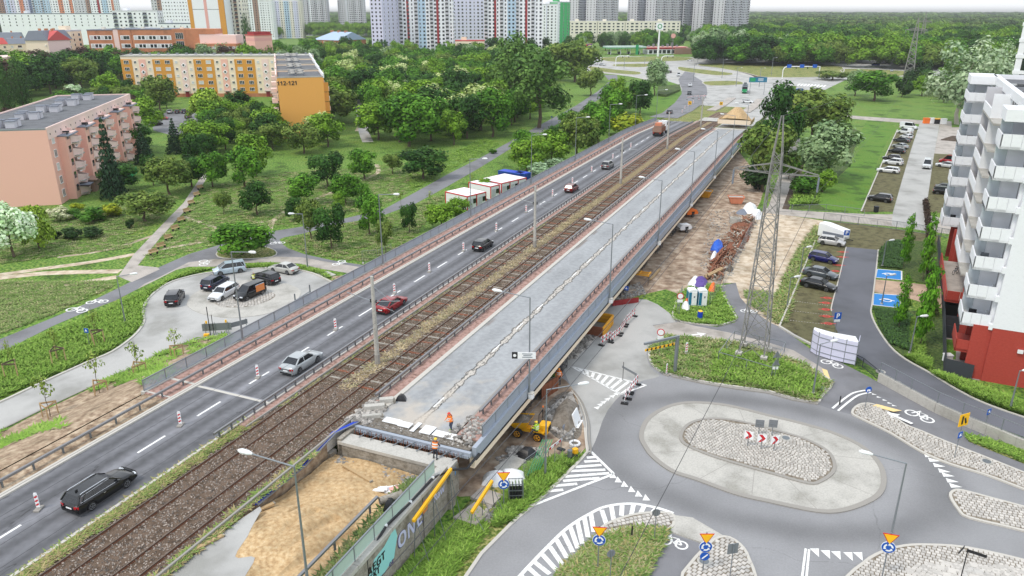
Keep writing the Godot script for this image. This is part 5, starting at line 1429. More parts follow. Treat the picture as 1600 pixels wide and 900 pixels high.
func pink_block():
	var A:=V(-88.6,-145.2)
	var C:=V(-102.3,-207.4)
	var L:=A.distance_to(C)
	var o:=thing("apartment_block","five storey pink block with blank end wall and sculpted white balconies","apartment block",up3(A),yaw_of(A,C))
	var D:=17.5
	var H:=14.5
	wb(o,"wall",0,L,0,H-1.6,-D,0,M.pink_render)
	wb(o,"end_wall",-.12,0,0,H,-D,.02,M.pink_render)
	wb(o,"attic_band",0,L+.1,H-1.9,H+.1,-D,.12,M.rose_render)
	wb(o,"roof",.1,L-.1,H,H+.15,-D+.2,-.1,M.roof_felt)
	wb(o,"parapet",-.1,L+.1,H,H+.4,-.15,.15,M.rose_render)
	wb(o,"parapet",-.1,L+.1,H,H+.4,-D-.15,-D+.15,M.rose_render)
	wb(o,"parapet",-.1,.2,H,H+.3,-D,0,M.galvanised)
	wb(o,"parapet",L-.2,L+.1,H,H+.4,-D,0,M.rose_render)
	for i in 20:wb(o,"attic_vent",1.0+i*3.1,1.35+i*3.1,H-1.1,H-.75,.12,.14,M.dark)
	for k in 5:
		for i in 2:
			for j in 2:
				var cx:=3.0+k*12.2+j*1.9
				var cz:=-8.0-i*2.6
				var hh:=1.35+.2*((i+j+k)%2)
				wb(o,"chimney",cx,cx+1.5,H+.1,H+hh,cz,cz+1.6,M.facade_grey)
				wb(o,"chimney_cap",cx-.12,cx+1.62,H+hh,H+hh+.12,cz-.12,cz+1.72,M.slate)
	var bay:=0
	for x0 in[4.6,17.2,29.8,42.4,55.0]:
		for f in 5:
			window(o,x0-2.4,1.9+2.6*f,.05,1.4,1.5,2)
			if x0<55:window(o,x0+7.6,1.9+2.6*f,.05,1.4,1.5,2)
		wb(o,"bay_wall",x0,x0+3.0,0,H-2.0,0,1.5,M.pink_render)
		wb(o,"bay_roof",x0-.1,x0+6.1,H-2.0,H-1.8,0,2.2,M.slate)
		wb(o,"bay_attic",x0+3.0,x0+6.0,H-2.1,H-1.6,0,1.9,M.rose_render)
		for f in 5:
			var y:=.5+2.6*f
			wb(o,"loggia_door",x0+3.2,x0+5.8,y+.1,y+2.3,.02,.1,M.glass)
			wb(o,"bay_window",x0+.9,x0+2.1,y+.9,y+2.2,1.5,1.56,M.glass)
			wb(o,"balcony_floor",x0+2.8,x0+6.4,y-.1,y+.08,0,2.6,M.concrete)
			# the parapet leans outward and its top edge sweeps down at one side
			var g:=G.new()
			var up:=1.15
			var c:=W(x0+4.5,y+.5,1.2)
			var lo:=[W(x0+2.6,y-.3,1.5),W(x0+4.4,y-.7,2.6),W(x0+6.3,y-.25,2.3),W(x0+6.6,y-.1,.1)]
			var hi:=[W(x0+2.6,y+up+.35,1.6),W(x0+4.2,y+up-.15,2.75),W(x0+6.4,y+up-.35,2.5),W(x0+6.6,y+up+.2,.1)]
			for i in 3:
				g.out(c,lo[i],lo[i+1],hi[i+1],hi[i])
				var n:=.12
				var ci:Vector3=(lo[i]+lo[i+1])/2-c
				ci=W(ci.x,0,ci.z).normalized()*n
				g.out(c,hi[i],hi[i+1],hi[i+1]-ci,hi[i]-ci)
				g.out(c,lo[i]-ci,lo[i+1]-ci,hi[i+1]-ci,hi[i]-ci)
			put(o,"balcony_panel",g.mesh(),M.rose_render)
			wb(o,"balcony_pillar",x0+6.3,x0+6.6,y,y+2.5,.0,.9,M.rose_render)
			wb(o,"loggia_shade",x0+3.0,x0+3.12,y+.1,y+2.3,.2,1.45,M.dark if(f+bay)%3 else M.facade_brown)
		bay+=1
	wb(o,"porch_roof",10.5,15.0,2.4,2.6,0,4.0,M.facade_brown)
	wb(o,"porch_roof",7.0,9.5,2.2,2.35,0,3.6,M.slate)
	wb(o,"porch_wall",10.8,14.7,0,2.4,0,3.4,M.facade_brown)
	wb(o,"garden_screen",16,30,0,1.5,7.0,7.1,M.green_trim)
func white_block():
	var F:=V(69.0,-112.1)
	var N:=V(48.2,-70.1)
	var L:=F.distance_to(N)
	var o:=thing("apartment_block","new white apartment block on a brick red base at the right edge","apartment block",up3(F),yaw_of(F,N))
	var D:=20.0
	var H:=26.6
	wb(o,"base_wall",0,L-.02,0,5.9,-D,-.3,M.red_render)
	wb(o,"wall",0,L,5.9,H,-D,-.2,M.white_render)
	wb(o,"roof",.4,L-.4,H,H+.1,-D+.4,-.6,M.roof_felt)
	wb(o,"parapet",-.05,L+.05,H-.3,H+.7,-.6,.05,M.white_render)
	wb(o,"parapet",L-.35,L+.05,H-.3,H+.7,-D,-.6,M.white_render)
	wb(o,"parapet",-.05,.35,H-.3,H+.7,-D,-.6,M.white_render)
	for q in[[6,-6,3.0,1.4,2.2],[12,-5,4.0,.5,2.6],[22,-7,2.4,1.2,2.0],[30,-6,5.0,.4,3.0],[16,-11,6.0,2.4,3.6]]:
		wb(o,"roof_unit",q[0],q[0]+q[2],H+.1,H+q[3],q[1]-q[4],q[1],M.white_render)
		wb(o,"roof_unit_lid",q[0]-.1,q[0]+q[2]+.1,H+q[3],H+q[3]+.12,q[1]-q[4]-.1,q[1]+.1,M.concrete)
	for x in[9.5,20.0,28.0,38.0]:wb(o,"roof_panel",x,x+3.0,H+.15,H+.22,-4.4,-1.2,M.glass)
	# facade between the balcony stacks: tall dark windows between white piers, floor bands and deep loggias
	for f in 7:
		var y:=5.9+3.0*f
		wb(o,"floor_band",0,L,y-.25,y+.35,-.25,.1,M.white_render)
		for k in 4:
			var x:=6.2+k*1.75
			wb(o,"window",x,x+1.1,y+.4,y+2.72,-.2,-.12,M.glass)
			wb(o,"pier",x+1.1,x+1.75,y+.35,y+2.75,-.2,.08,M.white_render)
		for k in 3:
			var x:=31.0+k*1.9
			wb(o,"window",x,x+1.2,y+.4,y+2.72,-.2,-.12,M.glass)
			wb(o,"pier",x+1.2,x+1.9,y+.35,y+2.75,-.2,.08,M.white_render)
		# loggia: side walls, parapet and floor
		wb(o,"loggia_floor",14.5,29.5,y-.2,y+.02,-.2,1.7,M.concrete)
		wb(o,"loggia_parapet",14.5,24.0,y-.2,y+1.1,1.55,1.7,M.white_render)
		wb(o,"loggia_side",14.4,14.6,y,y+2.8,-.2,1.7,M.facade_grey)
		wb(o,"loggia_side",24.0,24.2,y,y+2.8,-.2,1.7,M.white_render)
		wb(o,"loggia_door",15.0,17.2,y+.1,y+2.3,-.2,-.14,M.glass)
		wb(o,"loggia_door",20.0,22.2,y+.1,y+2.3,-.2,-.14,M.glass)
		for k in 3:
			var x:=25.0+k*1.6
			wb(o,"window",x,x+.95,y+.4,y+2.72,-.2,-.12,M.glass)
		# projecting balconies at the far and near ends
		for e in[[-1.5,4.6,3.0],[L-4.4,L-.3,2.6]]:
			var b:=put(o,"balcony",slab_mesh(e[0],e[1],y-.25,y,e[2]),M.white_render)
			wb(b,"parapet",e[0],e[1],y-.25,y+1.15,e[2]-.12,e[2],M.white_render)
			for k in 3:
				wb(b,"parapet_panel",e[1]-.12,e[1],y-.25,y+1.15,e[2]*k/3.0+.012,e[2]*(k+1)/3.0-.012,M.white_render)
			wb(b,"back_wall",e[0],e[0]+.14,y,y+2.75,-.2,e[2]-.2,M.facade_white)
			wb(b,"glass_screen",e[0]+.2,e[0]+.24,y+.1,y+2.6,e[2]-1.2,e[2]-.15,M.clear_panel)
			wb(o,"balcony_door",e[0]+.7,e[0]+2.9,y+.05,y+2.4,-.2,-.12,M.glass)
			wb(o,"pier",e[0]+3.1,e[0]+3.5,y,y+2.75,-.2,.1,M.white_render)
	for e in[[-1.5,4.6,3.0],[L-4.4,L-.3,2.6]]:
		wb(o,"balcony_canopy",e[0],e[1],H-.4,H+.7,-.2,e[2],M.white_render)
		wb(o,"balcony_canopy_side",e[0],e[0]+.14,H-2.8,H-.4,-.2,e[2]-.2,M.facade_white)
	# base: red terrace, recesses and piers
	wb(o,"terrace_floor",14.0,31.0,2.8,3.0,-.3,3.0,M.red_render)
	wb(o,"terrace_top",14.1,30.9,3.0,3.02,-.3,2.9,M.pavement)
	for k in 6:wb(o,"terrace_parapet",14.0+k*2.83,16.75+k*2.83,2.7,4.1,2.88,3.0,M.red_render)
	for k in 2:wb(o,"terrace_parapet",30.88,31.0,2.7,4.1,.1+1.4*k,1.45+1.4*k,M.red_render)
	wb(o,"terrace_floor",L-5.0,L-.3,2.8,3.0,-.3,2.6,M.red_render)
	wb(o,"terrace_parapet",L-.42,L-.3,2.7,4.0,.0,2.6,M.red_render)
	wb(o,"terrace_parapet",L-5.0,L-.3,2.7,4.0,2.48,2.6,M.red_render)
	for x in[.5,7.0,13.0,32.0,36.0,L-5.1,L-.6]:wb(o,"base_pier",x,x+.4,0,5.9,-.3,1.4,M.red_render)
	for x in[2.0,9.0,16.0,20.0,24.0,33.0,37.5,L-4.0]:
		for y in[.2,3.2]:wb(o,"base_window",x,x+2.0,y,y+2.1,-.3,-.2,M.glass)
	put(o,"wall_lamp",bx(.2,.35,.5),M.lamp_white,W(L+.15,3.9,-3.0))
	# things left out on the balconies
	var T:=o.transform
	var k:=thing("bicycle","bicycle parked on the red terrace of the white block","bicycle",T*W(20,3.03,1.4),.6)
	for e in[-.5,.5]:
		var w:=G.new()
		for i in 12:w.tube(W(e+cos(TAU*i/12)*.33,.35+sin(TAU*i/12)*.33,0),W(e+cos(TAU*(i+1)/12)*.33,.35+sin(TAU*(i+1)/12)*.33,0),.03,.03,5,false)
		put(k,"wheel",w.mesh(),M.black_rubber)
	var fr:=G.new()
	for q in[[-.5,.35,-.1,.75],[-.1,.75,.35,.8],[.35,.85,.5,.35],[-.1,.75,.02,.35],[.02,.35,.35,.8],[-.5,.35,.02,.35]]:fr.tube(W(q[0],q[1],0),W(q[2],q[3],0),.03,.03,5)
	put(k,"bicycle_frame",fr.mesh(),M.galvanised)
	put(k,"saddle",bx(.26,.07,.15),M.dark,W(-.14,.82,0))
	put(k,"handlebar",bx(.06,.06,.5),M.dark,W(.34,.92,0))
	for q in[["dark grill under a cover on a far balcony of the white block",2.5,18,M.dark],["dark folded chairs on the lowest far balcony of the white block",2.0,6,M.bag_black],["black armchair on the lowest near balcony of the white block",L-2.0,6,M.bag_black],["wire chair on a near balcony of the white block",L-2.4,12,M.steel]]:
		var c:=thing("balcony_chair",q[0],"chair",T*W(q[1],q[2]-.1+(.0 if q[2]%3 else .02),1.5),o.rotation.y)
		put(c,"seat",bx(.7,.4,.7),q[3],W(0,.25,0))
		put(c,"backrest",bx(.14,.6,.7),q[3],W(-.35,.6,0))
		for e in[-.32,.32]:put(c,"armrest",bx(.6,.1,.1),q[3],W(0,.55,e))
func slab_mesh(x0:float,x1:float,y0:float,y1:float,z:float)->Mesh:
	var g:=G.new()
	g.box(W((x0+x1)/2,(y0+y1)/2,z/2-.1),W(x1-x0,y1-y0,z+.2))
	return g.mesh()
# ---------------------------------------------------------------- trees and shrubs
var SP:={}
var tree_seen:=[]
func crown_mesh(sd:int,lobes:Array,n:int,leaf:float,cols:Array,droop:=.0,shell:=.35)->ArrayMesh:
	# many small leaf faces spread through the lobes of a crown
	var r:=RandomNumberGenerator.new()
	r.seed=sd
	var nz:=FastNoiseLite.new()
	nz.seed=sd
	nz.frequency=5.0
	var v:=PackedVector3Array()
	var nn:=PackedVector3Array()
	var cc:=PackedColorArray()
	var ix:=PackedInt32Array()
	var tot:=.0
	for l in lobes:tot+=pow(l[3]*l[4]*l[5],.66)
	for l in lobes:
		var k:=int(n*pow(l[3]*l[4]*l[5],.66)/tot)
		var lc:Color=cols[r.randi()%cols.size()]
		for i in k:
			var d:=W(r.randfn(),r.randfn(),r.randfn()).normalized()
			var f:=pow(r.randf(),shell)*(.86+.34*nz.get_noise_3d(d.x+l[0]*3,d.y+l[1]*3,d.z))
			var p:=W(l[0],l[1],l[2])+d*f*W(l[3],l[4],l[5])
			p.y-=droop*(p.x*p.x+p.z*p.z)*3.0
			if p.y<.02:p.y=.02+r.randf()*.03
			var out:=(p-W(0,.45,0)).normalized()
			var nor:=(d+out*.4+W(r.randfn(),r.randfn(),r.randfn())*.45+W(0,.25,0)).normalized()
			var t:=nor.cross(W(r.randfn(),r.randfn(),r.randfn())).normalized()
			if droop>.0:t=(t+W(0,-1.2,0)).normalized()
			var b:=nor.cross(t).normalized()
			var sz:=leaf*r.randf_range(.6,1.35)
			var base:=v.size()
			v.append(p-t*sz); v.append(p+b*sz*.62+nor*sz*.12); v.append(p+t*sz); v.append(p-b*sz*.62+nor*sz*.12)
			var sn:=(nor+out*.7).normalized()
			var c:Color=lc.lerp(cols[r.randi()%cols.size()],.55)
			var m:=r.randf_range(.72,1.28)*(1.0+.25*nz.get_noise_3d(p.x*2.0,p.y*2.0,p.z*2.0))
			c=Color(c.r*m,c.g*m,c.b*m)
			for q in 4:
				nn.append(sn); cc.append(c)
			ix.append_array([base,base+1,base+2,base,base+2,base+3])
	var ar:=[]
	ar.resize(Mesh.ARRAY_MAX)
	ar[Mesh.ARRAY_VERTEX]=v
	ar[Mesh.ARRAY_NORMAL]=nn
	ar[Mesh.ARRAY_COLOR]=cc
	ar[Mesh.ARRAY_INDEX]=ix
	var m:=ArrayMesh.new()
	m.add_surface_from_arrays(Mesh.PRIMITIVE_TRIANGLES,ar)
	return m
func trunk_mesh(sd:int,h:float,r0:float,limbs:int,reach:float)->ArrayMesh:
	var r:=RandomNumberGenerator.new()
	r.seed=sd
	var g:=G.new()
	var p:=Vector3.ZERO
	var k:=5
	for i in k:
		var q:=W(r.randfn()*.012,h*(i+1)/k,r.randfn()*.012)
		g.tube(p,q,r0*(1.0-.16*i),r0*(1.0-.16*(i+1)),7,false)
		p=q
	for i in limbs:
		var a:=TAU*i/limbs+r.randf()
		var y:=h*r.randf_range(.45,.9)
		var e:=W(cos(a)*reach*r.randf_range(.5,1.0),y+reach*r.randf_range(.5,1.0),sin(a)*reach*r.randf_range(.5,1.0))
		var mid:=W(0,y,0).lerp(e,.5)+W(0,-.015,0)
		g.tube(W(0,y,0),mid,r0*.45,r0*.3,5,false)
		g.tube(mid,e,r0*.3,r0*.1,5,false)
	return g.mesh()
func lobed(sd:int,n:int,cy:float,ry:float,rx:float,spread:float,size:float)->Array:
	var r:=RandomNumberGenerator.new()
	r.seed=sd
	var l:=[[.0,cy,.0,rx*.72,ry*.8,rx*.72]]
	for i in n:
		var a:=TAU*i/n*1.618+r.randf()
		var u:=r.randf_range(-.8,1.0)
		var q:=sqrt(maxf(.0,1.0-u*u))*spread
		var s:=size*r.randf_range(.75,1.2)
		l.append([cos(a)*rx*q,cy+u*ry*.72,sin(a)*rx*q,rx*s,ry*s*.85,rx*s])
	return l
func lin(r:int,g:int,b:int)->Color:
	return Color(r/255.0,g/255.0,b/255.0).srgb_to_linear()
func species():
	var D:={
		"broad":["broad_tree",[lin(70,116,32),lin(90,139,40),lin(56,97,30),lin(110,160,47)],"mid green tree"],
		"bright":["light_tree",[lin(104,144,38),lin(122,162,46),lin(90,128,36),lin(138,172,60)],"light green tree"],
		"dark":["dense_tree",[lin(42,79,30),lin(56,97,36),lin(36,65,27),lin(70,111,42)],"dark green tree"],
		"olive":["loose_tree",[lin(94,121,49),lin(115,137,60),lin(79,104,45),lin(133,151,72)],"olive green tree"],
		"silver":["willow_tree",[lin(124,151,103),lin(144,169,122),lin(103,132,88),lin(164,186,141)],"silvery tree"],
		"pale":["poplar_tree",[lin(144,167,128),lin(167,186,150),lin(119,146,107),lin(189,204,171)],"pale poplar"],
		"tall":["poplar_tree",[lin(79,114,51),lin(94,130,60),lin(65,97,45),lin(110,144,70)],"tall poplar"],
		"column":["column_poplar",[lin(58,88,42),lin(72,104,49),lin(49,76,38)],"tall narrow dark poplar"],
		"weeping":["weeping_willow",[lin(140,169,57),lin(158,186,70),lin(119,148,49)],"yellow green weeping willow"],
		"blossom":["blossom_tree",[lin(232,251,218),lin(210,232,197),lin(158,193,135),lin(250,255,236)],"white flowering tree"],
		"cream":["blossom_tree",[lin(169,186,111),lin(198,209,145),lin(124,155,70),lin(214,221,167)],"cream flowering tree"],
		"purple":["purple_tree",[lin(74,51,45),lin(92,62,53),lin(61,46,40),lin(81,69,47)],"purple tree"],
		"spruce":["spruce_tree",[lin(49,76,53),lin(63,90,66),lin(40,65,45)],"dark blue green spruce"],
		"hornbeam":["hornbeam",[lin(88,141,34),lin(110,167,45),lin(72,121,30)],"upright young hornbeam"],
		"bush":["shrub",[lin(70,114,36),lin(90,137,45),lin(56,95,32)],"rounded green shrub"],
		"yellowbush":["shrub",[lin(174,176,42),lin(153,165,42),lin(131,153,42)],"yellow leaved shrub"],
		"palebush":["shrub",[lin(221,216,184),lin(189,193,152),lin(142,162,103)],"pale flowering shrub"],
		"darkbush":["shrub",[lin(47,74,36),lin(61,90,42),lin(40,62,32)],"dark green shrub"],
		"silverbush":["shrub",[lin(149,176,137),lin(169,195,156),lin(124,153,111)],"silvery shrub"],
		"sapling":["sapling",[lin(131,151,66),lin(151,167,85),lin(103,128,51)],"thin young tree"],
	}
	for k in D:
		var d:Array=D[k]
		var V2s:=[]
		for q in 2:
			var sd:int=100+hash(k)%1000+q*37
			var lo:Array
			var n:=2600
			var leaf:=.030
			var dr:=.0
			var th:=.5; var r0:=.022; var limbs:=6; var reach:=.22
			match k:
				"tall","pale":
					lo=lobed(sd,16,.56,.46,.33,.8,.4)
					leaf=.022; n=3600; th=.6
				"column":
					lo=[]
					for i in 9:lo.append([sin(i*2.1)*.03,.1+i*.098,cos(i*2.1)*.03,.34*sin(PI*(.12+i*.098))*.9+.06,.11,.34*sin(PI*(.12+i*.098))*.9+.06])
					leaf=.02
				"weeping":
					lo=lobed(sd,12,.58,.36,.35,.75,.42)
					dr=.75; n=3200
				"spruce":
					lo=[]
					for i in 13:
						var y:=.1+i*.07
						var w:=.36*(1.0-y)+.02
						for j in 5:
							var a:=j*TAU/5+i*.7
							lo.append([cos(a)*w*.55,y,sin(a)*w*.55,w*.5,.03,w*.5])
					leaf=.022; n=3000; dr=.35; th=.92; limbs=0
				"hornbeam":
					lo=[]
					for i in 11:
						var y:=.2+i*.075
						var w:=.26*(1.0-.62*absf(i-3.0)/8.0)
						lo.append([sin(i*2.4)*.09,y,cos(i*2.4)*.09,w,.09,w])
					leaf=.03; n=1500; th=.8; r0=.012; limbs=4
				"sapling":
					lo=lobed(sd,6,.66,.3,.24,.9,.3)
					leaf=.032; n=150; th=.92; r0=.012; limbs=8; reach=.14
				"bush","yellowbush","palebush","darkbush","silverbush":
					lo=lobed(sd,9,.45,.5,.36,.75,.5)
					leaf=.05; n=1300; th=.4; r0=.02
				_:
					lo=lobed(sd,14,.53,.45,.35,.85,.44)
					n=3000
			V2s.append([crown_mesh(sd,lo,n,leaf,d[1],dr,.3),trunk_mesh(sd,th,r0,limbs,reach)])
		SP[k]={"name":d[0],"label":d[2],"v":V2s}
func tree(k:String,p:Vector2,h:float,w:float,label:String,group:="",y:=.0)->Node3D:
	var s:Dictionary=SP[k]
	var q:Array=s.v[rng.randi()%2]
	var o:=thing(s.name,label,"shrub" if s.name=="shrub" else "tree",up3(p,y),rng.randf()*TAU,group)
	o.scale=W(w/.74,h,w/.74)
	put(o,"trunk",q[1],M.birch if k=="pale" else M.bark)
	put(o,"crown",q[0],M.leaf)
	tree_seen.append([p,w])
	return o
func ordinal(n:int)->String:
	if n==1:return "nearest"
	var e:="th"
	if n%100<11 or n%100>13:e=["th","st","nd","rd"][n%10]if n%10<4 else "th"
	return "%d%s nearest"%[n,e]
func wood(poly:Array,n:int,hs:Array,kinds:Array,group:String,marks:Array,gap:=.42):
	# a stand of trees; each is told apart by how near it stands to a landmark
	var list:=[]
	var tries:=0
	while list.size()<n and tries<n*40:
		tries+=1
		var sc:=scatter(poly,1)
		if sc.is_empty():continue
		var p:Vector2=sc[0]
		var h:=rng.randf_range(hs[0],hs[1])
		var w:=h*rng.randf_range(.7,1.05)
		var ok:=true
		for q in tree_seen:
			if q[0].distance_to(p)<(q[1]+w)*gap:
				ok=false
				break
		if ok:
			list.append([p,h,w,kinds[rng.randi()%kinds.size()]])
			tree_seen.append([p,w])
	var by:={}
	for l in list:
		var best:=0
		for i in marks.size():
			if marks[i][0].distance_to(l[0])<marks[best][0].distance_to(l[0]):best=i
		if not by.has(best):by[best]=[]
		by[best].append(l)
	for b in by:
		by[b].sort_custom(func(a,c):return marks[b][0].distance_to(a[0])<marks[b][0].distance_to(c[0]))
		for i in by[b].size():
			var l:Array=by[b][i]
			tree(l[3],l[0],l[1],l[2],"%s, %s, %s to %s"%[SP[l[3]].label,group,ordinal(i+1),marks[b][1]],group)
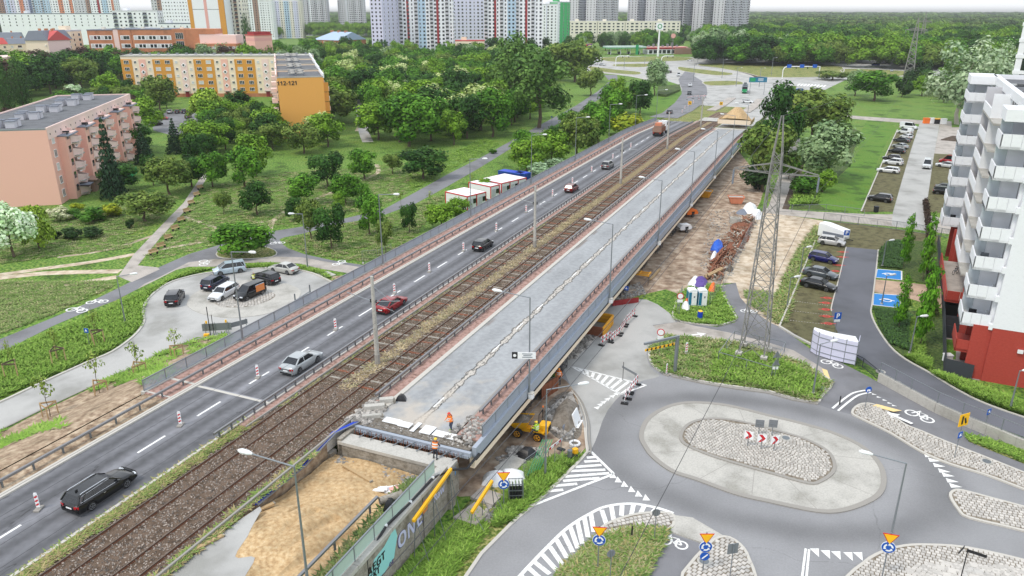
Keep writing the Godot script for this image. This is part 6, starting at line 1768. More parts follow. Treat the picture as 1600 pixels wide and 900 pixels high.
func trees():
	plain("birch",col(176,170,158),.9)
	species()
	var T:=[
		["blossom",V(-77.1,-111.4),9.51,7.73,"white flowering tree at the left edge below the pink block"],
		["weeping",V(-75.9,-116.1),7.99,5.76,"weeping willow in front of the pink block's blank wall"],
		["palebush",V(-82,-132.9),2.74,4.42,"pale flowering shrub at the corner of the pink block"],
		["yellowbush",V(-83.1,-140.9),1.75,2.45,"small yellow shrub beside the pink block's corner"],
		["yellowbush",V(-74.6,-136.1),2.67,4.28,"wide yellow shrub in the garden of the pink block"],
		["bush",V(-75.7,-132.1),2.96,4.85,"green shrub between the pale and the yellow shrubs"],
		["bush",V(-80.3,-134.7),1.81,2.82,"small green shrub beside the pale shrub"],
		["olive",V(-66.3,-132.5),5.89,9.27,"broad olive shrub tree beside the footpath"],
		["darkbush",V(-73.7,-121.5),2.00,3.64,"long dark shrub on the lawn, its left part"],
		["darkbush",V(-70.6,-122.3),1.90,3.66,"long dark shrub on the lawn, its right part"],
		["darkbush",V(-76.1,-121.5),1.55,1.50,"small dark shrub on the lawn by the willow"],
		["darkbush",V(-66.8,-127.8),1.85,1.57,"small round shrub on the lawn below the olive tree"],
		["spruce",V(-80.1,-149.2),16.8,6.72,"tall dark spruce in front of the pink balconies"],
		["dark",V(-82.1,-156),6.75,8.89,"dark bushy tree at the foot of the tall spruce"],
		["olive",V(-71,-153.7),8.50,8.76,"light olive tree at the top of the footpath"],
		["dark",V(-69.3,-160.9),7.48,7.20,"dark tree overhanging the footpath"],
		["spruce",V(-91.1,-186.9),8.35,7.00,"blue spruce right of the pink balconies"],
		["spruce",V(-89.4,-201.2),9.56,6.48,"blue spruce beside the small car park"],
		["dark",V(-78.1,-162.2),7.53,4.19,"narrow dark tree behind the olive tree"],
		["broad",V(-64.7,-160.9),8.56,6.37,"green tree at the bend above the footpath"],
		["bright",V(-79.3,-201.2),8.74,9.89,"bright tree in front of the small car park"],
		["broad",V(-57.8,-160.9),9.11,7.76,"rounded green tree left of the park meadow"],
		["bright",V(-58.8,-171.6),10.6,8.23,"bright rounded tree behind the park meadow"],
		["olive",V(-54.1,-138),4.65,3.25,"small olive tree standing alone on the meadow"],
		["dark",V(-47.5,-137),6.77,5.98,"dark round tree standing alone on the meadow"],
		["broad",V(-42.1,-112.7),5.99,8.82,"wide low tree on its round bed at the cycle path bend"],
		["broad",V(-40.9,-146),6.38,6.58,"spreading tree in the middle of the park meadow"],
		["dark",V(-39.6,-159.7),8.51,7.43,"dense dark tree right of the spreading one"],
		["broad",V(-32.9,-146),6.89,5.82,"rounded tree above the dip of the trodden path"],
		["broad",V(-33.3,-168.8),7.93,6.66,"rounded tree beside the trodden path's upper end"],
		["olive",V(-27.8,-174.5),5.22,4.48,"small olive tree beside the trodden path"],
		["dark",V(-20,-168.8),7.79,10.7,"spreading dark thicket beside the cycle path"],
		["dark",V(-39.3,-132.9),4.62,3.95,"small dark tree at the meadow's lower edge"],
		["olive",V(-33.5,-121.1),7.63,4.49,"tall olive tree beside the park lamp"],
		["dark",V(-28.9,-115.7),8.07,4.92,"tall dark tree in the lower triangle of lawn"],
		["bright",V(-32.7,-138.9),3.94,2.66,"slim bright tree beside the cycle path"],
		["broad",V(-29.1,-143.9),4.81,3.37,"slim rounded tree above the cycle path"],
		["broad",V(-24.3,-124.2),7.56,5.03,"rounded tree between the cycle path and the railing"],
		["olive",V(-19.9,-113.4),6.01,2.82,"slim olive tree beside a lamp post"],
		["dark",V(-17.6,-125),5.84,2.86,"columnar dark tree near the railing"],
		["bright",V(-12.4,-128.2),5.06,5.63,"bright tree against the railing, left of a pair"],
		["bright",V(-9.62,-130.8),4.91,5.04,"bright tree against the railing, right of a pair"],
		["sapling",V(-21.1,-139.9),4.70,1.46,"thin young tree beside the cycle path, first of two"],
		["sapling",V(-15.8,-142.4),3.90,1.98,"thin young tree beside the cycle path, second of two"],
		["sapling",V(-8.59,-160.9),3.63,2.22,"thin young tree left of the white cabins"],
		["bright",V(-5.29,-153.1),4.01,3.44,"slim bright tree in front of the white cabins"],
		["bush",V(-5.12,-201.2),1.36,2.39,"small round bush at the cycle path"],
		["bright",V(3.34,-177.5),7.83,8.49,"yellow green tree behind the blue container"],
		["bright",V(9.79,-185.3),9.05,8.84,"yellow green tree behind the outer railing"],
		["dark",V(13.1,-209.1),7.66,6.37,"dark tree among the yellow green ones"],
		["silverbush",V(6.52,-168.8),4.07,7.24,"silvery shrub beside the blue container, nearer one"],
		["silverbush",V(10.8,-176),3.62,6.62,"silvery shrub beside the blue container, farther one"],
		["olive",V(16.7,-192.1),13.1,10.1,"olive tree behind the outer railing"],
		["broad",V(24.5,-215.4),13.5,10.9,"rounded tree beside a footway lamp"],
		["broad",V(32.8,-247.6),15,11.6,"rounded tree at the curve of the cycle path"],
		["yellowbush",V(33.5,-231.7),8.39,10.9,"broad yellow olive tree at the end of the railing"],
		["dark",V(46.5,-279.2),13.9,9.30,"dark tree at the grassy bank"],
		["bright",V(40.8,-298),12.9,8.91,"bright tree at the top of the cycle path"],
		["silver",V(63.1,-344.2),16.3,11.9,"grey green tree beside the curve of the carriageway"],
		["tall",V(8.71,-247.6),27.2,23.2,"very large poplar beside the cycle path"],
		["tall",V(.00,-298),28.1,22.3,"large poplar behind the very large one"],
		["olive",V(33.3,-413.7),25.1,26.5,"large olive tree left of the billboard"],
		["olive",V(34.7,-344.2),13.1,11.4,"olive tree left of the cycle path's top"],
		["weeping",V(-104.1,-262.5),12.3,13.6,"large weeping willow before the ochre block"],
		["dark",V(-92.1,-259.3),11,9.97,"dark tree at the foot of the ochre block"],
		["dark",V(-76.9,-231.7),10.5,8.96,"rounded dark tree left of the orange end wall"],
		["olive",V(-131.4,-288.3),14.6,12,"olive tree before the left part of the ochre block"],
		["bright",V(-114.1,-239.4),11,10,"bright tree beyond the pink block's roof"],
		["bright",V(-166.7,-319.5),13.2,10.6,"bright tree behind the pink block's roof"],
		["column",V(-171.5,-262.5),20.6,7.89,"tall narrow poplar at the left edge"],
		["column",V(-171.1,-270.6),22.6,9.03,"tall narrow poplar before the far pink block"],
		["column",V(-168.7,-505.6),35.2,9.90,"tall narrow poplar right of the school"],
		["cream",V(-55.6,-219.8),9.09,9.27,"cream flowering tree right of the orange end wall"],
		["olive",V(-55.4,-201.2),9.73,9.55,"olive tree at the foot of the orange end wall"],
		["blossom",V(-193.8,-344.2),5.51,7.39,"white flowering tree behind the pink block's chimneys"],
		["olive",V(52.8,-156),15.5,11.6,"olive willow beside the end of the closed carriageway"],
		["darkbush",V(51.9,-157.2),7.06,7.05,"dark shrub under the olive willow"],
		["dark",V(70.8,-201.2),19.1,11.3,"dark upright tree behind the olive willow"],
		["silver",V(70.7,-167.5),13.6,14.4,"big silvery willow beside the dirt track"],
		["olive",V(85,-216.5),18.9,17.5,"wide olive tree behind the silvery willow"],
		["bright",V(65.3,-156),5.15,4.85,"bright shrub tree below the silvery willow"],
		["bush",V(60.2,-153.1),4.01,5.29,"green shrub beside the dirt track"],
		["broad",V(151.6,-324.2),12.9,19.3,"rounded dark green tree above the far car park"],
		["silver",V(152.1,-344.2),11.5,11.9,"silvery shrub tree left of the rounded one"],
		["pale",V(148.1,-254.8),28.9,25.2,"very large pale poplar beside the white block"],
		["pale",V(174.9,-279.2),26.5,16.3,"pale poplar between the large one and the white tower"],
		["bright",V(181.9,-344.2),8.78,9.66,"bright tree at the foot of the large pale poplar"],
		["olive",V(174.4,-425.4),5.71,17.4,"low olive thicket at the junction"],
		["pale",V(148.5,-613.4),21.2,22.9,"pale poplar behind the fuel station road, first on the left"],
		["silver",V(154.4,-597.5),23.9,22.3,"silvery poplar behind the fuel station road"],
		["pale",V(169,-597.5),23,21.4,"pale poplar behind the fuel station road, right of the silvery one"],
		["pale",V(200.8,-613.4),18,14,"slim pale poplar behind the junction, first of four"],
		["pale",V(211.3,-613.4),18.9,14.9,"slim pale poplar behind the junction, second of four"],
		["pale",V(231.2,-613.4),16.1,14,"slim pale poplar behind the junction, third of four"],
		["pale",V(244.2,-613.4),15.1,11,"slim pale poplar behind the junction, fourth of four"],
		["hornbeam",V(57.9,-105.9),8.38,2.46,"upright hornbeam beside the upper blue bay"],
		["hornbeam",V(57.9,-100.3),9.84,2.53,"tallest upright hornbeam by the garden fence"],
		["hornbeam",V(46.4,-83.4),6.84,2.46,"upright hornbeam below the lower blue bay"],
		["hornbeam",V(46.4,-78.3),10.3,3.20,"broad upright hornbeam in the lower bed"],
	]
	for q in T:tree(q[0],q[1],q[2],q[3],q[4])
	for q in[[V(-52.1,-70.9),4.96,1.47,"beside the cycle path, lowest on the left"],[V(-49.3,-74.3),4.75,1.81,"on the verge, second from the left"],[V(-47.5,-79),5.12,2.05,"on the verge, close to a blue sign"],[V(-43.2,-62.1),5.32,2.64,"below the side street, nearest the camera"],[V(-40.8,-66.5),5.70,2.66,"below the side street, second from the camera"],[V(-38.8,-70.6),4.73,2.54,"below the side street, third from the camera"],[V(-36.6,-74.8),4.33,2.38,"below the side street, farthest up"]]:
		var o:=tree("sapling",q[0],q[1],q[2],"staked young tree "+q[3],"staked young trees")
		var far_side:bool=q[3].begins_with("below")
		for e in 3:
			var a:=TAU*e/3.0+.4
			put(o,"stake",bx(.09,1.7,.09),M.wood,Vector3.ZERO)
			var s:=o.get_child(o.get_child_count()-1)as Node3D
			s.scale=W(1/o.scale.x,1/o.scale.y,1/o.scale.z)
			s.position=W(cos(a)*.75/o.scale.x,.85/o.scale.y,sin(a)*.75/o.scale.z)
			put(o,"tie_board",bx(1.35,.16,.05),M.wood if far_side else M.bark,W(cos(a+PI/3)*.4/o.scale.x,1.6/o.scale.y,sin(a+PI/3)*.4/o.scale.z),W(0,PI/2-a-PI/3,0)).scale=W(1/o.scale.x,1/o.scale.y,1/o.scale.x)
	var lm:=[[V(-68.4,-247.6),"the orange end wall"],[V(-52.8,-270.6),"the park path"],[V(-15.7,-183.7),"the middle of the cycle path"],[V(9.03,-270.6),"the very large poplar"],[V(39.9,-372.8),"the cycle path's top bend"],[V(-80.8,-494.7),"the red striped slab"],[V(-12.8,-522.9),"the right red striped slab"]]
	var mix:=["broad","broad","dark","bright","olive","dark","broad","cream","bright","dark"]
	wood(Q([-51.2,-201.2,-49.1,-219.8,-63.1,-298,-56.4,-298,-41.2,-224.4,-28.3,-209.1,-17.2,-203.1,-5.76,-228,7.59,-259.3,14.9,-298,.00,-406.3,-31.6,-484.2,-79.1,-484.2,-95.1,-413.7,-72.6,-308.4,-53.7,-228]),190,[9.5,15.5],mix,"park wood",lm,.27)
	wood(Q([-95.1,-413.7,-79.1,-484.2,-31.6,-484.2,18.4,-372.8,39.1,-455.2,33.7,-517,.00,-547.8,-72.2,-554.4,-126.4,-554.4,-147.6,-517,-134.1,-455.2,-100.1,-406.3]),90,[10.0,16.0],mix+["silver","silver","dark"],"upper park wood",lm,.28)
	wood(Q([-136.8,-464.5,-129.4,-568.1,-75.8,-582.4,-18.3,-561.2,46.8,-575.2,51.2,-630.1,-52.6,-647.7,-162.1,-666.3,-189.3,-613.4,-154.3,-484.2]),56,[12.0,17.5],["dark","broad","olive","broad","dark","bright"],"belt before the towers",lm,.32)
	wood(Q([-193,-279.2,-210.3,-344.2,-201.9,-349.5,-198.2,-388.8,-211,-425.4,-136.3,-437.7,-145.3,-474.1,-166.1,-484.2,-242.1,-455.2,-260.5,-429.4,-275.5,-399.1]),84,[13.0,19.0],["dark","broad","silver","bright","broad","olive","dark","purple"],"belt before the school",[[V(-210.3,-344.2),"the far pink block"],[V(-215.1,-437.7),"the school's left end"],[V(-186.3,-455.2),"the school's middle"],[V(-152,-464.5),"the narrow poplar"]],.30)
	wood(Q([-167.6,-240.7,-164.4,-262.5,-177.3,-319.5,-170.5,-344.2,-121.3,-247.6,-98.1,-201.2,-91.6,-183.7,-122.4,-247.6,-150.5,-302.1,-160.1,-282.8]),22,[6.0,11.0],["dark","purple","broad","olive"],"trees behind the pink block",[[V(-153.5,-262.5),"the pink block's roof"],[V(-109.5,-222.1),"the pink balconies"]],.3)
	wood(Q([-77.7,-182.1,-77.6,-201.2,-64.5,-203.1,-68,-224.4,-78.4,-253.3,-93.3,-253.3,-98.5,-244.8,-89.5,-216.5,-87,-201.2]),28,[7.0,11.0],["broad","dark","bright","olive"],"courtyard trees",[[V(-72.9,-228),"the orange end wall"],[V(-94.9,-240.7),"the large weeping willow"],[V(-76.7,-192.1),"the blue spruce"]],.3)
	wood(Q([-135.3,-282.8,-131.5,-294.1,-142.4,-319.5,-159.6,-324.2,-151,-298]),8,[7.0,10.0],["broad","dark","olive"],"trees at the ochre block",[[V(-143.2,-308.4),"the block's left end"]])
	wood(Q([51.3,-666.3,94.4,-729.1,167.9,-740.7,162.1,-666.3,205.4,-666.3,242.2,-777.8,139.5,-864.1,58.5,-804.6]),52,[12.0,18.0],["broad","bright","dark","olive","broad","silver"],"trees behind the fuel station",[[V(85.9,-706.9),"the fuel canopy"],[V(131.7,-706.9),"the ring sign"],[V(189.1,-686),"the pale poplars"]])
	wood(Q([191.8,-638.8,278.6,-647.7,347.9,-630.1,402.9,-589.9,481,-706.9,377.4,-777.8,232.7,-777.8]),60,[13.0,19.0],["broad","broad","olive","dark","bright"],"forest edge",[[V(209.7,-630.1),"the slim pale poplars"],[V(269.1,-647.7),"the red and white hoarding"],[V(319.7,-630.1),"the far pylon"],[V(378.7,-613.4),"the white tower"]],.36)
	wood(Q([170.5,-344.2,166.3,-308.4,171.5,-270.6,227.4,-344.2,265.1,-425.4,249.6,-455.2,216.3,-425.4]),26,[6.0,12.0],["dark","olive","bright","darkbush","broad"],"trees round the large pale poplar",[[V(161.6,-279.2),"the poplar"],[V(181.9,-344.2),"the far car park"]])
	wood(Q([57.2,-156,63.9,-162.2,80.6,-206.1,81.7,-234.2,71.1,-222.1,62.6,-183.7,56.5,-162.2]),7,[3.0,6.5],["olive","darkbush","broad"],"thicket at the dirt track",[[V(67.3,-183.7),"the dirt track"]],.3)
	wood(Q([-.71,-165.4,6.21,-182.1,19.2,-216.5,41.8,-270.6,51.2,-308.4,52.6,-344.2,39.6,-308.4,16.2,-240.7,1.67,-196.5]),20,[5.0,9.0],["bright","broad","olive","bright"],"trees behind the outer railing",[[V(.00,-176),"the blue container"],[V(45.6,-288.3),"the grassy bank"]],.3)
	# hedges
	for q in[["dark brown leaved hedge beside the garden fence, upper length",V(68.9,-119.7),V(55.8,-92.8)],["dark brown leaved hedge beside the garden fence, lower length",V(52.5,-87.3),V(44.4,-70.9)]]:
		var a:Vector2=q[1]; var b:Vector2=q[2]
		var n:=int(a.distance_to(b)/.7)
		var lo:=[]
		for i in n:lo.append([.0,.75,i*.7,.65,.8,.7])
		var o:=thing("hedge",q[0],"hedge",up3(a),yaw_of(a,b)+PI/2+PI)
		put(o,"foliage",crown_mesh(900+n,lo,2600,.16,[lin(78,62,56),lin(94,76,66),lin(64,54,48)],.0,.4),M.leaf)
		put(o,"stems",bx(.5,.9,n*.7),M.hedge_brown,W(0,.45,n*.35))
	forest()
func forest():
	# the wood beyond, which reads as one mass
	var kinds:=["broad","dark","olive","bright"]
	var cr:={}
	for k in kinds:
		cr[k]=crown_mesh(500+hash(k)%99,lobed(77,7,.55,.45,.36,.8,.5),900,.052,{"broad":[lin(74,106,42),lin(90,120,50)],"dark":[lin(58,84,40),lin(70,96,46)],"olive":[lin(92,112,56),lin(104,120,66)],"bright":[lin(104,138,50),lin(118,148,60)]}[k],.0,.3)
	var xf:={}
	var near:={}
	for k in kinds:
		xf[k]=[]
		near[k]=[]
	var nz:=FastNoiseLite.new()
	nz.seed=8
	nz.frequency=.004
	var n:=0
	while n<15000:
		var d:=470.0+pow(rng.randf(),1.6)*3900.0
		var a:=rng.randf_range(-.72,.72)
		var p:=V(sin(a)*d,-cos(a)*d)
		n+=1
		if a<.24 and d<980:continue
		if d<560:continue
		if a<.0 and d<1080:continue
		if a<-.3 and d<1150:continue
		var h:=rng.randf_range(13.0,20.0)*(1.0+d/9000.0)
		var w:=h*rng.randf_range(.75,1.1)*(1.0+maxf(.0,d-1000.0)/1600.0)
		var v:=nz.get_noise_2d(p.x,p.y)+rng.randf_range(-.25,.25)
		var k:String="dark" if v<-.18 else("broad" if v<.1 else("olive" if v<.26 else "bright"))
		(near if d<1150 else xf)[k].append(Transform3D(Basis(Vector3.UP,rng.randf()*TAU).scaled(W(w/.74,h,w/.74)),up3(p)))
	for k in kinds:
		tag(multi("forest",SP[k].v[0][0],M.leaf,near[k]),"nearer part of the wooded land, its %s crowns"%{"broad":"mid green","dark":"darkest","olive":"olive","bright":"lightest"}[k])
		tag(multi("forest",cr[k],M.leaf,xf[k]),"wooded land reaching to the skyline, its %s crowns"%{"broad":"mid green","dark":"darkest","olive":"olive","bright":"lightest"}[k])
# ---------------------------------------------------------------- vehicles
const CARS:={
	"sedan":[4.65,1.80,1.45,2.70,.74,.94,1.00,-1.72,-1.02,.30,1.10],
	"coupe":[4.65,1.84,1.38,2.72,.72,.90,.96,-1.95,-.95,.25,1.15],
	"hatch":[4.15,1.74,1.48,2.55,.76,.96,.98,-1.98,-1.62,.28,1.02],
	"wagon":[4.85,1.84,1.47,2.84,.76,.94,.98,-2.32,-1.98,.30,1.12],
	"suv":[4.45,1.86,1.66,2.66,.88,1.06,1.08,-2.12,-1.80,.25,1.08],
	"mpv":[4.50,1.80,1.68,2.76,.82,1.00,1.02,-2.16,-1.96,.50,1.52],
	"van":[5.20,1.95,2.15,3.10,.95,1.15,1.18,-2.56,-2.50,.95,1.75],
	"panel":[4.40,1.83,1.82,2.70,.86,1.06,1.08,-2.15,-2.08,.55,1.35],
}
func body_mesh(kd:String)->ArrayMesh:
	var c:Array=CARS[kd]
	var L:float=c[0]; var W:float=c[1]; var wb:float=c[3]
	var xs:=[]
	var x:=-L/2
	while x<L/2+.001:
		xs.append(x)
		x+=.085
	xs.append(L/2)
	var top:=[V(-L/2,c[6]-.22),V(-L/2+.10,c[6]-.03),V(c[7],c[6]+.01),V(c[10],c[5]),V(L/2-.55,c[4]+.06),V(L/2-.12,c[4]-.10),V(L/2,c[4]-.26)]
	var rings:=[]
	for X in xs:
		var t:float=top[0].y
		for i in top.size()-1:
			if X>=top[i].x and X<=top[i+1].x:t=lerpf(top[i].y,top[i+1].y,(X-top[i].x)/maxf(.001,top[i+1].x-top[i].x))
		var e:=absf(X)/(L/2)
		var w:=W/2*(1.0-.10*pow(e,6.0)-.03*pow(e,2.0))
		var y0:=.20+.08*pow(e,8.0)
		for s in[-1,1]:
			var dx:float=X-s*wb/2
			if absf(dx)<.37:y0=maxf(y0,sqrt(.37*.37-dx*dx)+.30)
		var mid:=maxf(y0+.04,.58)
		rings.append([W(X,y0,w*.93),W(X,y0+.06,w*.985),W(X,maxf(mid,y0+.08),w),W(X,maxf(t-.13,mid+.03),w*.975),W(X,maxf(t-.03,mid+.05),w*.91),W(X,maxf(t,mid+.06),w*.8),W(X,maxf(t+.025,mid+.07),0)])
	var st:=SurfaceTool.new()
	st.begin(Mesh.PRIMITIVE_TRIANGLES)
	st.set_smooth_group(0)
	for i in rings.size()-1:
		for sd in[1,-1]:
			var f:=W(1,1,sd)
			for j in 6:
				var a:Vector3=rings[i][j]*f; var b:Vector3=rings[i][j+1]*f
				var d:Vector3=rings[i+1][j+1]*f; var e:Vector3=rings[i+1][j]*f
				for q in([a,d,b,a,e,d]if sd<0 else[a,b,d,a,d,e]):st.add_vertex(q)
	for i in[0,rings.size()-1]:
		var r:Array=rings[i]
		for j in 6:
			var q:=[r[j],r[j+1],r[j+1]*W(1,1,-1),r[j],r[j+1]*W(1,1,-1),r[j]*W(1,1,-1)]
			if i>0:q.reverse()
			for p in q:st.add_vertex(p)
	st.generate_normals()
	return st.commit()
func car(kd:String,color:Color,label:String,at:Vector3,yaw:float,group:="",o:={})->Node3D:
	var c:Array=CARS[kd]
	var L:float=c[0]; var W:float=c[1]; var H:float=c[2]; var wb:float=c[3]
	var t:=thing(o.get("name","parked_car"),label,o.get("cat","car"),at,yaw,group)
	var pm:=paint(color)
	if not MC.has("car_"+kd):
		MC["car_"+kd]=body_mesh(kd)
		var bw:=W/2*.88; var tw:=W/2*.70
		var by:float=c[5]-.02; var hy:=H-.05
		var p:=[W(c[7],c[6],bw),W(c[10],by,bw),W(c[9],hy,tw),W(c[8],hy,tw)]
		var ce:=W((c[7]+c[10])/2,(by+hy)/2,0)
		var m:=W(1,1,-1)
		var ws:=G.new(); ws.out(ce,p[1],p[2],p[2]*m,p[1]*m); MC["ws_"+kd]=ws.mesh()
		var rw:=G.new(); rw.out(ce,p[0],p[3],p[3]*m,p[0]*m); MC["rw_"+kd]=rw.mesh()
		for s in[1,-1]:
			var f:=W(1,1,s)
			var sw:=G.new(); sw.out(ce,p[0]*f,p[1]*f,p[2]*f,p[3]*f); MC["sw_%s%d"%[kd,s]]=sw.mesh()
		# roof and pillars
		var rf:=G.new()
		var n:=6
		var z:=[-1.0,-.8,-.4,.4,.8,1.0]
		for i in n:
			var x0:=lerpf(c[8]-.08,c[9]+.06,float(i)/n); var x1:=lerpf(c[8]-.08,c[9]+.06,float(i+1)/n)
			var h0:=hy+.05-.05*pow(absf(2.0*i/n-.9),2.0); var h1:=hy+.05-.05*pow(absf(2.0*(i+1)/n-.9),2.0)
			for j in 5:
				var d0:=.035 if absf(z[j])>.9 else .0; var d1:=.035 if absf(z[j+1])>.9 else .0
				rf.out(W(0,0,0),W(x0,h0-d0,z[j]*(tw+.04)),W(x1,h1-d0,z[j]*(tw+.04)),W(x1,h1-d1,z[j+1]*(tw+.04)),W(x0,h0-d1,z[j+1]*(tw+.04)))
		for s in[1,-1]:
			var f:=W(1,1,s)
			rf.bar(p[1]*f,p[2]*f,.07)
			rf.bar(p[0]*f,p[3]*f,.11)
			rf.bar(p[3]*f,p[2]*f,.05)
			var mx:=lerpf(c[8],c[9],.42)
			rf.bar(W(mx-.05,by,bw*s),W(mx,hy,tw*s),.09,.03)
			if kd in["van","panel"]:
				var q:=[W(c[7],c[6],bw*s+.02*s),W(mx,by,bw*s+.02*s),W(mx,hy,tw*s+.02*s),W(c[8],hy,tw*s+.02*s)]
				rf.out(ce,q[0],q[1],q[2],q[3])
			elif kd in["wagon","suv","mpv","hatch"]:
				rf.bar(W(lerpf(c[7],c[8],.1)+.25,by,bw*s),W(c[8]+.42,hy,tw*s),.14,.03)
		if kd in["van","panel"]:rf.out(ce,p[0]-W(.02,0,0),p[3]-W(.02,0,0),p[3]*m-W(.02,0,0),p[0]*m-W(.02,0,0))
		MC["roof_"+kd]=rf.mesh()
		var wh:=G.new()
		wh.tube(W(0,0,-.11),W(0,0,-.08),.28,.325,16)
		wh.tube(W(0,0,-.08),W(0,0,.08),.325,.325,16)
		wh.tube(W(0,0,.08),W(0,0,.11),.325,.28,16)
		MC["tyre"]=wh.mesh()
		var ri:=G.new()
		ri.tube(W(0,0,-.105),W(0,0,.105),.06,.06,8)
		for i in 5:
			var a:=TAU*i/5
			for zz in[-.112,.112]:ri.bar(W(0,0,zz),W(cos(a)*.21,sin(a)*.21,zz),.07,.02)
		for i in 14:
			for zz in[-.113,.113]:
				var a:=TAU*i/14; var b:=TAU*(i+1)/14
				ri.quad(W(cos(a)*.225,sin(a)*.225,zz),W(cos(b)*.225,sin(b)*.225,zz),W(cos(b)*.19,sin(b)*.19,zz),W(cos(a)*.19,sin(a)*.19,zz))
		MC["rim"]=ri.mesh()
	put(t,"body",MC["car_"+kd],pm)
	put(t,"roof",MC["roof_"+kd],pm)
	put(t,"windscreen",MC["ws_"+kd],M.car_glass)
	put(t,"rear_window",MC["rw_"+kd],M.car_glass)
	for s in[1,-1]:put(t,"side_window",MC["sw_%s%d"%[kd,s]],M.car_glass)
	put(t,"underbody",bx(L*.86,.4,W*.72),M.dark,W(0,.42,0))
	for s in[1,-1]:
		for e in[1,-1]:
			var w:=put(t,"wheel",MC["tyre"],M.black_rubber,W(e*wb/2,.325,s*(W/2-.12)))
			put(w,"rim",MC["rim"],M.rim_metal)
		put(t,"headlight",bx(.28,.13,.36),M.headlight,W(L/2-.16,c[4]-.17,s*(W/2-.30)),W(0,-s*.35,0))
		put(t,"taillight",bx(.10,.17 if kd!="van" else .5,.34),M.taillight,W(-L/2+.05,c[6]-.25,s*(W/2-.26)),W(0,s*.25,0))
		put(t,"mirror",bx(.13,.13,.22),pm,W(c[10]-.32,c[5]+.08,s*(W/2+.04)))
		put(t,"door_handle",bx(.18,.03,.03),pm if kd!="wagon" else M.chrome,W(-.35,c[5]-.16,s*(W/2+.005)))
	put(t,"front_bumper",bx(.10,.16,W*.72),M.dark,W(L/2-.025,.36,0))
	put(t,"grille",bx(.06,.14,W*.42),M.dark,W(L/2-.015,.56,0))
	put(t,"rear_bumper",bx(.08,.14,W*.74),M.dark,W(-L/2+.02,.36,0))
	for e in[1,-1]:put(t,"number_plate",bx(.02,.11,.52),M.white_paint,W(e*(L/2+.015),.50 if e>0 else .62,0))
	if o.get("rails",false):
		for s in[1,-1]:
			var g:=G.new()
			g.path([W(c[8]+.1,H+.0,s*W*.33),W(c[8]+.25,H+.05,s*W*.33),W(c[9]-.2,H+.05,s*W*.33),W(c[9]-.05,H,s*W*.33)],.022)
			put(t,"roof_rail",g.mesh(),M.chrome)
			var k:=G.new()
			k.path([W(c[10]-.1,c[5]+.01,s*W*.447),W(c[7]+.2,c[6]+.02,s*W*.447),W(c[8]+.1,H-.12,s*W*.37),W(c[9],H-.06,s*W*.36)],.016)
			put(t,"window_trim",k.mesh(),M.chrome)
		put(t,"aerial_fin",bx(.2,.1,.05),M.dark,W(c[8]+.3,H+.05,0))
	return t
func parked(kd:String,color:Color,label:String,rear:Vector2,front:Vector2,group:String,o:={}):
	# rear and front are where the wheels nearest the camera touch the ground
	var d:=(front-rear).normalized()
	var away:=d.orthogonal()
	if away.y>0:away=-away
	var c:Array=CARS[kd]
	var p:Vector2=(rear+front)/2+away*(c[1]/2-.1)
	car(kd,color,label,up3(p,o.get("y",.02)),atan2(-d.y,d.x),group,o)
func on_deck(kd:String,color:Color,label:String,s:float,t:float,o:={}):
	o.merge({"name":"car"})
	car(kd,color,label,B(s,t,road_y(s)),PI/2-AX,"cars driving over the viaduct",o)
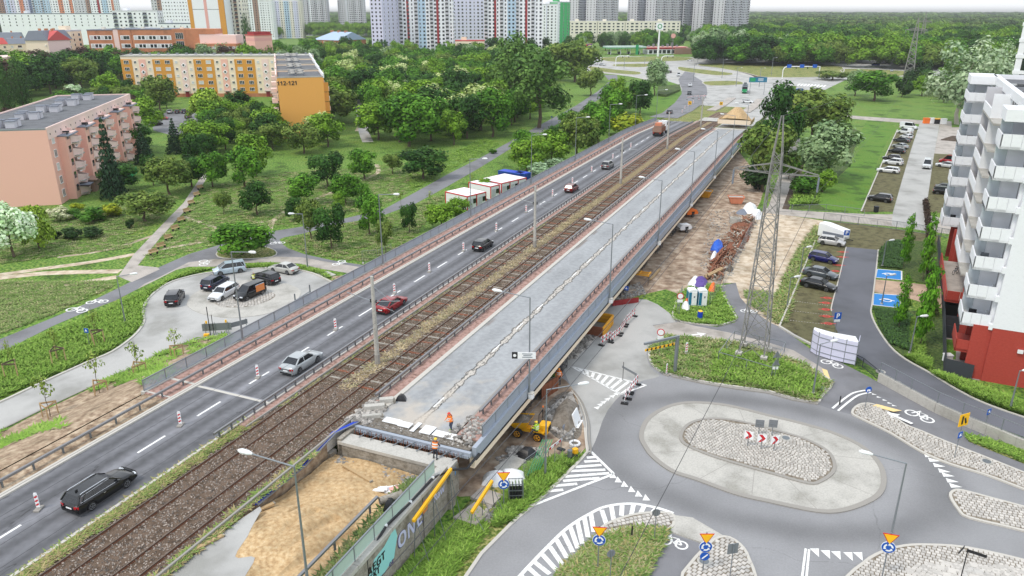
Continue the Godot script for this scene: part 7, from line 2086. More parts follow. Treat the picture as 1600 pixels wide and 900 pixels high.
func vehicles():
	var wh:=Color(.86,.87,.88)
	var bk:=Color(.035,.036,.045)
	var si:=Color(.66,.68,.69)
	on_deck("wagon",bk,"black estate car with chrome window trim, nearest on the viaduct",29.8,-44.0,{"rails":true})
	on_deck("sedan",si,"silver saloon driving away on the viaduct",52.0,-44.0)
	on_deck("coupe",Color(.55,.03,.07),"red fastback car beside a tram wire mast",68.3,-44.1)
	on_deck("hatch",Color(.04,.045,.06),"dark hatchback in the middle of the viaduct",93.3,-44.3)
	on_deck("hatch",Color(.42,.035,.05),"dark red small hatchback on the viaduct",132.6,-44.4)
	on_deck("suv",Color(.46,.46,.46),"grey estate car ahead of the dark red hatchback",156.5,-44.4)
	car("sedan",Color(.08,.09,.11),"dark saloon beside the end of the outer railing",W(55.3,1.64,-269.9)+W(0,.06,0),1.24,"cars at the far end of the viaduct",{"name":"car"})
	car("suv",Color(.1,.1,.11),"dark car with a pale roof coming through the far curve",W(79.9,.00,-349.5)+W(0,.06,0),-1.79,"cars at the far end of the viaduct",{"name":"car"})
	car("sedan",wh,"white car coming through the far curve",W(88.9,.00,-388.8)+W(0,.06,0),-1.78,"cars at the far end of the viaduct",{"name":"car"})
	car("van",wh,"white van waiting before the zebra crossing",W(95.9,.02,-450.4),-1.75,"cars at the far end of the viaduct",{"name":"car"})
	# turning circle on the left
	var g:="cars parked on the turning circle"
	parked("mpv",Color(.70,.76,.80),"pale blue people carrier on the turning circle's outer edge",V(-39.5,-104),V(-42,-102.7),g)
	parked("sedan",Color(.72,.72,.70),"silver saloon parked on the far side of the turning circle",V(-32.3,-103),V(-35,-104.4),g)
	parked("suv",Color(.11,.14,.24),"dark blue crossover at the rim of the paved circle",V(-40.5,-96.4),V(-39.8,-99.3),g,{"y":.06})
	parked("wagon",wh,"white estate car on the paved circle",V(-37.3,-95.2),V(-38,-92.8),g,{"y":.07})
	parked("panel",Color(.05,.05,.06),"black delivery van with a printed side on the paved circle",V(-33.5,-94.9),V(-34.8,-92.5),g,{"y":.08})
	var pv:=get_child(get_child_count()-1)
	for s in[1,-1]:
		put(pv,"side_print",bx(1.5,.9,.02),M.graffiti_orange,W(-1.0,1.15,s*.925))
		put(pv,"side_print_sky",bx(1.5,.35,.02),M.facade_blue,W(-1.0,1.5,s*.89))
	parked("suv",Color(.10,.10,.11),"dark crossover with a person in a yellow vest beside it",V(-33.6,-98.3),V(-36.4,-100.1),g,{"y":.06})
	parked("suv",Color(.17,.16,.18),"dark grey coupe crossover at the kerb of the side street",V(-44.7,-90.7),V(-45.3,-93.8),g)
	# car park on the near right
	g="cars in the near car park"
	parked("hatch",Color(.74,.74,.74),"pale silver hatchback beside the white trailer",V(50.5,-118),V(52.8,-116.6),g,{"y":.03})
	parked("hatch",Color(.03,.05,.36),"bright blue hatchback in the near car park",V(45.8,-109.5),V(47.9,-107.8),g,{"y":.03})
	parked("sedan",Color(.30,.33,.36),"grey saloon in the near car park",V(42.6,-102.4),V(44.8,-100.7),g,{"y":.03})
	parked("sedan",Color(.03,.04,.06),"black saloon in the near car park",V(40.5,-97.8),V(42.7,-96),g,{"y":.03})
	# far car park
	g="cars in the far car park"
	parked("suv",bk,"black crossover alone at the near end of the far car park",V(74.1,-146.2),V(71.9,-148.1),g,{"y":.03})
	parked("wagon",wh,"white estate, nearest of the row in the far car park",V(89.2,-174.5),V(86.7,-176.3),g,{"y":.03})
	parked("suv",wh,"white crossover with a green mark, second of the row in the far car park",V(94.6,-184.1),V(92.5,-186.1),g,{"y":.03})
	parked("hatch",Color(.06,.065,.08),"dark hatchback, third of the row in the far car park",V(97.5,-190.3),V(94.9,-192.1),g,{"y":.03})
	parked("hatch",bk,"black hatchback, fourth of the row in the far car park",V(103.2,-200.2),V(101.3,-202.6),g,{"y":.03})
	parked("sedan",si,"silver saloon, fifth of the row in the far car park",V(107.4,-207.1),V(105.8,-211.2),g,{"y":.03})
	parked("sedan",Color(.24,.25,.27),"grey saloon, sixth of the row in the far car park",V(113.1,-217.6),V(111,-221),g,{"y":.03})
	parked("hatch",wh,"white small car, seventh of the row in the far car park",V(116.6,-223.3),V(115.9,-228),g,{"y":.03})
	parked("panel",wh,"small white van, eighth of the row in the far car park",V(121.6,-232.9),V(119.4,-236.1),g,{"y":.03})
	parked("van",wh,"large white van at the far end of the car park row",V(124.8,-246.2),V(128.4,-242.7),g,{"y":.03})
	car("van",wh,"white van standing in the lane of the far car park",W(100.5,.04,-181.9),-2.08,g,{"name":"van","cat":"van"})
	parked("van",Color(.62,.03,.08),"red van beside the white block",V(110.1,-184.5),V(106.8,-187.8),g,{"name":"van","cat":"van","y":.03})
	parked("wagon",wh,"white estate parked in front of the red van",V(106,-180.5),V(103.9,-182.9),g,{"y":.03})
	parked("suv",bk,"black crossover beside the white block, nearer of two",V(88,-153.7),V(90.6,-152.3),g,{"y":.03})
	parked("sedan",Color(.09,.1,.12),"dark saloon beside the white block, farther of two",V(90.5,-157.5),V(93,-156),g,{"y":.03})
	# courtyard car park
	sheet("courtyard_car_park",Q([-125.1,-265.6,-129.8,-290.2,-120.7,-290.2,-109.4,-272.2,-100.4,-239.4,-103.2,-231.7,-113.7,-242]),.016,M.path_asphalt)
	g="cars in the courtyard car park"
	var cy_:=[["red",Color(.6,.05,.08),251,187,258,187],["white",wh,243,178,247,181],["light grey",si,264,179,267,175],["black",bk,275,179,279,175],["dark blue",Color(.1,.13,.2),287,179,290,175],["grey",Color(.4,.4,.42),302,193,292,192],["silver white",Color(.75,.76,.77),296,199,284,197],["dark",Color(.12,.1,.1),240,197,247,196],["charcoal",Color(.14,.14,.15),292,186,297,183]]
	var cp:=[[V(-122.5,-267.3),V(-120.9,-267.3)],[V(-129.5,-279.2),V(-126.3,-273.9)],[V(-125.4,-281),V(-127.8,-288.3)],[V(-122.6,-281),V(-124.9,-288.3)],[V(-120,-281),V(-122.3,-288.3)],[V(-107.3,-257.8),V(-110.1,-259.3)],[V(-104.5,-247.6),V(-108.2,-250.4)],[V(-118.1,-251.9),V(-117.2,-253.3)],[V(-114,-268.9),V(-114.9,-273.9)]]
	for i in cy_.size():
		car(["hatch","suv","sedan"][i%3],cy_[i][1],"%s car in the courtyard car park before the ochre block"%cy_[i][0],up3((cp[i][0]+cp[i][1])/2.0,.02),yaw_of(cp[i][0],cp[i][1]),g)
	# junction traffic
	g="traffic on the far junction"
	for q in[["van",wh,"white van left of the junction",V(57.2,-544.6),V(54.4,-547.8),1],["sedan",si,"silver car behind the white van left of the junction",V(61.8,-538.2),V(64.7,-536.3),1],["van",wh,"white van behind the pale poplars",V(148.6,-593.7),V(145.5,-594.4),1],["sedan",wh,"white saloon left of the poplar van",V(132.5,-586.1),V(129.5,-587.6),1],["sedan",wh,"white car crossing behind the tram masts",V(180.8,-589.9),V(177.9,-591.4),1],["suv",Color(.25,.16,.13),"brown car crossing right of the junction",V(190.5,-568.1),V(187.7,-569.5),1],["van",Color(.03,.16,.5),"blue van on the road right of the hoarding",V(247.6,-535.1),V(243.8,-536.3),1],["sedan",si,"silver car on the road right of the far pylon",V(234.6,-484.2),V(225.3,-464.5),1],["sedan",Color(.1,.1,.12),"dark car leaving the junction by the curve",V(95.7,-474.1),V(101,-494.7),1],["wagon",wh,"white car behind the sand box at the deck's end",V(96.7,-317.2),V(98.5,-316.1),1]]:
		car(q[0],q[1],q[2],up3(q[3],.02),yaw_of(q[3],q[4]),g,{"name":"car"})
	lorry()
	dumper()
	tram()
	trailers()
func lorry():
	var s:=207.0
	var t:=thing("lorry","white cabbed lorry with a rusty brown load on the viaduct","lorry",B(s,-44.4,4.0),PI/2-AX)
	put(t,"chassis",bx(8.2,.3,1.0),M.dark,W(0,.85,0))
	put(t,"load_bed",bx(5.2,.2,2.4),M.rust,W(-1.4,1.15,0))
	for e in[1,-1]:put(t,"bed_side",bx(5.2,1.0,.1),M.rust,W(-1.4,1.75,e*1.2))
	put(t,"tailboard",bx(.1,1.1,2.4),M.facade_brown,W(-4.0,1.75,0))
	put(t,"load",bx(4.4,1.0,2.0),M.facade_brown,W(-1.4,2.3,0))
	put(t,"load_crate",bx(1.8,.8,1.6),M.facade_orange,W(-2.4,3.1,0))
	put(t,"cab",bx(1.9,2.2,2.35),M.white_paint,W(3.0,2.0,0))
	put(t,"cab_roof",bx(1.7,.3,2.2),M.white_paint,W(2.95,3.2,0))
	put(t,"windscreen",bx(.06,.9,2.1),M.car_glass,W(3.95,2.5,0))
	for e in[1,-1]:
		put(t,"side_window",bx(.9,.7,.06),M.car_glass,W(3.3,2.6,e*1.17))
		put(t,"taillight",bx(.08,.2,.4),M.taillight,W(-4.12,.95,e*.9))
		for x in[2.9,-1.6,-2.8]:
			var w:=put(t,"wheel",MC["tyre"],M.black_rubber,W(x,.5,e*1.0))
			w.scale=W(1.54,1.54,2.2)
			put(w,"rim",MC["rim"],M.rim_metal)
	put(t,"bumper",bx(.12,.3,2.3),M.dark,W(-4.1,.6,0))
func dumper():
	var t:=thing("dumper","yellow site dumper with a loaded skip under the viaduct edge","dumper",W(1.67,.02,-59.3),2.77)
	# +x is the skip end
	var g:=G.new()
	var lo:=[W(.25,.95,-.6),W(1.3,.75,-.6),W(1.3,.75,.6),W(.25,.95,.6)]
	var hi:=[W(-.1,1.75,-.9),W(1.9,1.35,-.95),W(1.9,1.35,.95),W(-.1,1.75,.9)]
	var c:=W(.8,1.2,0)
	g.out(c,lo[0],lo[1],lo[2],lo[3])
	for i in 4:g.out(c,lo[i],lo[(i+1)%4],hi[(i+1)%4],hi[i])
	put(t,"skip",g.mesh(),M.yellow)
	var l:=G.new()
	l.out(W(.8,0,0),W(-.02,1.6,-.85),W(1.8,1.3,-.9),W(1.8,1.3,.9),W(-.02,1.6,.85))
	l.tube(W(.7,1.3,0),W(.75,1.85,.05),.8,.1,9)
	put(t,"load",l.mesh(),M.rubble)
	put(t,"front_frame",bx(1.3,.3,.7),M.yellow,W(.6,.62,0))
	put(t,"rear_frame",bx(1.5,.35,.8),M.yellow,W(-.9,.68,0))
	put(t,"bonnet",bx(.85,.65,.95),M.yellow,W(-1.35,1.15,0))
	put(t,"bonnet_vent",bx(.05,.4,.7),M.dark,W(-1.79,1.1,0))
	put(t,"mudguard",bx(1.2,.08,1.7),M.yellow,W(-.9,.92,0))
	put(t,"driver_seat",bx(.45,.4,.5),M.dark,W(-.62,1.12,0))
	put(t,"steering_column",cy(.03,.03,.5,6),M.dark,W(-.18,.9,0),W(0,0,.5))
	put(t,"beacon_pole",cy(.025,.025,1.5,6),M.dark,W(-1.0,1.3,.45))
	put(t,"beacon",cy(.07,.05,.14,8),M.orange,W(-1.0,2.8,.45))
	for e in[1,-1]:
		put(t,"roll_bar",cy(.03,.03,1.3,6),M.dark,W(-.95,1.2,e*.5))
		for x in[.95,-.95]:
			var w:=put(t,"wheel",MC["tyre"],M.black_rubber,W(x,.44,e*.78))
			w.scale=W(1.35,1.35,1.9)
			put(w,"rim",MC["rim"],M.scaffold_yellow)
	put(t,"roll_bar_top",bx(.06,.06,1.06),M.dark,W(-.95,2.5,0))
func tram():
	var t:=thing("tram","dark green tram standing at the far platforms","tram",W(106,.10,-354.1),-1.87)
	put(t,"car_body",bx(14,2.6,2.4),M.slate,W(-7,1.8,0))
	put(t,"nose",bx(.8,1.4,2.2),M.green_trim,W(.3,1.2,0))
	put(t,"front_window",bx(.2,1.2,2.0),M.car_glass,W(.05,2.3,0))
	put(t,"roof_equipment",bx(9,.5,1.6),M.steel,W(-7,3.4,0))
	put(t,"pantograph",bx(1.2,.9,1.2),M.steel,W(-5,4.0,0))
	for e in[1,-1]:
		for i in 5:put(t,"side_window",bx(1.9,.9,.06),M.car_glass,W(-1.8-i*2.5,2.3,e*1.2))
		put(t,"headlight",bx(.1,.2,.3),M.headlight,W(.7,.9,e*.8))
	for x in[-2,-12]:put(t,"bogie",bx(2.2,.55,2.0),M.dark,W(x,.3,0))
func trailers():
	var t:=thing("box_trailer","white box trailer standing beside the pale silver hatchback","trailer",W(53.6,.02,-121.1),-.82)
	var g:=G.new()
	var p:=PackedVector2Array(Q([-2.3,.45,2.2,.45,2.2,1.9,-1.2,2.5,-2.3,2.5]))
	for i in p.size():
		var a:=p[i]; var b:=p[(i+1)%p.size()]
		g.out(W(0,1.4,0),W(a.x,a.y,-1.0),W(b.x,b.y,-1.0),W(b.x,b.y,1.0),W(a.x,a.y,1.0))
	for z in[-1.0,1.0]:
		for i in range(1,4):g.out(W(0,1.4,0),W(p[0].x,p[0].y,z),W(p[i].x,p[i].y,z),W(p[i+1].x,p[i+1].y,z),W(p[0].x,p[0].y,z))
	put(t,"box_body",g.mesh(),M.white_paint)
	put(t,"side_stripe",bx(3.6,.5,2.04),M.slate,W(.3,1.1,0))
	for e in[1,-1]:
		var w:=put(t,"wheel",MC["tyre"],M.black_rubber,W(-.2,.325,e*.98))
		put(w,"rim",MC["rim"],M.rim_metal)
	put(t,"drawbar",bx(1.2,.1,.12),M.dark,W(2.7,.5,0))
	# compressors beside the piers
	for q in[["orange wheeled compressor beside the viaduct",W(33.1,.02,-136),M.orange],["white wheeled compressor beside a scaffolded pier",W(29.7,.02,-125.7),M.plastic_white]]:
		var c:=thing("compressor",q[0],"compressor",q[1],.35)
		var b:=G.new()
		var pr:=PackedVector2Array(Q([-1.1,.5,1.1,.5,1.2,.8,.8,1.35,-.8,1.4,-1.2,.9]))
		for i in pr.size():
			var a:=pr[i]; var e:=pr[(i+1)%pr.size()]
			b.out(W(0,.9,0),W(a.x,a.y,-.65),W(e.x,e.y,-.65),W(e.x,e.y,.65),W(a.x,a.y,.65))
		for z in[-.65,.65]:
			for i in range(1,5):b.out(W(0,.9,0),W(pr[0].x,pr[0].y,z),W(pr[i].x,pr[i].y,z),W(pr[i+1].x,pr[i+1].y,z),W(pr[0].x,pr[0].y,z))
		put(c,"canopy",b.mesh(),q[2])
		put(c,"vent",bx(.7,.4,1.32),M.dark,W(.1,.85,0))
		put(c,"drawbar",bx(1.4,.08,.1),M.dark,W(1.7,.5,0))
		for e in[1,-1]:
			var w:=put(c,"wheel",MC["tyre"],M.black_rubber,W(0,.325,e*.75))
			put(w,"rim",MC["rim"],M.rim_metal)
# ---------------------------------------------------------------- signs, fences, pylon
func disc(r:float,th:=.03,k:=20)->Mesh:
	var key:="disc%.2f_%.3f"%[r,th]
	if not MC.has(key):
		var g:=G.new()
		g.tube(W(0,0,-th/2),W(0,0,th/2),r,r,k)
		MC[key]=g.mesh()
	return MC[key]
func tri_mesh(r:float,down:bool,th:=.03)->Mesh:
	var key:="tri%.2f%s_%.3f"%[r,down,th]
	if not MC.has(key):
		var g:=G.new()
		var p:=[]
		for i in 3:
			var a:=TAU*i/3.0+(-PI/2 if down else PI/2)
			p.append(W(cos(a)*r,sin(a)*r,0))
		var z:=W(0,0,th/2)
		g.out(Vector3.ZERO,p[0]+z,p[1]+z,p[2]+z,p[0]+z)
		g.out(Vector3.ZERO,p[0]-z,p[1]-z,p[2]-z,p[0]-z)
		for i in 3:g.out(Vector3.ZERO,p[i]-z,p[(i+1)%3]-z,p[(i+1)%3]+z,p[i]+z)
		MC[key]=g.mesh()
	return MC[key]
func roundabout_plate(t:Node3D,y:float,r:=.42):
	put(t,"round_plate",disc(r+.03),M.white_paint,W(0,y,.05))
	put(t,"round_face",disc(r),M.sign_blue,W(0,y,.075))
	for k in 3:
		var g:=G.new()
		var a0:=TAU*k/3.0
		for i in 7:
			var a:=a0+i*.2; var b:=a0+(i+1)*.2
			g.quad(W(cos(a),sin(a),0)*r*.72,W(cos(b),sin(b),0)*r*.72,W(cos(b),sin(b),0)*r*.44,W(cos(a),sin(a),0)*r*.44)
		var e:=a0+1.4
		g.tri(W(cos(e),sin(e),0)*r*.88,W(cos(e),sin(e),0)*r*.28,W(cos(e+.42),sin(e+.42),0)*r*.56)
		put(t,"arrow",g.mesh(),M.white_paint,W(0,y,.095))
func yield_sign(label:String,at:Vector3,yaw:float,top:float,second:=false):
	var t:=thing("traffic_sign",label,"road sign",at,yaw,"give way signs of the roundabout")
	put(t,"post",cy(.045,.045,top-.1,8),M.galvanised)
	put(t,"triangle_plate",tri_mesh(.58,true),M.sign_red,W(0,top-.45,.06))
	put(t,"triangle_face",tri_mesh(.47,true),M.sign_yellow,W(0,top-.45,.085))
	roundabout_plate(t,top-1.22)
	if second:
		put(t,"round_plate",disc(.33),M.sign_blue,W(0,top-2.0,.07))
		put(t,"slash",bx(.09,.5,.02),M.white_paint,W(0,top-2.0,.1),W(0,0,-.8))
func sign_post(label:String,at:Vector3,yaw:float,h:float,face:String,group:=""):
	var t:=thing("traffic_sign",label,"road sign",at,yaw,group)
	put(t,"post",cy(.035,.035,h,8),M.galvanised)
	match face:
		"no_entry_vehicles":
			put(t,"round_plate",disc(.42),M.sign_red,W(0,h-.35,.05))
			put(t,"round_face",disc(.33),M.white_paint,W(0,h-.35,.08))
			put(t,"text_plate",bx(.66,.4,.03),M.white_paint,W(0,h-1.0,.05))
		"blue_round":
			put(t,"round_plate",disc(.32),M.sign_blue,W(0,h-.3,.05))
			put(t,"symbol",bx(.3,.07,.02),M.white_paint,W(0,h-.3,.08))
			put(t,"symbol",disc(.08),M.white_paint,W(-.1,h-.4,.075))
			put(t,"symbol",disc(.08),M.white_paint,W(.1,h-.4,.075))
		"parking":
			put(t,"square_plate",bx(.85,.85,.04),M.sign_blue,W(0,h-.4,.05))
			text(t,"parking_letter","P",.6,M.white_paint,W(0,h-.4,.08),Vector3.ZERO,true,.01)
			put(t,"text_plate",bx(.7,.28,.03),M.white_paint,W(0,h-1.0,.05))
		"back_square":
			put(t,"square_plate",bx(.75,.8,.04),M.sign_back,W(0,h-.4,.05))
			put(t,"clamp",bx(.1,.5,.08),M.galvanised,W(0,h-.4,.0))
		"back_round":
			put(t,"round_plate",disc(.3),M.sign_back,W(0,h-.3,.05))
			put(t,"clamp",bx(.1,.3,.08),M.galvanised,W(0,h-.3,.09))
		"back_triangles":
			put(t,"triangle_plate",tri_mesh(.52,false),M.sign_back,W(0,h-.5,.05))
			put(t,"triangle_plate",tri_mesh(.52,false),M.sign_back,W(0,h-1.4,.05))
			put(t,"text_plate",bx(.6,.3,.03),M.white_paint,W(0,h-1.95,.05))
		"blue_square":
			put(t,"square_plate",bx(.55,.55,.04),M.sign_blue,W(0,h-.3,.05))
			put(t,"symbol",tri_mesh(.18,false),M.white_paint,W(0,h-.3,.08))
		"yellow_square":
			put(t,"square_plate",bx(1.2,1.2,.04),M.sign_yellow,W(0,h-.6,.05))
			put(t,"symbol",bx(.2,.8,.02),M.paint_black,W(-.2,h-.6,.08))
			put(t,"symbol",bx(.2,.6,.02),M.paint_black,W(.2,h-.7,.08),W(0,0,.4))
	return t
func beacon(label:String,at:Vector3,yaw:float,group:String):
	var t:=thing("warning_beacon",label,"traffic beacon",at,yaw,group)
	put(t,"foot",bx(.4,.1,.7),M.kerb_dark,W(0,.06,0))
	put(t,"panel",bx(.27,1.05,.05),M.white_paint,W(0,.72,0))
	for k in 3:
		for z in[-.03,.03]:
			put(t,"stripe",bx(.25,.11,.012),M.sign_red,W(0,.42+.3*k,z),W(0,0,.6))
	put(t,"panel_cap",bx(.2,.1,.05),M.white_paint,W(0,1.28,0))
func barrier(label:String,a:Vector2,b:Vector2,group:="striped barriers of the road works",y:=.0,both:=false):
	var L:=a.distance_to(b)
	var t:=thing("road_barrier",label,"barrier",up3(a,y),yaw_of(a,b),group)
	for h in([1.0,.5]if both else[1.0]):
		put(t,"board",bx(L,.26,.04),M.white_paint,W(L/2,h,0))
		var n:=int(L/.6)
		for i in n:
			for z in[-.025,.025]:put(t,"stripe",bx(.28,.24,.012),M.sign_red,W((i+.5)*L/n,h,z),W(0,0,.0))
	for x in[.15,L-.15]:
		put(t,"leg",bx(.06,1.15,.06),M.galvanised,W(x,.6,0))
		put(t,"foot",bx(.4,.1,.7),M.black_rubber,W(x,.06,0))
func fence(label:String,pts:Array,h:float,step:float,m:Material,dense:float,group:="",y:=.0,cat:="fence"):
	var t:=thing("fence",label,cat,Vector3.ZERO,0,group)
	var g:=G.new()
	for i in pts.size()-1:
		var a:Vector3=up3(pts[i],y); var b:Vector3=up3(pts[i+1],y)
		var L:=a.distance_to(b)
		var r:=G.new()
		r.bar(a+W(0,h,0),b+W(0,h,0),.06)
		put(t,"top_rail",r.mesh(),m)
		var q:=G.new()
		q.bar(a+W(0,.12,0),b+W(0,.12,0),.05)
		put(t,"bottom_rail",q.mesh(),m)
		var n:=maxi(1,int(round(L/step)))
		for k in n+(1 if i==pts.size()-2 else 0):put(t,"post",bx(.07,h,.07),m,a.lerp(b,float(k)/n)+W(0,h/2,0))
		if dense>.0:
			var d:=int(L/dense)
			for k in d:g.bar(a.lerp(b,(k+.5)/d)+W(0,.12,0),a.lerp(b,(k+.5)/d)+W(0,h,0),.022)
	if g.v.size():kind(put(t,"bars",g.mesh(),m),"stuff")
	return t
func site_fence(label:String,a:Vector2,b:Vector2):
	# a temporary fence panel of wire on two concrete feet
	var L:=a.distance_to(b)
	var t:=thing("site_fence_panel",label,"fence",up3(a),yaw_of(a,b),"wire site fence panels")
	var g:=G.new()
	for x in[.04,L-.04]:g.tube(W(x,.1,0),W(x,2.0,0),.025,.025,6)
	for y in[.15,1.98]:g.tube(W(.04,y,0),W(L-.04,y,0),.022,.022,6)
	put(t,"panel_frame",g.mesh(),M.galvanised)
	var w:=G.new()
	for i in 16:w.bar(W(L*(i+1)/17.0,.15,0),W(L*(i+1)/17.0,1.98,0),.008)
	for i in 8:w.bar(W(.04,.3+i*.21,0),W(L-.04,.3+i*.21,0),.008)
	kind(put(t,"wire_mesh",w.mesh(),M.galvanised),"stuff")
	for x in[.1,L-.1]:put(t,"concrete_foot",bx(.24,.14,.7),M.concrete,W(x,.07,0))
func lattice_mast(called:String,label:String,at:Vector3,yaw:float,h:float,b0:float,b1:float,wire_dir:Vector3,arms:Array,thick:=.09):
	var t:=thing(called,label,"pylon",at,yaw)
	var lv:=13
	for c in[[1,1],[1,-1],[-1,-1],[-1,1]]:
		var g:=G.new()
		g.bar(W(c[0]*b0,0,c[1]*b0),W(c[0]*b1,h*.86,c[1]*b1),thick*1.35)
		g.bar(W(c[0]*b1,h*.86,c[1]*b1),W(c[0]*.1,h,c[1]*.1),thick)
		put(t,"leg",g.mesh(),M.lattice)
		put(t,"footing",bx(.7,.5,.7),M.concrete,W(c[0]*b0,.2,c[1]*b0))
	var ys:=[]
	for i in lv+1:ys.append(h*.86*(1.0-pow(1.0-float(i)/lv,1.25)))
	for f in 4:
		var d:=Q([1,1,1,-1,-1,-1,-1,1])
		var p:Vector2=d[f]; var q:Vector2=d[(f+1)%4]
		for i in lv:
			var w0:float=lerpf(b0,b1,ys[i]/(h*.86)); var w1:float=lerpf(b0,b1,ys[i+1]/(h*.86))
			var g:=G.new()
			g.bar(W(p.x*w0,ys[i],p.y*w0),W(q.x*w1,ys[i+1],q.y*w1),thick*.6)
			g.bar(W(q.x*w0,ys[i],q.y*w0),W(p.x*w1,ys[i+1],p.y*w1),thick*.6)
			if i%2==0:g.bar(W(p.x*w0,ys[i],p.y*w0),W(q.x*w0,ys[i],q.y*w0),thick*.6)
			put(t,"brace",g.mesh(),M.lattice)
	for a in arms:
		var y:float=a[0]; var l:float=a[1]
		var g:=G.new()
		for z in[-1,1]:
			g.bar(W(0,y+.9,.35*z),W(l,y,0),thick*.8)
			g.bar(W(0,y-.2,.45*z),W(l,y-.1,0),thick*.8)
			for k in 5:g.bar(W(l*k/5.0,y-.2,.45*z*(1-k/5.0)),W(l*(k+.7)/5.0,y+.9*(1-(k+.7)/5.0),.35*z*(1-(k+.7)/5.0)),thick*.5)
		put(t,"cross_arm",g.mesh(),M.lattice)
		put(t,"insulator",cy(.1,.1,1.5,8),M.slate,W(l,y-1.7,0))
	return t
func street_things():
	# --- signs about the roundabout
	yield_sign("yellow give way triangle over a roundabout sign beside the long white hatching",W(5.87,.10,-41.9),-.12,3.6)
	yield_sign("yellow give way triangle over a roundabout sign on a galvanised pole at the paved corner",W(24.8,.10,-40.8),-.3,3.9)
	yield_sign("small yellow give way triangle over two round blue signs by the cycle crossing",W(13,.10,-41.6),.0,3.3,true)
	yield_sign("yellow give way triangle over a roundabout sign beside the white bulk bags",W(-.64,.00,-49),.05,3.2)
	sign_post("back of a square sign on the paved island at the foot of the picture",W(14.6,.10,-40.8),PI+.2,2.9,"back_square")
	sign_post("back of a small round sign on the grass island beside the hatching's end",W(10.3,.10,-45),PI,2.5,"back_round","small sign backs on the grass island")
	sign_post("back of a small round sign at the lower edge of the grass island",W(6.58,.10,-40.8),PI+.3,2.4,"back_round","small sign backs on the grass island")
	sign_post("round blue cycle sign on the cobbled tip of the footway",W(33.6,.10,-63.5),.2,2.6,"blue_round")
	sign_post("slim blue sign at the cobbled footway's road edge",W(37.7,.10,-55.4),.5,2.6,"blue_square")
	sign_post("slim blue sign behind the galvanised fence",W(42.8,.02,-59.8),.5,2.4,"blue_square")
	sign_post("blue parking sign at the top of the near car park",W(54,.02,-117.4),-.1,2.6,"parking","parking signs")
	sign_post("blue parking sign beside the grey panel fence",W(38.3,.02,-82.2),.1,2.6,"parking","parking signs")
	sign_post("round no vehicles sign beside the height bar",W(16.4,.10,-76.4),-.15,2.9,"no_entry_vehicles","no vehicles signs")
	sign_post("round no vehicles sign beside the portable toilets",W(20.9,.10,-87.6),-.1,2.9,"no_entry_vehicles","no vehicles signs")
	sign_post("backs of two triangular warning signs inside the pylon railing",W(27.3,.10,-70.5),PI+.1,3.0,"back_triangles")
	sign_post("blue sign at the scaffolded pier",W(14.8,.00,-91.6),-.3,2.5,"blue_square")
	sign_post("small blue sign on the verge of the side street",W(-48.2,.00,-78.6),-.2,2.2,"blue_square")
	sign_post("round blue sign where the cycle path passes the poplar",W(13.4,.00,-259.3),0,2.3,"blue_round")
	for k in 3:
		var t:=thing("chevron_sign","red and white chevron sign on the roundabout, %s"%["leftmost and smallest","in the middle","rightmost"][k],"road sign",W(20.6,.16,-57.2)+W([0,1.0,2.05][k],0,[0,.5,.75][k]),[-.5,-.15,.25][k],"chevron signs on the roundabout")
		put(t,"post",cy(.04,.04,1.1,8),M.galvanised)
		put(t,"plate",bx(.75,.75,.04),M.white_paint,W(0,1.1,0))
		var g:=G.new()
		g.quad(W(-.3,.36,0),W(.0,.36,0),W(.3,0,0),W(.0,0,0))
		g.quad(W(.0,0,0),W(.3,0,0),W(.0,-.36,0),W(-.3,-.36,0))
		put(t,"chevron",g.mesh(),M.sign_red,W(0,1.1,.026))
	for k in 2:
		var t:=thing("chevron_sign","grey back of a chevron sign on the roundabout, %s"%["left one","right one"][k],"road sign",W(21.7,.16,-58.2)+W(1.2*k+.4,0,-.8),PI-.2,"chevron signs on the roundabout")
		put(t,"post",cy(.04,.04,1.1,8),M.galvanised)
		put(t,"plate",bx(.75,.75,.04),M.sign_back,W(0,1.2,0))
		put(t,"clamp",bx(.5,.08,.07),M.galvanised,W(0,1.2,-.03))
	# manholes, bollards
	for q in[["pale manhole cover on the roundabout's setts",W(24.4,.17,-58.5)],["pale manhole cover on the cobbled footway",W(40.1,.16,-54.8)],["manhole cover in the parking lane, upper of two",W(39,.04,-71.9)],["manhole cover in the parking lane, lower of two",W(39.5,.04,-69.4)],["pale manhole slab on the tip of the grass island",W(31.2,.14,-68)],["pale star shaped pad on the paved island",W(13.3,.16,-42.5)]]:
		var t:=thing("manhole",q[0],"manhole cover",q[1])
		put(t,"frame",cy(.5,.5,.04,16),M.concrete)
		put(t,"cover",cy(.33,.33,.06,16),M.steel)
	for q in[["dark post on the grass island by the paved crescent",W(8.69,.10,-45.2)],["dark bollard at the double line",W(31.8,.02,-64.9)]]:
		tag(put(self,"bollard",cy(.07,.06,.9,8),M.dark,q[1]),q[0],"bollard")
	# slatted cabinet and columns: street lamps on the right
	lamp("street lamp on the tip of the grass island under the wires",W(30,.10,-67),5.4,1.2,.3,"lamps on the right")
	lamp("street lamp in front of the dumper",W(2.74,.00,-53.1),7.9,2.6,.15,"lamps on the right")
	lamp("tall street lamp rising from the paved corner",W(26.6,.10,-43.7),7.2,2.2,PI-.35,"lamps on the right")
	lamp("small garden lamp beside the lower bed",W(47.8,.10,-64),4.0,.3,0,"lamps on the right")
	lamp("small lamp among the hornbeams",W(44.3,.10,-76.4),4.4,.4,0,"lamps on the right")
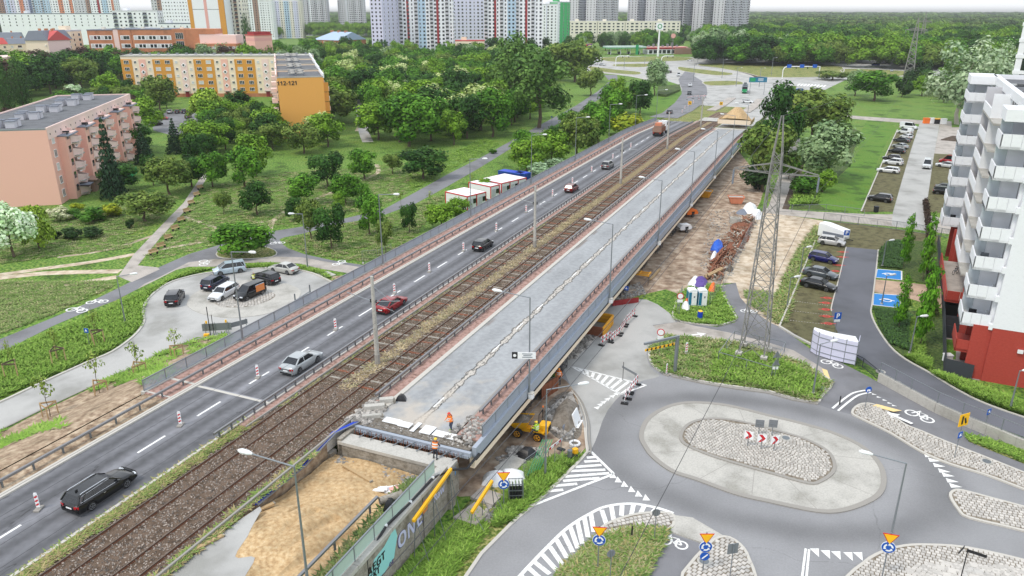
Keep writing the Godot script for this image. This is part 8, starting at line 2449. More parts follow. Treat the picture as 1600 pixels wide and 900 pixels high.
	for q in[["parking lamp on the weedy edge, lower one",W(35.6,.00,-90.9)],["parking lamp on the weedy edge, upper one",W(41.9,.00,-103.8)],["parking lamp beside the upper blue bay",W(55.2,.10,-106.8)],["parking lamp beside the lower blue bay",W(48.1,.05,-91.5)]]:
		lamp(q[0],q[1],3.9,.5,.2,"lamps of the car park")
	for q in[["lamp beside the bike path at the park triangle",W(-30.4,.00,-106.5),8.2,1.2,PI+.3],["lamp on the verge between cycle path and side street",W(-47.4,.00,-85.4),6.0,1.6,.2]]:
		lamp(q[0],q[1],q[2],q[3],q[4],"lamps in the park")
	# thin poles of the junction
	var js:=[9,10,10,10,9,9,9,9,10,9,9,8,8,8,9,9,9,10]
	for k in js.size():
		var t:=thing("junction_mast","slim grey mast at the far junction, %s from its left end"%["7th","9th","13th","15th","17th","18th","19th","20th","11th","12th","8th","5th","3rd","21st","10th","14th","16th","22nd"][k],"mast",up3(Q([96.1,-413.7,117.6,-437.7,150.9,-455.2,198.6,-554.4,216.7,-554.4,239.5,-568.1,255,-575.2,264.9,-561.2,170.5,-582.4,197.8,-613.4,135.7,-575.2,90.3,-535.1,73,-511.2,279,-535.1,111.9,-388.8,122.4,-385.5,195.5,-568.1,215.2,-575.2])[k]),0,"masts of the far junction")
		put(t,"pole",cy(.16,.1,js[k],6),M.galvanised)
		put(t,"bracket",bx(1.8,.1,.1),M.galvanised,W(.8,js[k],0))
		put(t,"lamp_head",bx(.8,.14,.3),M.lamp_white,W(1.9,js[k]+.05,0))
	for q in[["arched white signal gantry left of the grey green tree",W(69.8,.00,-528.9),9.0],["arched white signal gantry over the curve",W(100.4,.00,-528.9),8.0],["arched white signal gantry right of the tram stop with blue signs",W(148.5,.00,-429.4),14.0]]:
		var t:=thing("signal_gantry",q[0],"signal gantry",q[1])
		var g:=G.new()
		g.path([W(0,0,0),W(0,5.0,0),W(.7,6.3,0),W(2.0,6.8,0),W(q[2],6.8,0)],.22,8)
		put(t,"arch",g.mesh(),M.plastic_white)
		for k in 2:
			put(t,"signal_head",bx(.4,1.1,.35),M.dark,W(q[2]*(.5+.45*k),6.1,0))
		if q[2]>10:
			put(t,"second_column",cy(.22,.22,6.8,8),M.plastic_white,W(q[2]+6,0,0))
			put(t,"arch_beam",bx(6,.3,.3),M.plastic_white,W(q[2]+3,6.8,0))
			for k in 3:put(t,"lane_sign",bx(2.4,1.8,.1),M.sign_blue,W(3+k*7,7.0,.3))
	for q in[["turquoise direction sign over the tram stop",W(106.2,.00,-349.5),8.0,2.2,6.5,M.teal,["",""]],["small blue sign below the junction crossing",W(121.1,.00,-331.4),3.0,2.0,3.4,M.sign_blue,["",""]]]:
		var t:=thing("direction_sign",q[0],"direction sign",q[1])
		for e in[.1,.9]:put(t,"post",cy(.1,.1,q[4],8),M.galvanised,W(q[2]*e,0,0))
		put(t,"panel",bx(q[2],q[3],.12),q[5],W(q[2]/2,q[4],0))
		put(t,"panel_field",bx(q[2]*.3,q[3]*.7,.14),M.green_trim if q[2]>5 else M.sign_blue,W(q[2]*.2,q[4],.01))
		for k in 3:put(t,"legend_bar",bx(q[2]*.3,.16,.15),M.white_paint,W(q[2]*.65,q[4]+.5-k*.45,.012))
	# hoardings
	var hb:=thing("billboard","wide hoarding with a white left and a red right half at the forest edge","billboard",W(227,.00,-561.2),-.05)
	put(hb,"post",cy(.5,.45,8.0,10),M.galvanised,W(2.0,0,0))
	put(hb,"panel",bx(7.2,3.8,.4),M.white_paint,W(-2.1,9.6,0))
	put(hb,"panel",bx(7.2,3.8,.4),M.sign_red,W(5.1,9.6,.01))
	put(hb,"panel_frame",bx(14.6,.25,.5),M.sign_blue,W(1.5,7.6,0))
	put(hb,"poster_text",bx(3.2,.5,.05),M.slate,W(-2.4,9.3,.23))
	put(hb,"poster_text",bx(2.4,.5,.05),M.white_paint,W(5.3,10.0,.24))
	put(hb,"poster_text",bx(3.0,.5,.05),M.white_paint,W(5.3,9.2,.24))
	put(hb,"poster_figure",tri_mesh(1.4,false,.05),M.dark,W(1.2,9.0,.24))
	var bb:=thing("billboard","small lit hoarding in violet and pink left of the fuel station","billboard",W(57.3,.00,-597.5),.0)
	put(bb,"post",cy(.4,.4,8.0,10),M.galvanised)
	put(bb,"panel",bx(6.2,3.6,.5),M.graffiti_violet,W(0,9.8,0))
	put(bb,"panel_field",bx(2.4,3.4,.52),M.sign_red,W(-1.8,9.8,.01))
	put(bb,"panel_field",bx(1.8,1.2,.54),M.facade_pink,W(1.2,10.4,.01))
	put(bb,"panel_frame",bx(6.4,.2,.6),M.facade_pink,W(0,11.7,0))
	var b3:=thing("billboard","pale hoarding among trees below the red striped slab","billboard",W(-52,.00,-597.5),.0)
	put(b3,"post",cy(.3,.3,9.0,8),M.galvanised)
	put(b3,"panel",bx(5.0,3.4,.3),M.facade_grey,W(.5,10.5,0))
	put(b3,"poster",bx(2.0,2.0,.34),M.slate,W(.8,10.5,0))
	# flat name signs and the notice on the viaduct
	var ns:=thing("street_name_sign","pair of dark street name plates on one post at the paved corner","street name sign",W(30.1,.10,-40.8),.0)
	put(ns,"post",cy(.035,.035,2.5,8),M.dark)
	put(ns,"name_plate",bx(.95,.22,.03),M.paint_black,W(-.35,2.35,-.1),W(0,.7,0))
	put(ns,"name_plate",bx(1.15,.22,.03),M.paint_black,W(.5,2.3,.2),W(0,-.6,0))
	var vs:=thing("viaduct_sign","white lettered sign with a dark square on a deck lamp","sign",B(55.8,-22.5,7.55),-.05)
	put(vs,"panel",bx(1.6,.62,.05),M.white_paint,W(.1,0,.1))
	put(vs,"panel_square",bx(.5,.62,.06),M.paint_black,W(-.95,0,.1))
	put(vs,"symbol",disc(.14),M.white_paint,W(-.95,0,.13))
	for k in 3:put(vs,"legend_bar",bx(.9-.2*(k%2),.07,.02),M.slate,W(.15,.17-k*.16,.13))
	# beacons between the lanes
	var far:=["nearest the camera","second from the camera","third from the camera","fourth from the camera","fifth from the camera","sixth from the camera","seventh from the camera","eighth from the camera","ninth from the camera","tenth from the camera","eleventh from the camera","twelfth from the camera","thirteenth from the camera","last before the lorry"]
	var bs:=[27.0,39.2,48.5,60.6,72.5,81.1,91.0,102.3,114.5,127.3,138.5,151.0,167.0,183.0]
	for k in bs.size():
		beacon("red and white warning beacon on the lane line of the viaduct, "+far[k],B(bs[k],-46.25 if k else-46.6,4.0),-.05*k,"warning beacons along the viaduct")
	for k in 6:
		var p:Array=[[W(60.4,1.46,-273.1),"lowest"],[W(64.8,.87,-288.9),"second"],[W(68.6,.42,-300.6),"third"],[W(73.9,.00,-315),"fourth"],[W(78.9,.00,-326.5),"fifth"],[W(83.4,.00,-336.4),"sixth"]][k]
		beacon("warning beacon at the far lane closure, %s in its row"%p[1],p[0]+W(0,.06,0),.0,"warning beacons at the far closure")
	var clos:=[["striped board of the far lane closure, left",V(72.2,-319.5),V(75.7,-324.2)],["striped board of the far lane closure, middle",V(75.9,-324.2),V(78.6,-325.3)],["striped board of the far lane closure, right",V(78.9,-325.3),V(81.9,-326.5)]]
	for q in clos:barrier(q[0],q[1],q[2],"striped boards at the far closure",1.0)
	sign_post("yellow detour sign at the far lane closure",W(64.7,1.13,-281.1),0,3.6,"yellow_square","yellow detour signs")
	sign_post("yellow detour sign right of the sand box",W(78.1,.69,-288.4),0,3.0,"yellow_square","yellow detour signs")
	sign_post("small yellow detour sign above the galvanised fence",W(39.9,.00,-58.6),.4,2.6,"yellow_square","yellow detour signs")
	beacon("white beacon lying aslant at the kerb below the height bar",W(16.2,.00,-71.2),.9,"loose beacons")
	beacon("white beacon on the grass beside the height bar",W(19.4,.10,-76.4),.1,"loose beacons")
	# barriers by the hatching and the pier
	for q in[["striped barrier end on, nearest in the bunch by the hatching",V(10.9,-64.9),V(11.3,-66.2)],["striped barrier second in the bunch by the hatching",V(11.4,-65.8),V(11.9,-67.4)],["striped barrier at the back of the bunch by the hatching",V(11.7,-66.9),V(12.9,-69.2)],["striped barrier along the pier, nearest",V(10.1,-78.5),V(11.5,-80.2)],["striped barrier along the pier, second",V(11.3,-79.3),V(12.7,-81.5)],["striped barrier along the pier, third",V(12.8,-81.9),V(13.7,-84.2)],["striped barrier along the pier, farthest",V(13.8,-84.6),V(15.4,-87.5)]]:barrier(q[0],q[1],q[2],"striped barriers of the road works",.0,true)
	barrier("red and white barrier on the grass before the dumper",V(2.99,-55.2),V(4.36,-57))
	var bars:=thing("barrier_frame","grey board on two posts behind the striped barriers","barrier",W(11.4,.00,-70.1),-.99)
	put(bars,"post",cy(.03,.03,2.1,6),M.dark,W(.1,0,0))
	put(bars,"post",cy(.03,.03,1.6,6),M.galvanised,W(1.9,0,0))
	put(bars,"board",bx(2.2,.25,.04),M.sign_back,W(1.0,1.5,0))
	# height bar
	var hp:=thing("height_bar","grey height gantry with a yellow and black bar hung from its arm","height bar",W(17.2,.10,-71.8),-2.69)
	put(hp,"post",bx(.3,4.0,.3),M.galvanised,W(0,2.0,0))
	put(hp,"arm",bx(4.4,.22,.22),M.galvanised,W(2.0,4.05,0))
	put(hp,"bar",bx(3.7,.24,.06),M.sign_yellow,W(2.2,3.3,0))
	for k in 7:
		for z in[-.036,.036]:put(hp,"stripe",bx(.2,.24,.012),M.paint_black,W(.6+k*.53,3.3,z),W(0,0,.45))
	for x in[.9,2.2,3.5]:put(hp,"hanger",cy(.012,.012,.6,5),M.dark,W(x,3.42,0))
	# pylons and their wires
	var p1:=W(26.9,.1,-76.4)
	var p2:=W(213,0,-420)
	var dir:=(p2-p1).normalized()
	var yw:=atan2(-dir.z,dir.x)+PI/2
	lattice_mast("pylon","tall rusty grey lattice pylon on the grass island",p1,yw,26.0,1.35,.42,dir,[[20.4,4.2],[20.4,-4.2]])
	lattice_mast("pylon","distant lattice pylon beyond the junction",p2,yw,32.0,2.6,.6,dir,[[26,5],[26,-5]],.3)
	lattice_mast("pylon","far faint lattice pylon above the forest",W(330,0,-640),yw,34.0,2.6,.6,dir,[[27,5],[27,-5]],.3)
	var side:=dir.cross(Vector3.UP)
	var hs:=[[26.0,.0,"earth wire on the pylon's peak"],[18.7,4.2,"power wire on the pylon's camera side arm"],[18.7,-4.2,"power wire on the pylon's viaduct side arm"]]
	for q in hs:
		for e in 2:
			var a:Vector3=p1+W(0,q[0],0)+side*q[1]
			var b:Vector3=(p2+W(0,q[0]+6,0)+side*q[1])if e else(p1-dir*240+W(0,q[0]+1,0)+side*q[1])
			var g:=G.new()
			var n:=26
			for i in n:
				var u:=float(i)/n; var w:=float(i+1)/n
				var s:=9.0
				g.tube(a.lerp(b,u)-W(0,s*4*u*(1-u),0),a.lerp(b,w)-W(0,s*4*w*(1-w),0),.018,.018,4,false)
			tag(put(self,"power_line",g.mesh(),M.wire),"dark %s, span %s"%[q[2],"towards the junction" if e else "over the roundabout"],"power line")
	# railing round the pylon
	fence("galvanised tube railing round the lattice pylon",Q([22.4,-74.3,25.7,-80.1,30.5,-76.9,27,-70.6,24.9,-72.4,22.4,-74.3]),1.1,3.0,M.galvanised,.0,"",.1,"railing")
	# fences of the car park and footway
	fence("black barred railing between cycle path and parking lane",Q([35.3,-78.6,36.1,-76.6,36.7,-74.6,37.5,-72.9,37.8,-69.8]),1.1,2.3,M.fence_dark,.13,"",.05,"railing")
	var w:=thing("low_wall","low pale concrete wall along the footway with a fence on it","wall")
	var wp:=Q([37.8,-69.8,39.2,-66.2,40.3,-63.4,41.5,-61.3,43.4,-58.5,45.6,-55,48.5,-50.2])
	for i in wp.size()-1:
		var n:=3
		for k in n:
			var a:Vector3=up3(wp[i].lerp(wp[i+1],float(k)/n),.5); var b:Vector3=up3(wp[i].lerp(wp[i+1],(k+.985)/n),.5)
			var g:=G.new()
			g.bar(a,b,.3,1.0)
			put(w,"wall_block",g.mesh(),M.concrete)
	fence("galvanised wire fence on the low concrete wall",wp,1.15,2.4,M.galvanised,.0,"",1.0)
	var gp:=thing("panel_screen","tall pale grey corrugated panel screen at the parking entrance","screen",W(33.7,.00,-77.3),0)
	var pp:=Q([33.4,-76.9,33.7,-75.9,34.8,-74.8,35.9,-74,36.9,-73.4,37.9,-75.3])
	for i in pp.size()-1:
		var g:=G.new()
		g.bar(up3(pp[i],1.45)-gp.position,up3(pp[i+1],1.45)-gp.position,.05,2.6)
		put(gp,"panel",g.mesh(),M.facade_lilac)
		for y in[.6,1.4,2.3]:
			var r:=G.new()
			r.bar(up3(pp[i],y)-gp.position+W(0,0,.06),up3(pp[i+1],y)-gp.position+W(0,0,.06),.06)
			put(gp,"rail",r.mesh(),M.galvanised)
		put(gp,"post",bx(.08,2.9,.08),M.galvanised,up3(pp[i],1.4)-gp.position)
	var gr:=G.new()
	gr.prism(PackedVector2Array([pp[0],pp[1],pp[2],pp[3],pp[4],pp[4]+V(.3,-1.5),pp[2]+V(.3,-1.2),pp[0]+V(.3,-.5)]),2.74,2.8)
	put(gp,"top_sheet",gr.mesh(),M.white_paint,-gp.position)
	fence("grey mesh fence along the top of the near car park",Q([56.5,-132.9,61.5,-129.9,66.9,-127,72.4,-122.7,73.7,-121.1]),1.5,2.5,M.galvanised,.22,"",.0)
	fence("wire fence along the walkway by the lawn",[V(49.8,-139.4),V(59.7,-139.9),V(65.3,-136.1)],1.3,3.0,M.galvanised,.0,"",.0)
	# dark garden fence and its partitions
	var gf:=thing("garden_fence","dark solid garden fence beside the white block","fence")
	var gl:=Q([69.8,-118.9,60.4,-100.3,58.5,-96.4,53.2,-86.2,45.6,-71.8,47.7,-70.1])
	for i in gl.size()-1:
		var n:=maxi(1,int(gl[i].distance_to(gl[i+1])/2.2))
		for k in n:
			var g:=G.new()
			g.bar(up3(gl[i].lerp(gl[i+1],float(k)/n),.85),up3(gl[i].lerp(gl[i+1],(k+.96)/n),.85),.06,1.6)
			put(gf,"panel",g.mesh(),M.fence_dark)
	for q in[[V(55.8,-91.4),V(57.5,-90.5)],[V(53.8,-87.5),V(55.5,-86.8)],[V(52.1,-84),V(53.7,-83.4)],[V(50.4,-81),V(52,-80.2)]]:
		var g:=G.new()
		g.bar(up3(q[0],.8),up3(q[1],.8),.06,1.5)
		put(gf,"partition",g.mesh(),M.fence_dark)
	for q in[["white garden chair behind the dark fence",W(47.3,.02,-74.3),M.plastic_white,.5],["turquoise box in the garden by the red wall",W(51.6,.02,-79.8),M.teal,.4]]:
		var t:=thing("garden_box",q[0],"garden furniture",q[1])
		put(t,"body",bx(.8,.8,.7),q[2],W(0,.42,0))
		put(t,"lid",bx(.86,.12,.76),q[2],W(0,.88,0))
	# bins beyond the far car park
	for q in[["orange rubbish container at the end of the far car park",W(139.3,.03,-257.6),M.orange],["white bag bundle between the rubbish containers",W(141.1,.03,-257.6),M.plastic_white],["yellow lidded rubbish container at the end of the far car park",W(142.6,.03,-256.8),M.yellow],["white sacks right of the rubbish containers",W(144.1,.03,-256.1),M.plastic_white]]:
		var t:=thing("rubbish_container",q[0],"container",q[1])
		put(t,"body",bx(1.9,1.5,1.2),q[2]if q[2]!=M.yellow else M.dark,W(0,.8,0))
		put(t,"lid",bx(2.0,.3,1.3),q[2],W(0,1.7,0))
		for e in[-.7,.7]:put(t,"wheel",bx(.2,.16,1.0),M.dark,W(e,.08,0))
	var bn:=thing("waste_bin","dark waste bin at the corner of the far car park","bin",W(68.9,.05,-139.2))
	put(bn,"body",bx(.7,1.0,.7),M.dark,W(0,.5,0))
	put(bn,"lid",bx(.76,.1,.76),M.fence_dark,W(0,1.05,0))
	# left: barrier boards at the turning circle
	var lb:=thing("road_closure","grey closure board with two yellow lamps below the turning circle","barrier",W(-36.3,.00,-81.5),.15)
	put(lb,"board",bx(3.3,.9,.05),M.sign_back,W(1.6,1.0,0))
	for x in[.3,1.4,2.9]:put(lb,"post",bx(.07,1.6,.07),M.galvanised,W(x,.8,.06))
	for x in[.5,2.7]:put(lb,"lamp",bx(.2,.3,.14),M.sign_yellow,W(x,1.65,0))
	put(lb,"post",cy(.05,.05,3.6,8),M.dark,W(.8,0,.1))
	put(lb,"post",cy(.04,.04,2.6,8),M.dark,W(1.2,0,.1))
	put(lb,"yellow_foot",bx(.6,.3,.4),M.sign_yellow,W(.4,.15,.3))
	var l2:=thing("road_closure","second closure board against the railing below the turning circle","barrier",W(-33.9,.00,-81.9),.71)
	put(l2,"board",bx(2.8,.6,.05),M.sign_back,W(1.4,.9,0))
	for x in[.2,2.6]:put(l2,"post",bx(.07,1.3,.07),M.galvanised,W(x,.65,.06))
	var gt:=thing("gate_leaf","grey railed ramp gate beside the turning circle","gate",W(-27.4,.00,-89),1.27)
	put(gt,"panel",bx(3.4,.8,.06),M.slate,W(1.7,.9,0))
	put(gt,"top_rail",bx(3.6,.1,.1),M.galvanised,W(1.7,1.5,0))
	for x in[.0,3.5]:put(gt,"post",bx(.14,2.4,.14),M.steel,W(x,1.2,0))
	for k in 9:
		var pb:Array=[[V(-56,-112.7),"lowest"],[V(-56.3,-116.1),"2nd"],[V(-57.1,-120.8),"3rd"],[V(-58.4,-126.6),"4th"],[V(-59.6,-132.1),"5th"],[V(-61.2,-138.5),"6th"],[V(-62.9,-144.9),"7th"],[V(-64.6,-152),"8th"],[V(-66.4,-158.4),"uppermost"]][k]
		var t:=thing("park_bench","small wooden bench along the footpath, %s from the street"%pb[1],"bench",up3(pb[0],.0),1.1,"benches along the footpath")
		put(t,"seat",bx(1.5,.08,.45),M.wood,W(0,.45,0))
		put(t,"backrest",bx(1.5,.4,.06),M.wood,W(0,.75,-.2))
		for e in[-.6,.6]:put(t,"leg",bx(.08,.45,.42),M.dark,W(e,.22,0))
# ---------------------------------------------------------------- the building site
func heap(called:String,poly:Array,h:float,y:float,m:Material,sd:int,rough:=.15)->MeshInstance3D:
	# a heap over a polygon, steep at its rim, uneven on top
	var q:=PackedVector2Array(poly)
	var c:=Vector2.ZERO
	for p in q:c+=p/q.size()
	var nz:=FastNoiseLite.new()
	nz.seed=sd
	nz.frequency=.5
	var g:=G.new()
	var rings:=10
	var P:=[]
	for r in rings+1:
		var row:=[]
		var u:=float(r)/rings
		for i in q.size():
			var p:Vector2=c.lerp(q[i],u)
			var hh:=h*pow(cos(u*PI/2),.8)
			hh+=nz.get_noise_2d(p.x,p.y)*rough*h*(1.0-u*u)+nz.get_noise_2d(p.x*4,p.y*4)*rough*.35*h*(1.0-u)
			row.append(W(p.x,y+maxf(.0,hh)-(.03 if r==rings else .0),p.y))
		P.append(row)
	for r in rings:
		for i in q.size():
			var j:=(i+1)%q.size()
			g.quad(P[r][i],P[r][j],P[r+1][j],P[r+1][i])
	return put(self,called,g.mesh(),m)
func scaffold(label:String,s:float,t:float,w:float,l:float,h:float):
	var o:=thing("scaffold_tower",label,"scaffold",B(s,t,0),-AX,"scaffold towers under the viaduct")
	var nx:=3; var nz:=maxi(2,int(l/1.3))
	for i in nx+1:
		for k in nz+1:
			put(o,"standard",cy(.04,.04,h,6),M.scaffold,W(-w*i/nx,0,-l*k/nz))
	var g:=G.new()
	for j in 4:
		var y:=.3+j*(h-.4)/3.0
		for i in nx+1:g.bar(W(-w*i/nx,y,0),W(-w*i/nx,y,-l),.05)
		for k in nz+1:g.bar(W(0,y,-l*k/nz),W(-w,y,-l*k/nz),.05)
		if j<3:
			for k in nz:g.bar(W(0,y,-l*k/nz),W(0,y+(h-.4)/3.0,-l*(k+1)/nz),.04)
			for k in nz:g.bar(W(0,y+(h-.4)/3.0,-l*k/nz),W(0,y,-l*(k+1)/nz),.04)
			for i in nx:g.bar(W(-w*i/nx,y,0),W(-w*(i+1)/nx,y+(h-.4)/3.0,0),.04)
	kind(put(o,"ledgers_and_braces",g.mesh(),M.scaffold),"stuff")
	put(o,"platform",bx(w,.06,l),M.wood,W(-w/2,h-.2,-l/2))
func cabin(label:String,at:Vector3,yaw:float,l:float,w:float,units:int,group:String):
	var t:=thing("site_cabin",label,"site cabin",at,yaw,group)
	var h:=2.7
	for k in units:
		var z:=-k*(w+.04)
		put(t,"unit_body",bx(l,h,w),M.plastic_white,W(l/2,h/2+.15,z-w/2))
		put(t,"roof_panel",bx(l-.2,.06,w-.2),M.white_paint,W(l/2,h+.2,z-w/2))
		for e in[[.0,.0],[l,.0],[.0,-w],[l,-w]]:put(t,"corner_post",bx(.17,h+.06,.17),M.red_trim,W(e[0],h/2+.15,z+e[1]))
		for y in[.2,h+.12]:
			for zz in[.0,-w]:put(t,"edge_beam",bx(l,.16,.15),M.red_trim if y>1 else M.slate,W(l/2,y,z+zz))
			for x in[.0,l]:put(t,"edge_beam",bx(.15,.16,w),M.red_trim if y>1 else M.slate,W(x,y,z-w/2))
		put(t,"door",bx(.06,2.0,.9),M.facade_grey,W(l+.05,1.2,z-w*.35))
		put(t,"cabin_window",bx(.06,.9,.8),M.glass,W(l+.05,1.7,z-w*.78))
func site_things():
	# cabins and containers left of the viaduct
	var yw:=-.74
	cabin("white site cabin with red edges nearest the bright trees",W(-12.9,.00,-143.9),yw,6.0,2.5,2,"white site cabins behind the outer railing")
	cabin("white site cabin with red edges in the middle of its row",W(-8.83,.00,-152.5),yw,6.2,2.5,1,"white site cabins behind the outer railing")
	cabin("long white site cabin block with red edges, farthest in its row",W(-6.71,.00,-155.4),yw,6.2,2.5,3,"white site cabins behind the outer railing")
	for q in[["open blue steel container behind the white cabins",W(-3.14,.00,-166.1),6.0],["small blue steel container beside the outer railing",W(.42,.00,-164.1),3.0]]:
		var t:=thing("shipping_container",q[0],"container",q[1],yw+.1)
		var l:float=q[2]
		put(t,"body",bx(l,2.4,2.4),M.container_blue,W(l/2,1.25,-1.2))
		for k in int(l/.4):put(t,"rib",bx(.14,2.1,.06),M.container_blue,W(.3+k*.4,1.25,.03))
		put(t,"roof_rail",bx(l,.14,.16),M.container_blue,W(l/2,2.45,.0))
		put(t,"roof_sheet",bx(l-.3,.08,2.1),M.bright_blue,W(l/2,2.5,-1.2))
		for e in[0,1]:put(t,"door",bx(.06,2.2,1.1),M.container_blue,W(l+.03,1.25,-.6-1.2*e))
	# sand heap behind the abutment
	var g:=G.new()
	var nz:=FastNoiseLite.new()
	nz.seed=21
	nz.frequency=.22
	nz.fractal_octaves=4
	var n:=90; var m:=54
	var H:=func(s:float,t:float)->float:
		var u:=(s-18.0)/24.5
		var w:=(t+33.6)/8.4
		var h:=2.4+1.15*exp(-pow((u-.60)/.30,2.0))*exp(-pow((w-.45)/.42,2.0))
		h+=1.5*(1.0-smoothstep(26.0,36.0,s+3.0*(w-.5)))
		h+=nz.get_noise_2d(s*1.6,t*1.6)*.16*smoothstep(21.0,26.0,s)
		var r:=(t+33.6)*.96-(s-20.0)*.10
		if s>23 and s<35 and w>.3:h-=.26*pow(absf(sin(r*2.1+nz.get_noise_2d(s,t)*.8)),6.0)
		return clampf(h,2.3,3.92)
	for i in n:
		for j in m:
			var s0:=19.0+23.6*i/n; var s1:=19.0+23.6*(i+1)/n
			var t0:=-33.7+8.0*j/m; var t1:=-33.7+8.0*(j+1)/m
			g.quad(B(s0,t0,H.call(s0,t0)),B(s1,t0,H.call(s1,t0)),B(s1,t1,H.call(s1,t1)),B(s0,t1,H.call(s0,t1)))
	kind(put(self,"sand_heap",g.mesh(),M.sand)).set_meta("label","trampled yellow sand fill behind the bare abutment")
	var old:=G.new()
	var pts:=sm([B2(6,-33.2),B2(31.5,-33.3),B2(31.0,-31.9),B2(28.6,-31.0),B2(29.0,-29.8),B2(26.8,-28.9),B2(26.0,-27.2),B2(25,-26.2),B2(6,-26.2)],true,4)
	sheet("old_carriageway",pts,3.935,M.pale_asphalt)
	tufts("grass",[B2(8,-25.3),B2(40,-25.3),B2(40,-24.1),B2(8,-24.1)],700,.3,[Color(.14,.2,.05),Color(.22,.22,.09),Color(.1,.16,.04)],3.9,.25)
	# rubble at the abutment and along the broken edge
	var st:=G.new()
	st.box(Vector3.ZERO,W(1,.7,.8),Basis.from_euler(W(.3,.5,.2)))
	st.box(W(.1,.1,0),W(.7,.85,.6),Basis.from_euler(W(.9,.2,.7)))
	var xf:=[]
	var tc:=[]
	var spots:=[[B2(41.6,-33.0),B2(42.6,-33.0),B2(42.6,-24.2),B2(40.8,-24.2),260,2.4,.22],[B2(45.2,-34.2),B2(49.5,-34.2),B2(48.0,-32.2),B2(45.2,-32.2),220,4.0,.3],[B2(45.3,-32.0),B2(45.9,-32.0),B2(45.9,-23.0),B2(45.3,-23.0),120,4.0,.1],[B2(45.8,-25.6),B2(49.8,-25.2),B2(49.8,-23.0),B2(45.6,-23.0),170,4.1,.2],
		[V(3.38,-63.9),V(5.91,-67.6),V(6.53,-62.7),V(5.12,-58.2),V(3.51,-60.4),650,.0,.26],[V(-1.37,-55.7),V(1.68,-57.2),V(2.41,-54.2),V(-.53,-52.8),350,.0,.2],[V(-.28,-57.2),V(2.78,-56.7),V(2.18,-55.2),V(-.55,-55.7),160,.05,.3],[V(7.98,-82.3),V(10.6,-82.3),V(7.04,-75.3),V(4.88,-74.5),500,.0,.25],[V(13.5,-92.8),V(18.1,-95.2),V(18.1,-100.3),V(14,-96.4),300,.0,.2],[V(-1.98,-49),V(.00,-50.2),V(-.49,-48.2),V(-1.91,-46.7),110,.0,.2],[V(37.8,-139.9),V(46.3,-139.9),V(40,-122.7),V(32.9,-112.1),V(26.8,-103),500,.0,.18]]
	for q in spots:
		var k:int=q.size()
		for p in scatter(q.slice(0,k-3),q[k-3]):
			var s:float=q[k-1]*rng.randf_range(.4,1.6)
			xf.append(Transform3D(Basis.from_euler(W(rng.randf()*6,rng.randf()*6,rng.randf()*6)).scaled(W(s,s*.7,s)),up3(p,q[k-2]+s*.15)))
			var v:=rng.randf_range(.16,.5)
			tc.append(Color(v*1.03,v*.97,v*.9))
	multi("rubble",st.mesh(),M.tinted,xf,tc)
	tag(heap("earth_heap",Q([3.41,-60.6,4.17,-63.9,5.44,-66.2,6.51,-64.7,6.29,-61.3,5.19,-59.3]),1.1,.0,M.rubble,3),"heap of broken concrete and earth behind the dumper","heap")
	tag(heap("earth_heap",Q([.00,-55.6,.84,-56.8,2.11,-56.6,2.52,-55.6,1.35,-54.8]),.8,.0,M.bag_black,4,.4),"heap of dark crumpled sheeting before the dumper","heap")
	var k0:=[["concrete block beside the broken deck edge, largest",47.6,-33.0,1.7,.5,.5],["concrete block beside the broken deck edge, behind the largest",49.0,-32.7,1.2,.5,.5],["long concrete kerb stone lying at the broken deck edge",46.4,-32.5,1.6,.3,.35]]
	for q in k0:
		var t:=thing("concrete_block",q[0],"concrete block",B(q[1],q[2],4.02),-AX+.6,"loose blocks on the deck")
		put(t,"block",bx(q[3],q[4],q[5]),M.concrete,W(0,q[4]/2,0))
		put(t,"chipped_end",bx(.3,q[4]*.7,q[5]*.9),M.old_concrete,W(q[3]/2,q[4]*.35,0),W(.2,.2,0))
	var bag:=heap("rubbish_bag",[B2(49.6,-32.2),B2(50.3,-32.3),B2(50.5,-31.6),B2(49.9,-31.3)],.6,4.02,M.bag_black,9)
	tag(bag,"black rubbish bag by the loose concrete blocks","bag")
	for q in[["white bulk bag behind the roundabout sign, left of two",W(-1.30,.00,-52.2),2.4],["white bulk bag behind the roundabout sign, right of two",W(.00,.00,-52.6),2.0]]:
		var c:=V(q[1].x,q[1].z)
		var b:=heap("bulk_bag",[c+V(-1.2,.6),c+V(-1.1,-.6),c+V(0,-.9),c+V(1.1,-.6),c+V(1.2,.5),c+V(0,.9)],.9,.0,M.plastic_white,int(q[2]*10),.3)
		tag(b,q[0],"bag")
	# gas bottle cage
	var cg:=thing("bottle_cage","dark wire cage of white capped gas bottles beside the roundabout sign","bottle cage",W(.30,.00,-49.9),.05)
	for x in[-.55,.55]:
		for z in[-.4,.4]:put(cg,"post",bx(.06,1.6,.06),M.steel,W(x,.8,z))
	for y in[.1,.55,1.0,1.55]:
		for z in[-.4,.4]:put(cg,"rail",bx(1.1,.05,.05),M.steel,W(0,y,z))
		for x in[-.55,.55]:put(cg,"rail",bx(.05,.05,.8),M.steel,W(x,y,0))
	for i in 4:
		for k in 3:
			var b:=put(cg,"gas_bottle",cy(.11,.1,1.3,8),M.dark,W(-.38+i*.25,.1,-.25+k*.25))
			put(b,"bottle_cap",cy(.1,.03,.22,8),M.white_paint,W(0,1.3,0))
